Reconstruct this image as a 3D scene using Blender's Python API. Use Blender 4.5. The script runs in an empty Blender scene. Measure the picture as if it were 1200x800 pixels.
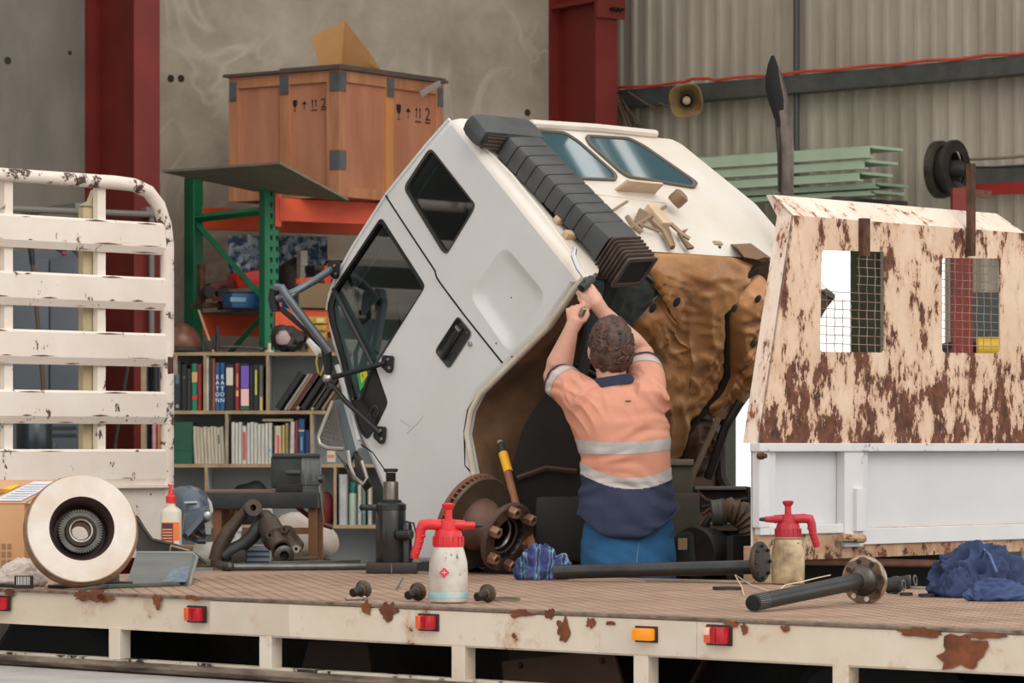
import bpy, bmesh, math, random
from mathutils import Vector, Matrix, noise
SC = bpy.context.scene
COL = SC.collection
random.seed(7)
PI = math.pi
V = Vector

# ------------------------------------------------------------------ camera, sky, light, exposure
FPX, EYE, HOR = 4200.0, 1.35, 522.0
cam = bpy.data.cameras.new('camera')
cam.sensor_width = 36.0
cam.lens = FPX / 1200 * 36
cam.shift_y = (HOR - 400) / 1200
cam.clip_end = 300
cam.dof.use_dof = True
cam.dof.focus_distance = 13.0
cam.dof.aperture_fstop = 11
camo = bpy.data.objects.new('camera', cam)
camo.location = (0, 0, EYE)
camo.rotation_euler = (PI / 2, 0, 0)
COL.objects.link(camo)
SC.camera = camo

world = bpy.data.worlds.new('overcast_sky')
SC.world = world
world.use_nodes = True
_b = world.node_tree.nodes['Background']
_b.inputs[0].default_value = (1.0, 0.985, 0.96, 1)
_b.inputs[1].default_value = 1.12
sun = bpy.data.lights.new('hazy_sun', 'SUN')
sun.energy = 0.8
sun.angle = math.radians(40)
sun.color = (1.0, 0.95, 0.88)
suno = bpy.data.objects.new('hazy_sun', sun)
suno.rotation_euler = (math.radians(52), 0, math.radians(28))
COL.objects.link(suno)
SC.view_settings.view_transform = 'Standard'
SC.view_settings.look = 'None'
SC.view_settings.gamma = 1
SC.view_settings.exposure = 0.34

# ------------------------------------------------------------------ helpers
def srgb(r, g, b):
    f = lambda c: ((c / 255 + 0.055) / 1.055) ** 2.4 if c > 10 else c / 255 / 12.92
    return (f(r), f(g), f(b), 1)

def at(px, py, d):
    return V(((px - 600) / FPX * d, d, EYE - (py - HOR) / FPX * d))

def ray_plane(px, py, P, n):
    r = V(((px - 600) / FPX, 1, -(py - HOR) / FPX))
    c = V((0, 0, EYE))
    return c + r * ((P - c).dot(n) / r.dot(n))

FH = V((-.7407, .6718, 0)); WH = V((.6718, .7407, 0)); ZH = V((0, 0, 1))   # along the trucks, across them, up
def T(f, w, z): return FH * f + WH * w + ZH * z
DECK = 0.85
def deck(px, py): return ray_plane(px, py, V((0, 0, DECK)), ZH)

class MB:
    def __init__(s): s.bm = bmesh.new()
    def box(s, c, sz, ax=None, bev=0):
        """box centred at c, sizes along the axes ax"""
        ax = ax or (V((1, 0, 0)), V((0, 1, 0)), V((0, 0, 1)))
        m = Matrix.Identity(4)
        for i in range(3):
            for j in range(3): m[j][i] = ax[i][j] * sz[i]
        m.translation = c
        r = bmesh.ops.create_cube(s.bm, size=1, matrix=m)
        if bev:
            vs = r['verts']; es = list({e for v in vs for e in v.link_edges})
            bmesh.ops.bevel(s.bm, geom=es, offset=bev, segments=2, affect='EDGES', profile=.6)
        return s
    def loft(s, secs, cap=True, closed=True):
        rings = [[s.bm.verts.new(p) for p in sec] for sec in secs]
        n = len(secs[0])
        for a, b in zip(rings, rings[1:]):
            for i in range(n if closed else n - 1):
                j = (i + 1) % n
                s.bm.faces.new((a[i], a[j], b[j], b[i]))
        if cap and closed:
            s.bm.faces.new(list(reversed(rings[0]))); s.bm.faces.new(rings[-1])
        return s
    def tube(s, pts, r, n=8, sq=1.0, cap=True):
        pts = [V(p) for p in pts]
        rs = r if isinstance(r, (list, tuple)) else [r] * len(pts)
        t0 = (pts[1] - pts[0]).normalized()
        up = ZH if abs(t0.z) < .9 else V((1, 0, 0))
        x = t0.cross(up).normalized()
        secs = []
        for i, p in enumerate(pts):
            t = (pts[min(i + 1, len(pts) - 1)] - pts[max(i - 1, 0)]).normalized()
            x = (x - t * x.dot(t)).normalized(); y = t.cross(x)
            secs.append([p + (x * math.cos(2 * PI * k / n) + y * math.sin(2 * PI * k / n) * sq) * rs[i] for k in range(n)])
        return s.loft(secs, cap)
    def lathe(s, prof, o=V((0, 0, 0)), axis=ZH, n=24, cap=True):
        """prof: (radius, height) pairs along the axis from o"""
        axis = axis.normalized()
        up = V((1, 0, 0)) if abs(axis.x) < .9 else V((0, 1, 0))
        x = axis.cross(up).normalized(); y = axis.cross(x)
        return s.loft([[o + axis * h + (x * math.cos(2 * PI * k / n) + y * math.sin(2 * PI * k / n)) * max(r, .0004) for k in range(n)] for r, h in prof], cap)
    def ring(s, prof, o=V((0, 0, 0)), axis=ZH, n=24):
        return s.lathe(list(prof) + [prof[0]], o, axis, n, False)
    def prism(s, poly, d, both=False):
        """poly: 3d points of a flat outline, d: extrusion vector"""
        a = [V(p) - (d / 2 if both else V((0, 0, 0))) for p in poly]
        return s.loft([a, [p + d for p in a]])
    def face(s, poly):
        s.bm.faces.new([s.bm.verts.new(p) for p in poly]); return s
    def ball(s, c, r, ax=None, u=12, v=8):
        ax = ax or (V((1, 0, 0)), V((0, 1, 0)), ZH)
        r = r if isinstance(r, (tuple, list)) else (r, r, r)
        m = Matrix.Identity(4)
        for i in range(3):
            for j in range(3): m[j][i] = ax[i][j] * r[i]
        m.translation = c
        bmesh.ops.create_uvsphere(s.bm, u_segments=u, v_segments=v, radius=1, matrix=m); return s

def link(name, me, mat, parent, smooth):
    if smooth:
        for p in me.polygons: p.use_smooth = True
        me.set_sharp_from_angle(angle=math.radians(smooth if smooth > 1 else 38))
    o = bpy.data.objects.new(name, me); COL.objects.link(o)
    if mat and not me.materials: me.materials.append(mat)
    if parent is not None: setp(o, parent)
    return o

def chain_inv(p):
    m = Matrix.Identity(4)
    while p is not None:
        m = p.matrix_basis if False else m
        return p_world(p).inverted()
def p_world(o):
    loc = Matrix.LocRotScale(o.location, o.rotation_euler, o.scale)
    return (p_world(o.parent) @ o.matrix_parent_inverse @ loc) if o.parent else loc
def setp(o, parent):
    o.parent = parent
    o.matrix_parent_inverse = p_world(parent).inverted()

def obj(name, mb, mat=None, parent=None, smooth=1, recalc=True):
    bm = mb.bm
    if recalc: bmesh.ops.recalc_face_normals(bm, faces=bm.faces[:])
    me = bpy.data.meshes.new(name)
    base = None
    if parent is None and bm.verts:
        xs = [v.co for v in bm.verts]
        base = V(((min(p.x for p in xs) + max(p.x for p in xs)) / 2, (min(p.y for p in xs) + max(p.y for p in xs)) / 2, min(p.z for p in xs)))
        bmesh.ops.translate(bm, verts=bm.verts[:], vec=-base)
    bm.to_mesh(me); bm.free()
    o = link(name, me, mat, parent, smooth)
    if base is not None: o.location = base
    return o

def tag(o, label, cat, group=None, kind=None):
    o['label'] = label; o['category'] = cat
    if group: o['group'] = group
    if kind: o['kind'] = kind
    return o
def thing(name, label, cat, loc, group=None, rz=0):
    o = bpy.data.objects.new(name, None); COL.objects.link(o)
    o.location = loc; o.rotation_euler = (0, 0, rz); o.empty_display_size = .1
    return tag(o, label, cat, group)
def struct(name, mb, mat, parent=None, smooth=1):
    o = obj(name, mb, mat, parent, smooth)
    if parent is None: o['kind'] = 'structure'
    return o
def stuff(o): o['kind'] = 'stuff'; return o
def text(name, body, size, o, xdir, ydir, mat, parent, ext=.0006, align='CENTER', narrow=1.0):
    c = bpy.data.curves.new(name, 'FONT'); c.body = body; c.size = size; c.extrude = ext; c.align_x = align; c.align_y = 'CENTER'; c.resolution_u = 3
    t = bpy.data.objects.new(name, c); COL.objects.link(t)
    x = xdir.normalized(); y = (ydir - x * ydir.dot(x)).normalized(); z = x.cross(y)
    m = Matrix(((x.x * narrow, y.x, z.x, o.x), (x.y * narrow, y.y, z.y, o.y), (x.z * narrow, y.z, z.z, o.z), (0, 0, 0, 1)))
    c.materials.append(mat)
    bpy.context.view_layer.update()
    me = bpy.data.meshes.new_from_object(t.evaluated_get(bpy.context.evaluated_depsgraph_get()))
    bpy.data.objects.remove(t)
    me.transform(m)
    if not me.materials: me.materials.append(mat)
    return link(name, me, mat, parent, 0)
def circ(c, x, y, r, n=16, a0=0, a1=2 * PI, ry=None):
    full = abs(a1 - a0 - 2 * PI) < 1e-6
    return [c + x * r * math.cos(a0 + (a1 - a0) * k / (n if full else n - 1)) + y * (ry or r) * math.sin(a0 + (a1 - a0) * k / (n if full else n - 1)) for k in range(n)]
def rnd(poly, r, n=4):
    """round the corners of a closed outline"""
    out = []; m = len(poly)
    for i in range(m):
        p, a, b = V(poly[i]), V(poly[i - 1]), V(poly[(i + 1) % m])
        da, db = (a - p), (b - p)
        k = min(r, da.length * .45, db.length * .45)
        p0, p1 = p + da.normalized() * k, p + db.normalized() * k
        for j in range(n + 1):
            t = j / n
            out.append(p0 * (1 - t) ** 2 + p * 2 * t * (1 - t) + p1 * t * t)
    return out

# ------------------------------------------------------------------ materials
MATS = {}
def mat(name, c, rough=.6, metal=0, c2=None, scale=6, stretch=(1, 1, 1), bump=0, bscale=40, rust=0, rustc=(92, 50, 32), rscale=5, rstretch=(1, 1, 1), spec=None, coat=0, streak=0, edge=.04, emit=0, trans=0, contrast=.18, speck=0, swirl=None, rustz=None):
    if name in MATS: return MATS[name]
    m = bpy.data.materials.new(name); MATS[name] = m; m.use_nodes = True
    nt = m.node_tree; N = nt.nodes.new; L = nt.links.new
    bs = nt.nodes['Principled BSDF']
    bs.inputs['Base Color'].default_value = srgb(*c); bs.inputs['Roughness'].default_value = rough; bs.inputs['Metallic'].default_value = metal
    if spec is not None: bs.inputs['Specular IOR Level'].default_value = spec
    if coat: bs.inputs['Coat Weight'].default_value = coat; bs.inputs['Coat Roughness'].default_value = .1
    if trans: bs.inputs['Transmission Weight'].default_value = trans
    tc = N('ShaderNodeTexCoord')
    def nz(sc, st=(1, 1, 1), det=4, rg=.6, off=0):
        mp = N('ShaderNodeMapping'); mp.inputs['Scale'].default_value = st; mp.inputs['Location'].default_value = (off, off * .7, off * 1.3)
        L(tc.outputs['Object'], mp.inputs[0])
        n = N('ShaderNodeTexNoise'); n.inputs['Scale'].default_value = sc; n.inputs['Detail'].default_value = det; n.inputs['Roughness'].default_value = rg
        L(mp.outputs[0], n.inputs['Vector']); return n.outputs['Fac']
    def rmp(src, lo, hi):
        r = N('ShaderNodeMapRange'); r.inputs[1].default_value = lo; r.inputs[2].default_value = hi; r.clamp = True
        L(src, r.inputs[0]); return r.outputs[0]
    def mix(fac, a, b):
        x = N('ShaderNodeMix'); x.data_type = 'RGBA'; L(fac, x.inputs[0])
        for s, v in ((6, a), (7, b)):
            if isinstance(v, tuple): x.inputs[s].default_value = v
            else: L(v, x.inputs[s])
        return x.outputs[2]
    colr = srgb(*c)
    if c2: colr = mix(rmp(nz(scale, stretch, 6), .5 - contrast, .5 + contrast), srgb(*c), srgb(*c2))
    if swirl:
        # arcs left by the trowel
        mp = N('ShaderNodeMapping'); mp.inputs['Scale'].default_value = (1, 1, 1); L(tc.outputs['Object'], mp.inputs[0])
        n = N('ShaderNodeTexNoise'); n.inputs['Scale'].default_value = swirl[0]; n.inputs['Detail'].default_value = 2; n.inputs['Distortion'].default_value = 2.5; L(mp.outputs[0], n.inputs['Vector'])
        s1 = N('ShaderNodeMath'); s1.operation = 'SUBTRACT'; L(n.outputs['Fac'], s1.inputs[0]); s1.inputs[1].default_value = .5
        s2 = N('ShaderNodeMath'); s2.operation = 'ABSOLUTE'; L(s1.outputs[0], s2.inputs[0])
        s3 = N('ShaderNodeMath'); s3.operation = 'MULTIPLY'; L(rmp(s2.outputs[0], swirl[1], 0), s3.inputs[0]); L(rmp(nz(1.3, (1, 1, 1), 3, .6, 5), .42, .66), s3.inputs[1])
        colr = mix(s3.outputs[0], colr, srgb(*swirl[2]))
    if rust:
        # wide stains and small chips where paint has gone
        a = nz(rscale, rstretch, 8, .72, 3.1)
        if rustz:      # rust creeps up from the sill where water stands
            sx = N('ShaderNodeSeparateXYZ'); L(tc.outputs['Object'], sx.inputs[0])
            sa = N('ShaderNodeMath'); sa.operation = 'MULTIPLY_ADD'; L(rmp(sx.outputs[2], rustz[1], rustz[0]), sa.inputs[0]); sa.inputs[1].default_value = rustz[2]; L(a, sa.inputs[2]); a = sa.outputs[0]
        th = .78 - rust * .4
        f = rmp(a, th, th + edge)
        if speck:
            fa = nz(rscale * 4.5, rstretch, 6, .7, 8.3)
            sm = N('ShaderNodeMath'); sm.operation = 'MULTIPLY_ADD'; L(a, sm.inputs[0]); sm.inputs[1].default_value = 1.1; L(fa, sm.inputs[2])
            f2 = rmp(sm.outputs[0], 1.33 - speck * .4, 1.36 - speck * .4)
            mxx = N('ShaderNodeMath'); mxx.operation = 'MAXIMUM'; L(f, mxx.inputs[0]); L(f2, mxx.inputs[1]); f = mxx.outputs[0]
        halo = rmp(a, th - .1, th + .02)
        base = mix(halo, colr, tuple(x * .45 + y * .55 for x, y in zip(srgb(*c), srgb(176, 122, 82)))) if streak else colr
        rc = mix(rmp(nz(22, (1, 1, 1), 5), .35, .65), srgb(*rustc), srgb(*[x * .6 for x in rustc]))
        colr = mix(f, base, rc)
        ro = N('ShaderNodeMapRange'); ro.inputs[3].default_value = rough; ro.inputs[4].default_value = .9; L(f, ro.inputs[0]); L(ro.outputs[0], bs.inputs['Roughness'])
        if bump == 0:
            bp = N('ShaderNodeBump'); bp.inputs['Strength'].default_value = .35; bp.inputs['Distance'].default_value = .003; bp.invert = True; L(f, bp.inputs['Height']); L(bp.outputs[0], bs.inputs['Normal'])
    if not isinstance(colr, tuple): L(colr, bs.inputs['Base Color'])
    if bump:
        bp = N('ShaderNodeBump'); bp.inputs['Strength'].default_value = bump; bp.inputs['Distance'].default_value = .01
        L(nz(bscale, (1, 1, 1), 5), bp.inputs['Height']); L(bp.outputs[0], bs.inputs['Normal'])
    if emit:
        bs.inputs['Emission Color'].default_value = srgb(*c); bs.inputs['Emission Strength'].default_value = emit
    return m
def flat(r, g, b, rough=.6, metal=0): return mat('plain_%d_%d_%d_%d_%d' % (r, g, b, rough * 100, metal * 100), (r, g, b), rough, metal)
DARK = mat('sooty_black_steel', (34, 31, 30), .6, .2, c2=(56, 50, 46), scale=14)
STEEL = mat('oily_bare_steel', (92, 88, 84), .38, .8, c2=(60, 56, 52), scale=18)
BRIGHT = mat('bright_machined_steel', (190, 186, 180), .28, .9, c2=(150, 140, 128), scale=12)
RUBBER = mat('black_rubber', (28, 28, 30), .75, c2=(44, 43, 42), scale=10)
RUSTY = mat('brown_rusted_steel', (104, 66, 46), .85, .1, c2=(58, 38, 30), scale=16, bump=.4, bscale=60)
# ------------------------------------------------------------------ the shed
CR = V((.836, .549, 0)); CN = V((-.549, .836, 0))          # along the concrete wall, into it
WALLN = 22.95
def wall_pt(px, py, off=0):
    return ray_plane(px, py, CN * (WALLN - off), CN)
concrete = mat('stained_concrete', (150, 139, 124), .85, c2=(182, 171, 155), scale=2.2, bump=.12, bscale=9, rust=.40, rustc=(206, 196, 180), rscale=1.5, rstretch=(1.6, 1.6, .7), edge=.16, swirl=(.75, .034, (190, 180, 164)))
floor_m = mat('grey_concrete_floor', (118, 114, 110), .8, c2=(146, 141, 134), scale=3, bump=.1, bscale=30)
struct('floor', MB().box(V((0, 24, -.05)), (44, 44, .1)), floor_m, smooth=0)
grass_m = mat('pale_green_verge', (176, 188, 150), .9, c2=(150, 170, 120), scale=2)
# ground outside the shed, beyond the walls
g = struct('ground_outside', MB().box(V((22, 46, -.16)), (80, 60, .1)), grass_m, smooth=0)

corner = wall_pt(722, 300); corner.z = 0
left_end = corner - CR * 15.5
mid = wall_pt(115, 300); mid.z = 0
concrete2 = mat('darker_grey_concrete', (112, 106, 96), .85, c2=(138, 130, 118), scale=2.4, stretch=(1, 1, .4), bump=.12, bscale=9, rust=.40, rustc=(104, 98, 90), rscale=1.8, rstretch=(1.4, 1.4, .5), edge=.2)  # darker, greyer concrete for the panel left of the column
for p0, p1, m in ((mid, corner + CR * .1, concrete), (left_end, mid - CR * .012, concrete2)):
    b = MB(); b.prism([p0, p1, p1 + ZH * 8.6, p0 + ZH * 8.6], CN * .18)
    struct('wall_back', b, m, smooth=0)
# tie holes left by the formwork
hole = mat('dark_tie_hole', (52, 46, 40), .95)
for px, py in ((9, 71), (200, 92), (212, 92), (618, 132), (82, 62)):
    p = wall_pt(px, py)
    obj('tie_hole', MB().lathe([(.028 if py > 65 else .008, 0), (.02, .004)], p - CN * .003, CN * 1, 10), hole, bpy.data.objects['wall_back'])

# steel columns standing against the concrete wall
redm = mat('dark_red_oxide_paint', (128, 36, 28), .55, c2=(108, 28, 22), scale=3)
def column(px_back, px_front, top_gusset, label):
    """I section: back flange on the wall, web running out from it, front flange towards the yard"""
    c = wall_pt(px_back, 400); c.z = 0
    D = .3
    for _ in range(60):
        q = c - CN * D; x = 600 + q.x / q.y * FPX
        D += (px_front - x) * .002
    t = thing('steel_column', label, 'column', c); t['kind'] = 'structure'
    obj('web', MB().box(c - CN * D / 2 + ZH * 4.3, (.016, D, 8.6), (CR, CN, ZH)), redm, t, 0)
    for y_, w_ in ((.012, .21), (D, .20)): obj('flange', MB().box(c - CN * y_ + ZH * 4.3, (w_, .02, 8.6), (CR, CN, ZH)), redm, t, 0)
    obj('base_plate', MB().box(c - CN * D / 2 + ZH * .02, (.3, D + .1, .03), (CR, CN, ZH)), redm, t, 0)
    obj('weld_seam', MB().box(c - CR * .012 - CN * .03 + ZH * 4.3, (.012, .012, 8.6), (CR, CN, ZH)), redm, t, 0)
    if top_gusset:
        g0 = c - CN * (D - .1) + ZH * wall_pt(705, 20, D).z
        obj('rafter_cleat', MB().box(g0 + CR * .02 + ZH * .32 - CN * .13, (.26, .03, .66), (CR, CN, ZH)), redm, t, 0)
        obj('stiffener', MB().box(c - CN * D / 2 + ZH * (g0.z + .13), (.2, D, .03), (CR, CN, ZH)), redm, t, 0)
        for k in range(3): obj('bolt', MB().lathe([(.018, 0), (.018, .03), (.01, .03), (.01, .06)], g0 - CN * .145 + CR * (.02 + .04 * k) + ZH * .06, -CN, 8), STEEL, t)
    return t
column(115, 171.5, False, 'dark red steel column on concrete wall behind white slatted gate')
column(656, 710, True, 'dark red steel column at corner between concrete and sheet metal wall')

# ---- sheet metal wall, sheets lapped over the girts
sheet_m = mat('weathered_galvanised_sheet', (172, 163, 147), .6, .05, c2=(200, 191, 174), scale=3.5, stretch=(1, 1, .25), rust=.13, rustc=(120, 96, 66), rscale=2.2, edge=.2)
RW = -FH                                                  # to the right along this wall
RN = WH                                                   # into this wall
wr = bpy.data.objects.new('wall_right', None); COL.objects.link(wr); wr.location = corner; wr['kind'] = 'structure'
pitch, per = .142, 5
def sheet(k0, z0, z1, off, n=per):
    prof = []
    for k in range(n):
        x = (k0 + k) * pitch
        for dx, h in ((0, 0), (.045, 0), (.055, .03), (.085, .03), (.095, 0)):
            prof.append(corner + RW * (x + dx) - RN * (h + off))
    prof.append(corner + RW * ((k0 + n) * pitch) - RN * off)
    for k in (n // 3, n * 2 // 3): pass
    b = MB(); b.loft([[p + ZH * z0 for p in prof], [p + ZH * z1 for p in prof]], False, False)
    o = obj('cladding_sheet', b, sheet_m, wr, 0, recalc=False); return o
zg = at(722, 109, 27.9).z
for k in range(0, 60, per):
    sheet(k, zg - .02, 8.6, .02)
# the lower row, with an open doorway between the two runs of sheets
def wr_s(px):                                             # distance along the wall at a pixel column
    p = ray_plane(px, 400, corner, RN); return (p - corner).dot(RW)
s0, s1 = wr_s(872), wr_s(1009)
kk0, kk1 = int(s0 / pitch), int(s1 / pitch) + 1
ZD = 2.83
k = 0
while k < kk0: n = min(per, kk0 - k); sheet(k, 0, zg, 0, n); k += n
while k < kk1: n = min(per, kk1 - k); sheet(k, ZD, zg, 0, n); k += n
s2, s3 = wr_s(1102), wr_s(1112); ks = int(s2 / pitch)
while k < ks: n = min(per, ks - k); sheet(k, 0, zg, 0, n); k += n
sheet(ks, ZD, zg, 0, 1); k = ks + 1
while k < 60: n = min(per, 60 - k); sheet(k, 0, zg, 0, n); k += n
galv = mat('dull_galvanised_steel', (104, 106, 102), .5, .4, c2=(84, 86, 84), scale=7)
def girt(z, px0, px1, h, dep, name, m, off=.05):
    a, c = wr_s(px0), wr_s(px1)
    b = MB(); p = corner + RW * ((a + c) / 2) - RN * (off + dep / 2); p.z = z
    b.box(p, (c - a, dep, .006), (RW, RN, ZH)); b.box(p - RN * dep / 2 - ZH * h / 2, (c - a, .006, h), (RW, RN, ZH)); b.box(p - ZH * h, (c - a, dep, .006), (RW, RN, ZH))
    return obj(name, b, m, wr, 0)
girt(zg, 722, 1420, .125, .14, 'girt', galv)
girt(at(1170, 196, 25.5).z, 1110, 1420, .12, .1, 'girt', galv)
# door jambs and lintel of the open doorway
jamb = mat('dark_green_door_post', (58, 62, 50), .7, c2=(70, 72, 58), scale=5)
for s, w in ((kk0 * pitch, .09), (kk1 * pitch + .05, .17)):
    p = corner + RW * s - RN * .06; p.z = ZD / 2
    obj('door_jamb', MB().box(p, (w, .16, ZD), (RW, RN, ZH)), jamb, wr, 0)
p = corner + RW * ((kk0 + kk1) / 2 * pitch) - RN * .06; p.z = ZD + .05
obj('door_lintel', MB().box(p, ((kk1 - kk0) * pitch + .2, .16, .1), (RW, RN, ZH)), jamb, wr, 0)
# downpipe fixed to the sheets and an orange cable lying along the girt
s = wr_s(943)
cond = tag(obj('electrical_conduit', MB().tube([corner + RW * s - RN * .1 + ZH * 2.6, corner + RW * s - RN * .1 + ZH * 8], .024, 10), mat('grey_conduit', (74, 78, 78), .5)), 'grey vertical conduit running up the sheet metal wall behind exhaust stack', 'pipe')
pts = []
for i in range(60):
    px = 732 + i * 9
    q = corner + RW * wr_s(px) - RN * (.2 + .01 * math.sin(i * .9)); q.z = zg + .018 + .005 * math.sin(i * .8) + (.02 if 10 < i < 14 else 0)
    pts.append(q)
tag(obj('extension_cable', MB().tube(pts, .012, 6), flat(206, 78, 52, .5)), 'orange extension cable laid along the upper wall girt', 'cable')

# roof with open skylight strips, ends before the camera
roof_m = mat('roof_sheet', (120, 118, 112), .7)
b = MB()
def rp(x0, x1, y0, y1): b.box(V(((x0 + x1) / 2, (y0 + y1) / 2, 8.66)), (x1 - x0, y1 - y0, .05))
rp(-22, 22, 27, 34)
rp(-22, 22, 19.2, 20.2)
xs = [-22, -10, -7.6, -5.6, -3.2, -1.2, 1.2, 5.3, 7.4, 9, 11.2, 22]
for i in range(0, len(xs), 2): rp(xs[i], xs[i + 1], 20.2, 27) if xs[i] != 1.2 else None
# open slots added so the cab's rear windows reflect white shapes
rp(1.2, 4.12, 20.2, 27); rp(4.9, 5.3, 20.2, 27)
for y0, y1 in ((20.2, 20.55), (20.76, 20.82), (20.88, 20.95), (21.1, 27)): rp(4.12, 4.9, y0, y1)
struct('ceiling', b, roof_m, smooth=0)
# unseen left wall, set close and dark to shape the cab window reflections
b = MB(); b.box(V((-9.5, 18.5, 4.5)), (.2, 17, 9)); struct('wall_left', b, mat('dark_block_wall', (84, 80, 74), .9, c2=(66, 62, 58), scale=3), smooth=0)

# ---- grey pipe run on the concrete wall
pm = mat('grey_painted_pipe', (128, 126, 120), .5)
a0, a1 = wall_pt(-20, 243, .82), wall_pt(192, 252, .82)
pr = thing('wall_pipe', 'grey pipe run across red column behind white gate', 'pipe', wall_pt(80, 248, .82))
obj('pipe', MB().tube([a0, a1], .022, 8), pm, pr)
obj('pipe', MB().tube([wall_pt(178, 252, .82), V((wall_pt(178, 252, .82).x, wall_pt(178, 252, .82).y, 0))], .02, 8), pm, pr)
obj('elbow', MB().ball(wall_pt(178, 251, .82), .034), pm, pr)
obj('bracket', MB().box(wall_pt(172, 248, .78), (.06, .1, .06), (CR, CN, ZH)), pm, pr)
obj('bracket', MB().box(wall_pt(60, 245, .41), (.05, .85, .04), (CR, CN, ZH)), pm, pr)

# ---- blue-grey steel locker behind the gate
lk = mat('blue_grey_locker_paint', (82, 88, 96), .5, c2=(72, 78, 86), scale=3)
c = at(58, 600, 24.0); c.z = 0
t = thing('steel_locker', 'blue-grey steel locker standing behind white slatted gate', 'locker', c)
lkt = t; AX = (V((1, .1, 0)).normalized(), V((-.1, 1, 0)).normalized(), ZH)
obj('body', MB().box(c + ZH * 1.33 + V((.0, .2, 0)), (.53, .36, 2.65), AX, .01), lk, t)
for s in (-1, 1):
    d = obj('door', MB().box(c + AX[0] * s * .13 + ZH * 1.35 - AX[1] * .0, (.25, .03, 2.5), AX, .006), lk, t)
    obj('handle', MB().box(c + AX[0] * s * .03 + ZH * 1.3 - AX[1] * .03, (.02, .03, .14), AX, .004), STEEL, d)
for i in range(3): obj('vent_slot', MB().box(c + ZH * (1.42 + i * .05) + AX[0] * .1 - AX[1] * .018, (.16, .01, .02), AX), flat(40, 44, 50), t)
# long handles leaning on the locker
wood_d = mat('dull_wooden_shaft', (88, 68, 52), .7)
t = thing('garden_fork', 'long wooden shafted fork leaning on blue-grey locker', 'tool', at(48, 640, 23.6))
obj('shaft', MB().tube([at(52, 470, 23.55), at(40, 330, 23.55), at(37, 295, 23.55)], .014, 8), wood_d, t)
obj('ferrule', MB().tube([at(38, 310, 23.55), at(36, 288, 23.55)], [.017, .022], 8), DARK, t)
for dx in (-5, 0, 6): obj('tine', MB().tube([at(36, 290, 23.55), at(36 + dx, 280, 23.55), at(37 + dx, 250, 23.55)], .006, 6), DARK, t)
obj('lower_shaft', MB().tube([at(52, 470, 23.55), at(66, 762, 23.55)], .014, 8), wood_d, t)
for i, (x0, y0, x1, y1) in enumerate(((66, 292, 75, 297), (82, 290, 93, 300))):
    p0, p1 = at(x0, y0, 23.6), at(x1, y1, 23.6)
    h = obj('coat_hook', MB().tube([p0 + V((0, .5, .02)), p0, p1], .008, 6), DARK, lkt); obj('hook_tip', MB().ball(p1, .017), flat(150, 50, 66), h)
t = thing('grease_drum', 'shiny dark canister seen through lowest gap of white gate', 'canister', at(40, 640, 22.8))
obj('body', MB().lathe([(.11, 0), (.115, .02), (.115, .2), (.09, .24)], at(40, 527, 22.8), ZH, 20), mat('shiny_dark_metal', (66, 72, 78), .25, .6), t)
obj('lid', MB().lathe([(.07, 0), (.07, .03), (.03, .045)], at(40, 527, 22.8) + ZH * .235, ZH, 16), DARK, t)
obj('stand', MB().box(at(40, 527, 22.8) - ZH * .65, (.3, .3, 1.28), AX), DARK, t)
t = tag(obj('pry_bar', MB().tube([at(135, 520, 23.2), at(148, 440, 23.2), at(150, 432, 23.2), at(147, 428, 23.2)], .012, 6).tube([at(135, 520, 23.2), at(128, 760, 23.2)], .012, 6)), 'thin black bar leaning on red column seen through gate', 'bar'); t.data.materials.append(DARK)

# ---- what shows through the far mesh window of the headboard
p = at(1127, 400, 23.0); p.z = 0
t = thing('steel_post', 'dark red steel post seen through the far mesh window of headboard', 'column', p); t['kind'] = 'structure'
obj('post', MB().box(p + ZH * 1.5, (.13, .13, 3.0)), redm, t, 0); obj('base_plate', MB().box(p + ZH * .01, (.25, .25, .02)), redm, t, 0)
p = at(1150, 400, 23.3); p.z = 0
t = thing('storage_bench', 'dark green bench unit behind the far mesh window', 'bench', p)
zb1 = at(0, 402, 23.3).z
obj('top', MB().box(p + ZH * (zb1 - .02), (.5, .5, .04)), flat(44, 54, 52), t); obj('body', MB().box(p + ZH * (zb1 / 2 - .02), (.46, .46, zb1 - .04)), flat(52, 62, 60), t); obj('back_board', MB().box(p + V((.04, .22, zb1 + .17)), (.36, .02, .34)), flat(60, 70, 68), t)
c = at(1123, 402, 23.15); t = thing('paint_tin', 'white paint tin with red mark on bench behind mesh window', 'tin', c)
obj('tin', MB().lathe([(.036, 0), (.038, .005), (.038, .14), (.036, .145)], c, ZH, 18), flat(206, 206, 204, .5), t); obj('label', MB().box(c + V((0, -.038, .09)), (.03, .003, .05)), flat(200, 70, 60), t, 0)
c = at(1158, 411, 23.0); t = thing('yellow_tool', 'yellow rounded tool case on bench behind the mesh window', 'tool case', c)
obj('case', MB().lathe([(.06, -.08), (.07, -.07), (.07, .07), (.06, .08)], c + ZH * .02, V((1, 0, 0)), 14), flat(206, 166, 40, .5), t); obj('stand', MB().box(V((c.x, c.y, (c.z - .05) / 2)), (.1, .1, c.z - .05)), DARK, t)
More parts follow.
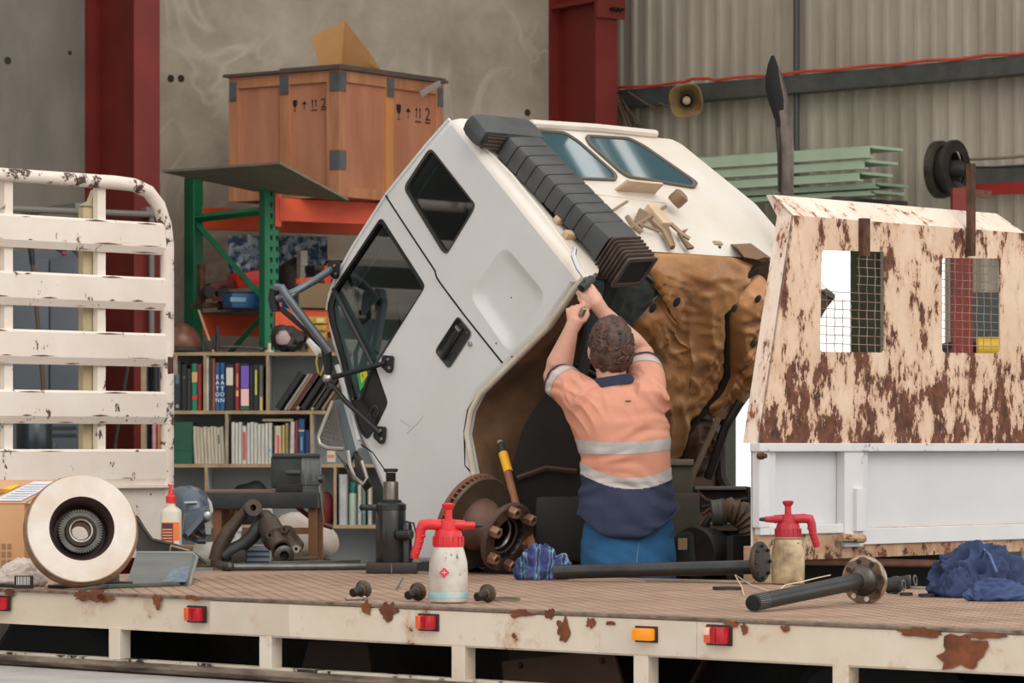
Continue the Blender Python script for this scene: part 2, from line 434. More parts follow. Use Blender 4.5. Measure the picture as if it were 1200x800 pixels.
# ------------------------------------------------------------------ pallet rack
green = mat('green_rack_enamel', (22, 120, 78), .45, c2=(16, 96, 62), scale=4)
orange = mat('orange_rack_enamel', (232, 92, 52), .5, c2=(206, 70, 36), scale=3)
holem = flat(14, 22, 18, .9)
R0 = at(318, 522, 24.4); R0.z = 0
rk = thing('pallet_rack', 'green and orange pallet rack behind the bookshelf, under the crate', 'rack', R0)
RX = (CR, CN, ZH)
ztop = at(318, 204, 24.4).z
def upright(base, z):
    b = MB(); b.box(base + ZH * z / 2 - CN * .0, (.1, .012, z), RX)
    b.box(base - CR * .05 + CN * .035 + ZH * z / 2, (.012, .07, z), RX); b.box(base + CR * .05 + CN * .035 + ZH * z / 2, (.012, .07, z), RX)
    return b
def hole_tag(p, parent, sx):
    return obj('slot', MB().prism([p - CR * .009 * sx + ZH * .017, p + CR * .009 * sx + ZH * .017, p + CR * .003 * sx - ZH * .017, p - CR * .003 * sx - ZH * .017], CN * .006), holem, parent, 0)
u1 = obj('upright', upright(R0, ztop), green, rk, 0)
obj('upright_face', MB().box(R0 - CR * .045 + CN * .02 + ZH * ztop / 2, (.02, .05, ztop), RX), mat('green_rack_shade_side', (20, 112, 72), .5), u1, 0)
k = 0; z = ztop - .06
while z > 1.9:
    for s in (-1, 1): hole_tag(R0 + CR * (.022 * s + .018) - CN * .011 + ZH * z, u1, 1)
    z -= .075
R1 = R0 + CN * 1.08
ztop1 = at(226, 208, R1.y).z
u2 = obj('upright', upright(R1, ztop1), green, rk, 0)
obj('upright_rear_face', MB().box(R1 - CR * .05 - CN * .03 + ZH * ztop1 / 2, (.012, .07, ztop1), RX), green, u2, 0)
def brace(z0, z1, h=.06):
    a, c = R1 + ZH * z1 - CN * .03, R0 + ZH * z0 + CN * .03
    obj('brace', MB().tube([a, c], h / 2, 4), green, rk, 0)
zz = at(314, 247, 24.5).z
brace(zz, zz)
brace(at(312, 358, 24.5).z, zz - .05, .05)
brace(at(312, 362, 24.5).z, at(228, 455, R1.y).z, .05)
brace(.4, .4); brace(1.2, .45, .05)
def beam(z, h, off, name='beam', x0=.0, x1=3.1):
    p = R0 + CR * ((x0 + x1) / 2 + .05) + CN * off; p.z = z - h / 2
    o = obj(name, MB().box(p, (x1 - x0, .05, h), RX, .004), orange, rk, 0); return o
zb = at(318, 232, 24.4).z
beam(zb, .155, .0); beam(zb, .155, 1.1)
zb2 = at(318, 362, 24.4).z
beam(zb2, .15, .0); beam(zb2 + .02, .17, 1.1)
for zc in (zb - .075, zb2 - .075):
    c = R0 + CR * .045 - CN * .014; c.z = zc
    obj('beam_connector', MB().box(c, (.05, .012, .24), RX, .003), orange, rk, 0)
R2 = R0 + CR * 3.2
for b_ in (R2, R2 + CN * 1.08): obj('upright', upright(b_, ztop), green, rk, 0)
# shelf boards on the lower beams
p = R0 + CR * 1.6 + CN * .55; p.z = zb2 + .005
obj('shelf_board', MB().box(p, (3.1, 1.1, .012), RX), mat('grey_board', (96, 92, 86), .8), rk, 0)

# plywood sheet poking out under the crate
ply = mat('grey_weathered_ply', (112, 110, 92), .75, c2=(128, 124, 106), scale=2, stretch=(1, 6, 1))
dk = at(400, 234, 24.35).z
q = [at(190, 202, 24.9), at(328, 193, 24.0), at(408, 236, 24.2)]
pl0 = ray_plane(195, 203, V((0, 0, 3.29)), V((0, .0, 1))) if False else None
A_, B_, C_ = at(190, 202, 24.7), at(328, 192, 23.75), at(408, 235, 24.12)
D_ = (A_ + C_) / 2 + V((0, .08, -.03))
tag(obj('plywood_sheet', MB().prism([A_, B_, C_, D_], V((0, 0, .015))), ply, None, 0), 'bent grey plywood sheet jutting out between crate and rack beam', 'board')

# ------------------------------------------------------------------ wooden crate
cwood = mat('reddish_crate_ply', (188, 128, 98), .75, c2=(166, 106, 78), scale=2.2, stretch=(3, 3, .6), bump=.05)
cbat = mat('crate_batten_pine', (192, 132, 96), .75, c2=(164, 108, 76), scale=3, stretch=(5, 5, .7))
cbat2 = mat('yellower_pine', (206, 144, 86), .7, c2=(190, 126, 70), scale=3, stretch=(5, 5, .7))
clid = mat('grey_old_board', (96, 84, 76), .85, c2=(74, 64, 58), scale=4, stretch=(1, 1, 6))
zinc = mat('dull_zinc', (120, 124, 126), .45, .5, c2=(96, 100, 104), scale=8)
ink = flat(30, 26, 24, .9)
K = at(397, 232, 24.3); kz0 = zb + .005; kz1 = at(397, 81, 24.3).z
K.z = 0
U = V((.58, .815, 0)); W_ = V((-.815, .58, 0))              # right face, left face
LU, LW = 1.19, .97
t = thing('packing_crate', 'large reddish plywood packing crate on top of the rack', 'crate', K + ZH * kz0 + U * LU / 2 + W_ * LW / 2)
AXK = (U, W_, ZH); H_ = kz1 - kz0
def kb(u0, u1, w0, w1, z0, z1, name, m, par=None, bev=0):
    c = K + U * (u0 + u1) / 2 + W_ * (w0 + w1) / 2 + ZH * (z0 + z1) / 2
    return obj(name, MB().box(c, (abs(u1 - u0), abs(w1 - w0), abs(z1 - z0)), AXK, bev), m, par or t, 0)
kb(.025, LU - .02, .02, .03, kz0, kz1, 'panel', cwood); kb(.02, .03, .025, LW - .02, kz0, kz1, 'panel', cwood)
kb(.025, LU - .02, LW - .03, LW - .02, kz0, kz1, 'panel', cwood); kb(LU - .03, LU - .02, .025, LW - .02, kz0, kz1, 'panel', cwood)
bw = .085
for a in (0, .53, LU - bw): kb(a, a + bw, 0, .022, kz0, kz1, 'batten', cbat2 if a == .53 else cbat, bev=.002)
for a in (.022, .43, LW - bw): kb(0, .022, a, a + bw, kz0, kz1, 'batten', cbat, bev=.002)
kb(bw, LU - bw, -.001, .02, kz1 - .08, kz1 - .002, 'rail', cbat); kb(-.001, .02, bw, LW - bw, kz1 - .08, kz1 - .002, 'rail', cbat)
kb(bw, .53, -.001, .02, kz0 + .0, kz0 + .07, 'rail', cbat); kb(.62, LU - bw, -.001, .02, kz0 + .01, kz0 + .07, 'rail', cbat); kb(-.001, .02, bw, LW - bw, kz0, kz0 + .07, 'rail', cbat)
kb(.06, .5, .05, .25, kz0 + .0, kz0 + .2, 'inner_block', cbat)
lid = kb(-.03, LU + .02, -.03, LW + .03, kz1, kz1 + .02, 'lid', clid)
l2 = kb(-.02, LU * .99, -.03, .5, kz1 + .02, kz1 + .032, 'lid_strip', clid)
def clip(u, w, z, su, sw): kb(u - su / 2, u + su / 2, w - sw / 2, w + sw / 2, z - .065, z + .065, 'metal_clip', zinc)
clip(.035, -.004, kz1 - .08, .075, .008); clip(-.004, .035, kz1 - .08, .008, .075)
clip(.572, -.004, kz1 - .08, .075, .008); clip(-.004, .472, kz1 - .08, .008, .075); clip(LU - .04, -.004, kz1 - .1, .06, .008); clip(-.004, LW - .04, kz1 - .1, .008, .06)
clip(.035, -.004, kz0 + .25, .075, .008); clip(-.004, .035, kz0 + .25, .008, .075)
def marks(o, x, n, k=1):
    def pr(pts, nm): obj(nm, MB().prism([o + x * a * k + ZH * z * k for a, z in pts], n * .0015), ink, t, 0)
    pr([(-.2, .05), (-.15, .05), (-.15, .01), (-.165, -.015), (-.185, -.015), (-.2, .01)], 'printed_glass_mark'); pr([(-.178, -.01), (-.172, -.01), (-.172, -.05), (-.178, -.05)], 'printed_glass_stem'); pr([(-.19, -.05), (-.16, -.05), (-.16, -.056), (-.19, -.056)], 'printed_glass_foot')
    pr([(-.095, .005), (-.065, .035), (-.035, .005)], 'printed_umbrella_mark'); pr([(-.068, .01), (-.062, .01), (-.062, -.04), (-.068, -.04)], 'printed_umbrella_stem')
    for a in (.03, .07):
        pr([(a - .004, -.03), (a + .004, -.03), (a + .004, .03), (a - .004, .03)], 'printed_up_arrow'); pr([(a - .014, .025), (a, .045), (a + .014, .025)], 'printed_arrow_head')
    pr([(.015, -.05), (.085, -.05), (.085, -.06), (.015, -.06)], 'printed_line')
    text('printed_numeral', '2', .13 * k, o + x * .16 * k + n * .001, x, ZH, ink, t)
    pr([(.13, -.05), (.19, -.05), (.19, -.06), (.13, -.06)], 'printed_line')
zm = at(468, 131, 24.9).z
marks(K + U * .87 + W_ * .019 + ZH * zm, U, -W_)
marks(K + W_ * .265 + U * .019 + ZH * (zm + .01), -W_, -U, .74)
# loose splinter of wood lying against the lid
tag(obj('wood_offcut', MB().box(at(504, 104, 24.95), (.25, .02, .04), ((U + ZH * .42).normalized(), W_, (ZH - U * .42).normalized()), .003), mat('silvery_old_wood', (150, 140, 128), .8), None, 0), 'short silvery wood offcut leaning across corner of crate lid', 'offcut')
# bent cardboard on the lid
card = mat('tan_cardboard', (178, 134, 84), .75, c2=(160, 116, 70), scale=3)
zl = kz1 + .034
d0 = 24.75
pb = [(374, 80), (365, 42), (404, 24), (411, 26), (430, 55), (445, 84)]
b = MB(); secs = []
for i, s in enumerate((0, .35, .7, 1)):
    lo = at(375 + 70 * s, 83 - (0 if s < .9 else -1), d0 + (.16 if s == .35 else .05 if s == .7 else -.05)); lo.z = zl
    hx, hy = ((364, 42), (404, 24), (432, 60), (446, 83))[i]
    hi = at(hx, hy, d0 + (.05, .14, .02, -.06)[i]); hi.z = max(hi.z, zl + .004)
    m_ = (lo + hi) / 2 + V((0, -.02, 0))
    secs.append([lo, m_, hi, hi + V((.004, .012, 0)), m_ + V((.004, .012, 0)), lo + V((.004, .012, 0))])
b.loft(secs)
tag(obj('cardboard_flap', b, card), 'folded tan cardboard piece standing on the crate lid', 'cardboard')

# ------------------------------------------------------------------ things stored on the rack shelf
def rackpt(px, py, off): return ray_plane(px, py, R0 + CN * off, CN)
zs = zb2 + .012
film = mat('crinkled_blue_film', (52, 74, 100), .3, c2=(168, 178, 186), scale=16, contrast=.06, bump=.8, bscale=18)
def lump(name, c, r, m, seed=0, rough=.25, fr=6, flatb=True, parent=None, ax=None, u=20, v=14):
    b = MB(); b.ball(V((0, 0, 0)), r, ax, u, v)
    lo = -r[2] * .82
    for q in b.bm.verts:
        n = noise.noise(q.co * fr + V((seed, seed * 2.3, 0))) + .5 * noise.noise(q.co * fr * 2.3 + V((0, seed, seed)))
        q.co += q.co.normalized() * n * rough * min(r)
        if flatb and q.co.z < lo: q.co.z = lo
        q.co += V(c) - V((0, 0, lo if flatb else 0))
    return obj(name, b, m, parent)
for (px0, px1, py0, py1, off, lab, sd) in ((268, 330, 276, 330, .95, 'blue and silver film bag hanging at rack back, nearer the green upright', 1), (330, 384, 276, 310, .97, 'blue and silver film bag hanging at rack back, nearer the tilted cab', 5)):
    a, c = rackpt(px0, py0, off), rackpt(px1, py1, off)
    b = MB(); n, m_ = 14, 10
    rows = [[V((a.x + (c.x - a.x) * i / n, a.y + (c.y - a.y) * i / n - .04 - .05 * noise.noise(V((i * .55, j * .6, sd))), a.z + (c.z - a.z) * j / m_ + (.03 * noise.noise(V((i * .9, sd, 3))) if j in (0, m_) else 0))) for i in range(n + 1)] for j in range(m_ + 1)]
    bk = [[p + V((0, .03, 0)) for p in r] for r in rows]
    b.loft([r + list(reversed(r2)) for r, r2 in zip(rows, bk)])
    tag(obj('film_bag', b, film), lab, 'bag')
redp = mat('red_tool_paint', (214, 44, 34), .45, c2=(180, 34, 26), scale=5)
p = rackpt(292, 325, .55)
t = thing('trolley_jack', 'red trolley jack lying behind the rack brace', 'jack', V((p.x, p.y, zs)))
ar = (CR + ZH * .17).normalized()
AJ = (ar, CN, ar.cross(CN) * -1)
def base_on(px, py, off): q = rackpt(px, py, off); return q
obj('body', MB().box(rackpt(296, 326, .5), (.32, .16, .1), AJ, .01), redp, t)
obj('arm', MB().box(rackpt(258, 335, .5), (.2, .1, .06), AJ, .01), mat('dark_red_oily', (84, 34, 30), .6), t)
for px in (246, 262, 330): obj('wheel', MB().lathe([(.045, 0), (.045, .05)], rackpt(px, 342, .45), CN, 14), DARK, t)
obj('side_rail', MB().box(rackpt(285, 345, .46), (.48, .02, .03), AJ), mat('dark_red_oily', (84, 34, 30), .6), t)
obj('foot', MB().box(V((p.x, p.y, zs + .03)), (.42, .15, .06), RX), DARK, t)
t = thing('steel_stand', 'dark brown steel stand leaning inside rack end', 'stand', rackpt(237, 362, .6))
obj('post', MB().box(rackpt(236, 335, .6), (.04, .05, .3), RX), RUSTY, t); obj('foot', MB().box(rackpt(240, 356, .6) - ZH * .01, (.13, .2, .03), RX), RUSTY, t)
blue = mat('blue_plastic_case', (34, 84, 128), .5, c2=(28, 66, 104), scale=4)
t = thing('blue_case', 'long blue case lying under the trolley jack on rack shelf', 'case', rackpt(320, 360, .12))
def rb(px, off, sx, sy, h, name, m, par=None, z=None, bev=.008, py=360):
    q = rackpt(px, py, off); q.z = (z if z is not None else zs) + h / 2
    return obj(name, MB().box(q, (sx, sy, h), RX, bev), m, par)
rb(320, .25, .72, .14, .1, 'body', blue, t); rb(320, .25, .7, .13, .012, 'lid_edge', DARK, t, zs + .1)
q = rackpt(279, 356, .175); obj('faded_label', MB().box(V((q.x, q.y, zs + .055)), (.12, .004, .03), RX), flat(120, 150, 172), t, 0)
t = thing('oily_gearbox', 'oily black gear housing in the middle of rack shelf', 'machine part', rackpt(345, 355, .6))
q = rackpt(345, 360, .6); q.z = zs
lump('housing', q, (.15, .13, .21), DARK, 3, .3, parent=t); obj('shaft', MB().lathe([(.05, 0), (.05, .2), (.03, .2), (.03, .3)], q + ZH * .2, (CR + ZH * .3), 12), STEEL, t)
for k_ in range(5): obj('tooth', MB().box(q + ZH * (.12 + k_ * .05) - CN * .12 - CR * (.05 - .02 * k_), (.05, .04, .03), RX), STEEL, t)
q = rackpt(354, 312, .45)
t = thing('white_carton', 'narrow off-white carton standing upright on rack shelf', 'carton', V((q.x, q.y, zs)))
obj('body', MB().box(V((q.x, q.y, (zs + q.z + .11) / 2)), (.055, .06, q.z + .11 - zs), RX, .002), flat(176, 170, 158, .8), t, 0)
obj('fold_line', MB().box(V((q.x, q.y, q.z)) - CN * .031, (.055, .004, .004), RX), flat(130, 124, 114), t, 0)
q = rackpt(376, 328, .5)
t = thing('tool_chest', 'black tool chest on rack shelf beside the cab', 'chest', V((q.x, q.y, zs)))
obj('body', MB().box(V((q.x + .1, q.y, zs + .14)), (.5, .3, .28), RX, .01), flat(26, 27, 30, .5), t); obj('lid', MB().box(V((q.x + .1, q.y, zs + .29)), (.52, .32, .05), RX, .01), flat(36, 38, 44, .5), t)
obj('handle', MB().tube([V((q.x + .02, q.y, zs + .31)), V((q.x + .04, q.y, zs + .35)), V((q.x + .18, q.y, zs + .35)), V((q.x + .2, q.y, zs + .31))], .012, 6), DARK, t)
t = thing('orange_clamp', 'orange bar clamp lying across rack shelf front', 'clamp', rackpt(365, 330, .2))
obj('bar', MB().box(rackpt(368, 327, .2), (.3, .03, .035), ((CR + ZH * .15).normalized(), CN, ZH), .004), orange, t); obj('jaw', MB().box(rackpt(352, 334, .2), (.05, .05, .1), RX, .004), orange, t); obj('jaw', MB().box(rackpt(382, 322, .2), (.05, .05, .12), RX, .004), orange, t)
t = thing('wooden_tray', 'open dark tray with pale wooden edges at rack front by cab mirror', 'tray', rackpt(372, 362, .1))
for (px, sx, off, sy) in ((375, .34, -.06, .012), (375, .34, .2, .012), (357, .012, .07, .26), (393, .012, .07, .26)): rb(px, off, sx, sy, .17, 'side', mat('pale_tray_wood', (128, 104, 76), .7), t, None, .002)
rb(375, .07, .33, .25, .012, 'bottom', DARK, t)

# ------------------------------------------------------------------ bookshelf
SD = 23.4; SX, SY = V((1, 0, 0)), V((0, 1, 0))
shw = mat('white_melamine', (192, 196, 198), .6, c2=(176, 180, 182), scale=3)
she = mat('raw_board_edge', (172, 146, 110), .8, c2=(140, 114, 84), scale=9)
def sp(px, py, off=0): return at(px, py, SD) + SY * off
sh = thing('bookshelf', 'low white bookshelf full of manuals standing before the rack', 'bookshelf', V((sp(310, 0).x, SD + .18, 0)))
def board(px0, px1, py, th=.022, name='shelf_board'):
    a, c = sp(px0, py), sp(px1, py); w = c.x - a.x; ctr = V(((a.x + c.x) / 2, SD + .18, a.z - th / 2))
    o = obj(name, MB().box(ctr, (w, .36, th)), shw, sh, 0)
    obj('edging', MB().box(ctr - SY * .182, (w, .006, th)), she, o, 0); return a.z
def divider(px, py0, py1, th=.018, name='divider'):
    a = sp(px, py0); z1, z0 = a.z, sp(px, py1).z
    o = obj(name, MB().box(V((a.x, SD + .18, (z0 + z1) / 2)), (th, .355, z1 - z0)), shw, sh, 0)
    obj('edging', MB().box(V((a.x, SD - .001, (z0 + z1) / 2)), (th, .006, z1 - z0)), she, o, 0)
XL, XR = 168, 452
zz0 = board(XL, XR, 412.5); zz1 = board(XL, XR, 481); zz2 = board(XL, XR, 543.5); zz3 = board(XL, XR, 615); zz4 = board(XL, XR, 690)
zfl = .02
for px, a, c in ((240, 416, 481), (313.5, 416, 481), (265.5, 485, 543.5), (365, 485, 543.5), (241.5, 547.5, 615), (392.5, 547.5, 615), (330, 619, 690), (372, 619, 690)): divider(px, a, c)
for px in (XL, XR): divider(px, 412, 764, .03, 'side_panel')
obj('back_panel', MB().box(V(((sp(XL, 0).x + sp(XR, 0).x) / 2, SD + .365, sp(0, 412).z / 2)), (sp(XR, 0).x - sp(XL, 0).x, .012, sp(0, 412).z)), mat('pale_back_panel', (150, 152, 150), .7), sh, 0)

def book(px0, px1, pytop, zb_, c, label, name='manual', cat='book', group=None, lean=0, dep=.24, off=.015, m=None, band=None, txt=None):
    a, e = sp(px0, pytop), sp(px1, pytop)
    w = (e.x - a.x) * .97; h = a.z - zb_; x = (a.x + e.x) / 2
    t = thing(name, label, cat, V((x, SD + off + dep / 2, zb_ + .001)), group)
    mc = m or mat('cover_%d_%d_%d' % c, c, .55, c2=tuple(int(v * .8) for v in c), scale=9)
    rot = Matrix.Rotation(lean, 3, 'Y')
    AXB = tuple(rot @ v for v in (SX, SY, ZH))
    o0 = V((x, SD + off, zb_ + .001))
    if lean: o0 += V((0, 0, abs(math.sin(lean)) * w / 2))
    def bb(nm, dx, dz, sx, sz, y0, sy, mm, bev=0): obj(nm, MB().box(o0 + AXB[0] * dx + AXB[2] * dz + SY * (y0 + sy / 2), (sx, sy, sz), AXB, bev), mm, t, 0)
    cov = min(.005, w * .18)
    bb('cover', -(w - cov) / 2, h / 2, cov, h, 0, dep, mc); bb('cover', (w - cov) / 2, h / 2, cov, h, 0, dep, mc); bb('spine', 0, h / 2, w, h, 0, .006, mc, min(.002, w * .1))
    bb('pages', 0, h / 2, w - 2 * cov, h - .012, .006, dep - .012, flat(196, 188, 170, .9))
    for (z0, z1, cc, ww) in band or (): bb('spine_label', 0, h * (z0 + z1) / 2, w * ww, h * (z1 - z0), -.0012, .002, flat(*cc, .7))
    if txt:
        for i, ch in enumerate(txt[0]): text('spine_letter', ch, txt[1], o0 + AXB[2] * (h * (txt[3] - i * txt[4])) - SY * .001, AXB[0], AXB[2], flat(*txt[2], .6), t)
    return t
z1 = zz1
book(180, 186, 424, z1, (30, 32, 34), 'black binder next to the shelf side seen through the white gate', 'binder')
book(186, 190, 428, z1, (110, 92, 70), 'thin tan book seen between slats of white gate', 'manual')
book(203, 212, 424, z1, (34, 40, 46), 'charcoal binder directly beside white gate post on upper shelf', 'binder', band=[(.55, .75, (92, 100, 106), .5), (.06, .12, (150, 156, 158), .4)])
book(212.4, 219, 427, z1, (26, 26, 28), 'plain black binder between charcoal binder and green striped book', 'binder', band=[(.7, .74, (90, 92, 92), .5)])
book(219, 224, 432, z1, (46, 46, 46), 'thin dark grey manual left of green striped book')
book(224.5, 231.2, 426, z1, (22, 124, 88), 'green book with tan label and red stripe on spine', band=[(.6, .82, (196, 158, 104), .98), (.24, .31, (196, 44, 40), .98)])
book(231.6, 236, 427, z1, (170, 34, 38), 'slim red book right of green striped book')
book(241.5, 244.6, 417.5, z1, (206, 204, 196), 'slim white manual just right of first shelf divider')
book(245, 248.6, 420, z1, (54, 52, 50), 'thin charcoal manual before the orange-red book')
book(248.8, 251.6, 420, z1, (190, 78, 50), 'thin orange-red book left of the blue lettered pair')
EA = ('EATON', .037, (226, 232, 236), .70, .122)
for i, px in enumerate((251.8, 257.6)):
    book(px, px + 5.6, 425, z1, (24, 92, 140), ['blue EATON manual, the one nearer the orange-red book', 'blue EATON manual, the one nearer the black labelled binder'][i], group='blue lettered manuals', txt=EA)
book(263.4, 274.4, 427, z1, (24, 24, 26), 'wide black binder with blank cream spine label', 'binder', band=[(.55, .93, (206, 200, 184), .72)])
book(275, 280.6, 425.6, z1, (154, 38, 36), 'dark red manual with pale lettering by purple label binder', band=[(.3, .42, (214, 176, 130), .5), (.5, .78, (190, 130, 100), .4)])
book(281, 292.6, 426, z1, (30, 30, 32), 'black binder with purple and pink spine labels', 'binder', band=[(.48, .95, (110, 84, 176), .82), (.1, .46, (232, 184, 178), .82), (.02, .08, (36, 96, 70), .9)])
book(293, 296, 428, z1, (38, 40, 48), 'thin navy manual left of yellow striped binder')
book(296.2, 303.4, 427, z1, (28, 32, 40), 'black binder with yellow vertical spine stripe', 'binder', band=[(.34, .88, (206, 190, 70), .28)])
book(303.6, 308, 428, z1, (108, 104, 96), 'grey paper manual against the middle divider', band=[(.0, .3, (190, 176, 90), .7)])
# leaning stack in the next bay
ln = math.radians(34)
lb = [((30, 30, 32), 'black leaning binder resting on the bay side', 7), ((176, 172, 164), 'thin white leaning folder after the first black binder', 3), ((150, 120, 96), 'thin tan leaning folder between white folder and maroon book', 4), ((92, 34, 36), 'maroon leaning book in the open bay', 4), ((178, 150, 112), 'tan leaning folder over the fat black one', 4), ((22, 22, 24), 'fat black leaning binder with small white lettering', 10), ((190, 172, 140), 'thin cream leaning folder right of fat black binder', 3), ((44, 38, 34), 'dark brown leaning binder near shelf end', 7), ((160, 120, 84), 'light brown leaning folder nearest the cab mirror arm', 4), ((70, 58, 50), 'brown leaning binder partly behind mirror arm', 6)]
px = 325.0
for c, lab, w in lb:
    book(px - w / 2, px + w / 2, 430 + (px - 325) * .05, z1, c, lab, lean=ln, dep=.25, cat='book')
    px += w / math.cos(ln) * 1.04
# second row
z2 = zz2
book(178, 183, 492, z2, (206, 150, 160), 'thin pink folder seen through white gate low down', 'folder'); book(184, 188, 492, z2, (206, 120, 50), 'orange folder seen beside white gate post', 'folder')
book(203, 226.5, 494.5, z2, (16, 84, 58), 'wide dark green box file beside white gate post', 'box_file', 'file', band=[(.3, .34, (12, 70, 48), .9)])
cream = mat('faded_magazine_paper', (198, 188, 168), .85, c2=(170, 158, 138), scale=30, stretch=(3, 1, .3))
g_ = 'faded magazines between green file and divider'
px = 227.5
for i in range(9):
    w = (4.3, 3.6, 4.4, 4, 4.2, 3.7, 4.2, 3.8, 4)[i]
    book(px, px + w, 499.5 + (i * 7 % 5) * .35, z2, (198, 188, 168), 'faded cream magazine with a teal spine mark, close to the lower shelf divider' if i == 7 else 'faded cream magazine standing between green box file and shelf divider', 'magazine', 'magazine', None if i == 7 else g_, lean=-.05, m=cream, band=[(.55, .8, (60, 96, 100), .4)] if i == 7 else None)
    px += w
px = 271
g2 = 'white paper manuals in the middle lower bay'
wht = mat('white_manual_paper', (212, 208, 198), .8, c2=(178, 172, 160), scale=24, stretch=(3, 1, .3))
for i in range(5):
    book(px, px + 4, 494.5 + i % 2, z2, (212, 208, 198), 'plain white paper manual just right of lower divider', 'manual', 'book', g2, m=wht); px += 4.1
    if i == 2:
        book(px, px + 5.6, 499, z2, (214, 206, 194), 'white manual with a red vertical spine strip', m=wht, band=[(.1, .84, (206, 70, 76), .5)]); px += 5.8
for i in range(5):
    book(px, px + 4.2, 495.5 + (i * 3 % 4) * .5, z2, (212, 208, 198), 'cream paper manual with turquoise spine dot beside thin black folder' if i == 4 else 'cream paper manual stacked mid bay left of black strip', 'manual', 'book', None if i == 4 else 'cream manuals right of the red strip manual', m=wht, band=[(.3, .36, (70, 186, 196), .5)] if i == 4 else None); px += 4.3
book(318.8, 321, 497, z2, (30, 30, 32), 'very thin black folder amid cream manuals', 'folder')
book(321.4, 330, 499, z2, (206, 186, 160), 'beige manual with red vertical strip left of yellow one', band=[(.15, .75, (206, 76, 80), .35)])
book(330.4, 333.6, 498, z2, (196, 178, 92), 'thin yellow manual beside beige red strip manual'); book(334, 338, 496, z2, (156, 136, 96), 'thin khaki manual leaning near the blue files')
book(338.6, 344.6, 494, z2, (204, 196, 188), 'white manual just left of the blue and red files', lean=.03)
book(345.2, 349, 493, z2, (140, 40, 50), 'dark red file beside the tall blue file'); book(349.4, 357, 491, z2, (28, 76, 120), 'tall blue file with gold band', 'binder', band=[(.72, .76, (190, 160, 90), .9), (.3, .6, (120, 150, 170), .25)]); book(357.4, 363.6, 504, z2, (22, 58, 112), 'shorter blue file against shelf divider', 'binder')
# loose card laid over the row
tag(obj('paper_stack', MB().box(V((sp(325, 0).x, SD + .14, sp(0, 492).z)), (.2, .2, .015)), flat(168, 154, 130, .9), None, 0), 'flat sheaf of tan papers lying over the cream manuals', 'paper')
# third row
z3 = zz3
def lumpd(px, py, r, m, lab, cat, name, seed, off=.15, **k):
    c = sp(px, py, off); c.z = k.pop('z', z3)
    return tag(lump(name, c, r, m, seed, **k), lab, cat)
lumpd(292, 600, (.14, .12, .16), mat('black_nylon', (26, 26, 28), .7), 'black bag slumped in the lower middle bay', 'bag', 'nylon_bag', 8)
lumpd(215, 600, (.06, .08, .13), mat('maroon_cloth', (70, 30, 34), .8), 'maroon cloth bundle in lower bay above the welding helmet', 'cloth', 'cloth_bundle', 4)
lumpd(307, 600, (.07, .08, .12), mat('white_rag', (196, 190, 180), .85), 'crumpled white paper beside black bag in lower bay', 'paper', 'crumpled_paper', 2)
lumpd(381, 600, (.06, .1, .12), mat('dark_red_cloth', (112, 34, 34), .85), 'dark red cloth in lower bay behind the vise handle', 'cloth', 'shop_rag', 6)
c = sp(388, 0, .05); c.z = z2
t = thing('small_carton', 'small white carton on shelf end by mirror grille', 'carton', c)
obj('body', MB().box(c + ZH * .05, (.055, .08, .075), bev=.002), flat(196, 186, 170, .8), t, 0); obj('label', MB().box(c + ZH * .05 - SY * .041, (.04, .002, .02)), flat(196, 120, 60), t, 0)
c = sp(413, 0, .08); c.z = z3
t = thing('spray_can', 'pale can with green cap on lower shelf beside cab', 'can', c)
obj('can', MB().lathe([(.026, 0), (.028, .01), (.028, .2), (.02, .215)], c, ZH, 16), flat(176, 188, 170, .5), t); obj('cap', MB().lathe([(.024, 0), (.024, .07), (.016, .08)], c + ZH * .2, ZH, 16), flat(36, 104, 92, .5), t)
book(397, 407, 556, z3, (186, 186, 184), 'wide white binder beside green capped can', 'binder')
for i, px in enumerate((419, 424, 431)):
    book(px, px + 4.6, 568 + i, z3, (196, 190, 176), ['cream binder right of green capped can', 'grey-green thin binder among cream ones by cab', 'white binder with blue spine dot by cab'][i], 'binder', m=[None, mat('grey_green_cover', (96, 116, 108), .6), None][i], band=[(.3, .36, (60, 170, 200), .5)])
    
# ---- clutter on top of the bookshelf
zt = zz0 + .001
c = sp(209, 0, .12); c.z = zt
t = thing('rusty_dome', 'rusty brown dome shaped lid on bookshelf end', 'lid', c)
obj('dome', MB().lathe([(.135, .0), (.14, .03), (.128, .08), (.09, .13), (.04, .16), (.001, .165)], c + ZH * .03, ZH, 24), mat('polished_rust', (112, 70, 54), .35, .3, c2=(84, 50, 40), scale=5), t); obj('rim', MB().lathe([(.13, 0), (.145, .01), (.145, .03), (.13, .035)], c, ZH, 24), DARK, t)
def bar(name, lab, cat, pts, r, m, n=8): return tag(obj(name, MB().tube(pts, r, n), m), lab, cat)
bar('steel_stub', 'short dark steel stub standing on bookshelf top', 'bar', [V((sp(253, 0).x, SD + .1, zt)), V((sp(253, 0).x, SD + .1, zt + .17))], .013, DARK)
bar('wooden_dowel', 'thin pale dowel leaning on lower rack beam', 'stick', [at(250, 412, 23.5), at(233, 364, 24.2)], .008, flat(190, 150, 120))
t = thing('spanner', 'long oily spanner lying along the bookshelf top', 'spanner', V((sp(280, 0).x, SD + .1, zt)))
p0, p1 = V((sp(243, 0).x, SD + .14, zt + .035)), V((sp(312, 0).x, SD + .1, zt + .02))
obj('handle', MB().tube([p0, (p0 + p1) / 2 + ZH * .01, p1], [.012, .009, .012], 8), STEEL, t)
obj('jaw', MB().box(p0 + ZH * .01, (.06, .04, .07), bev=.01), DARK, t); obj('ring', MB().lathe([(.03, 0), (.03, .02), (.016, .02), (.016, 0)], p1 - ZH * .01, ZH, 12), STEEL, t)
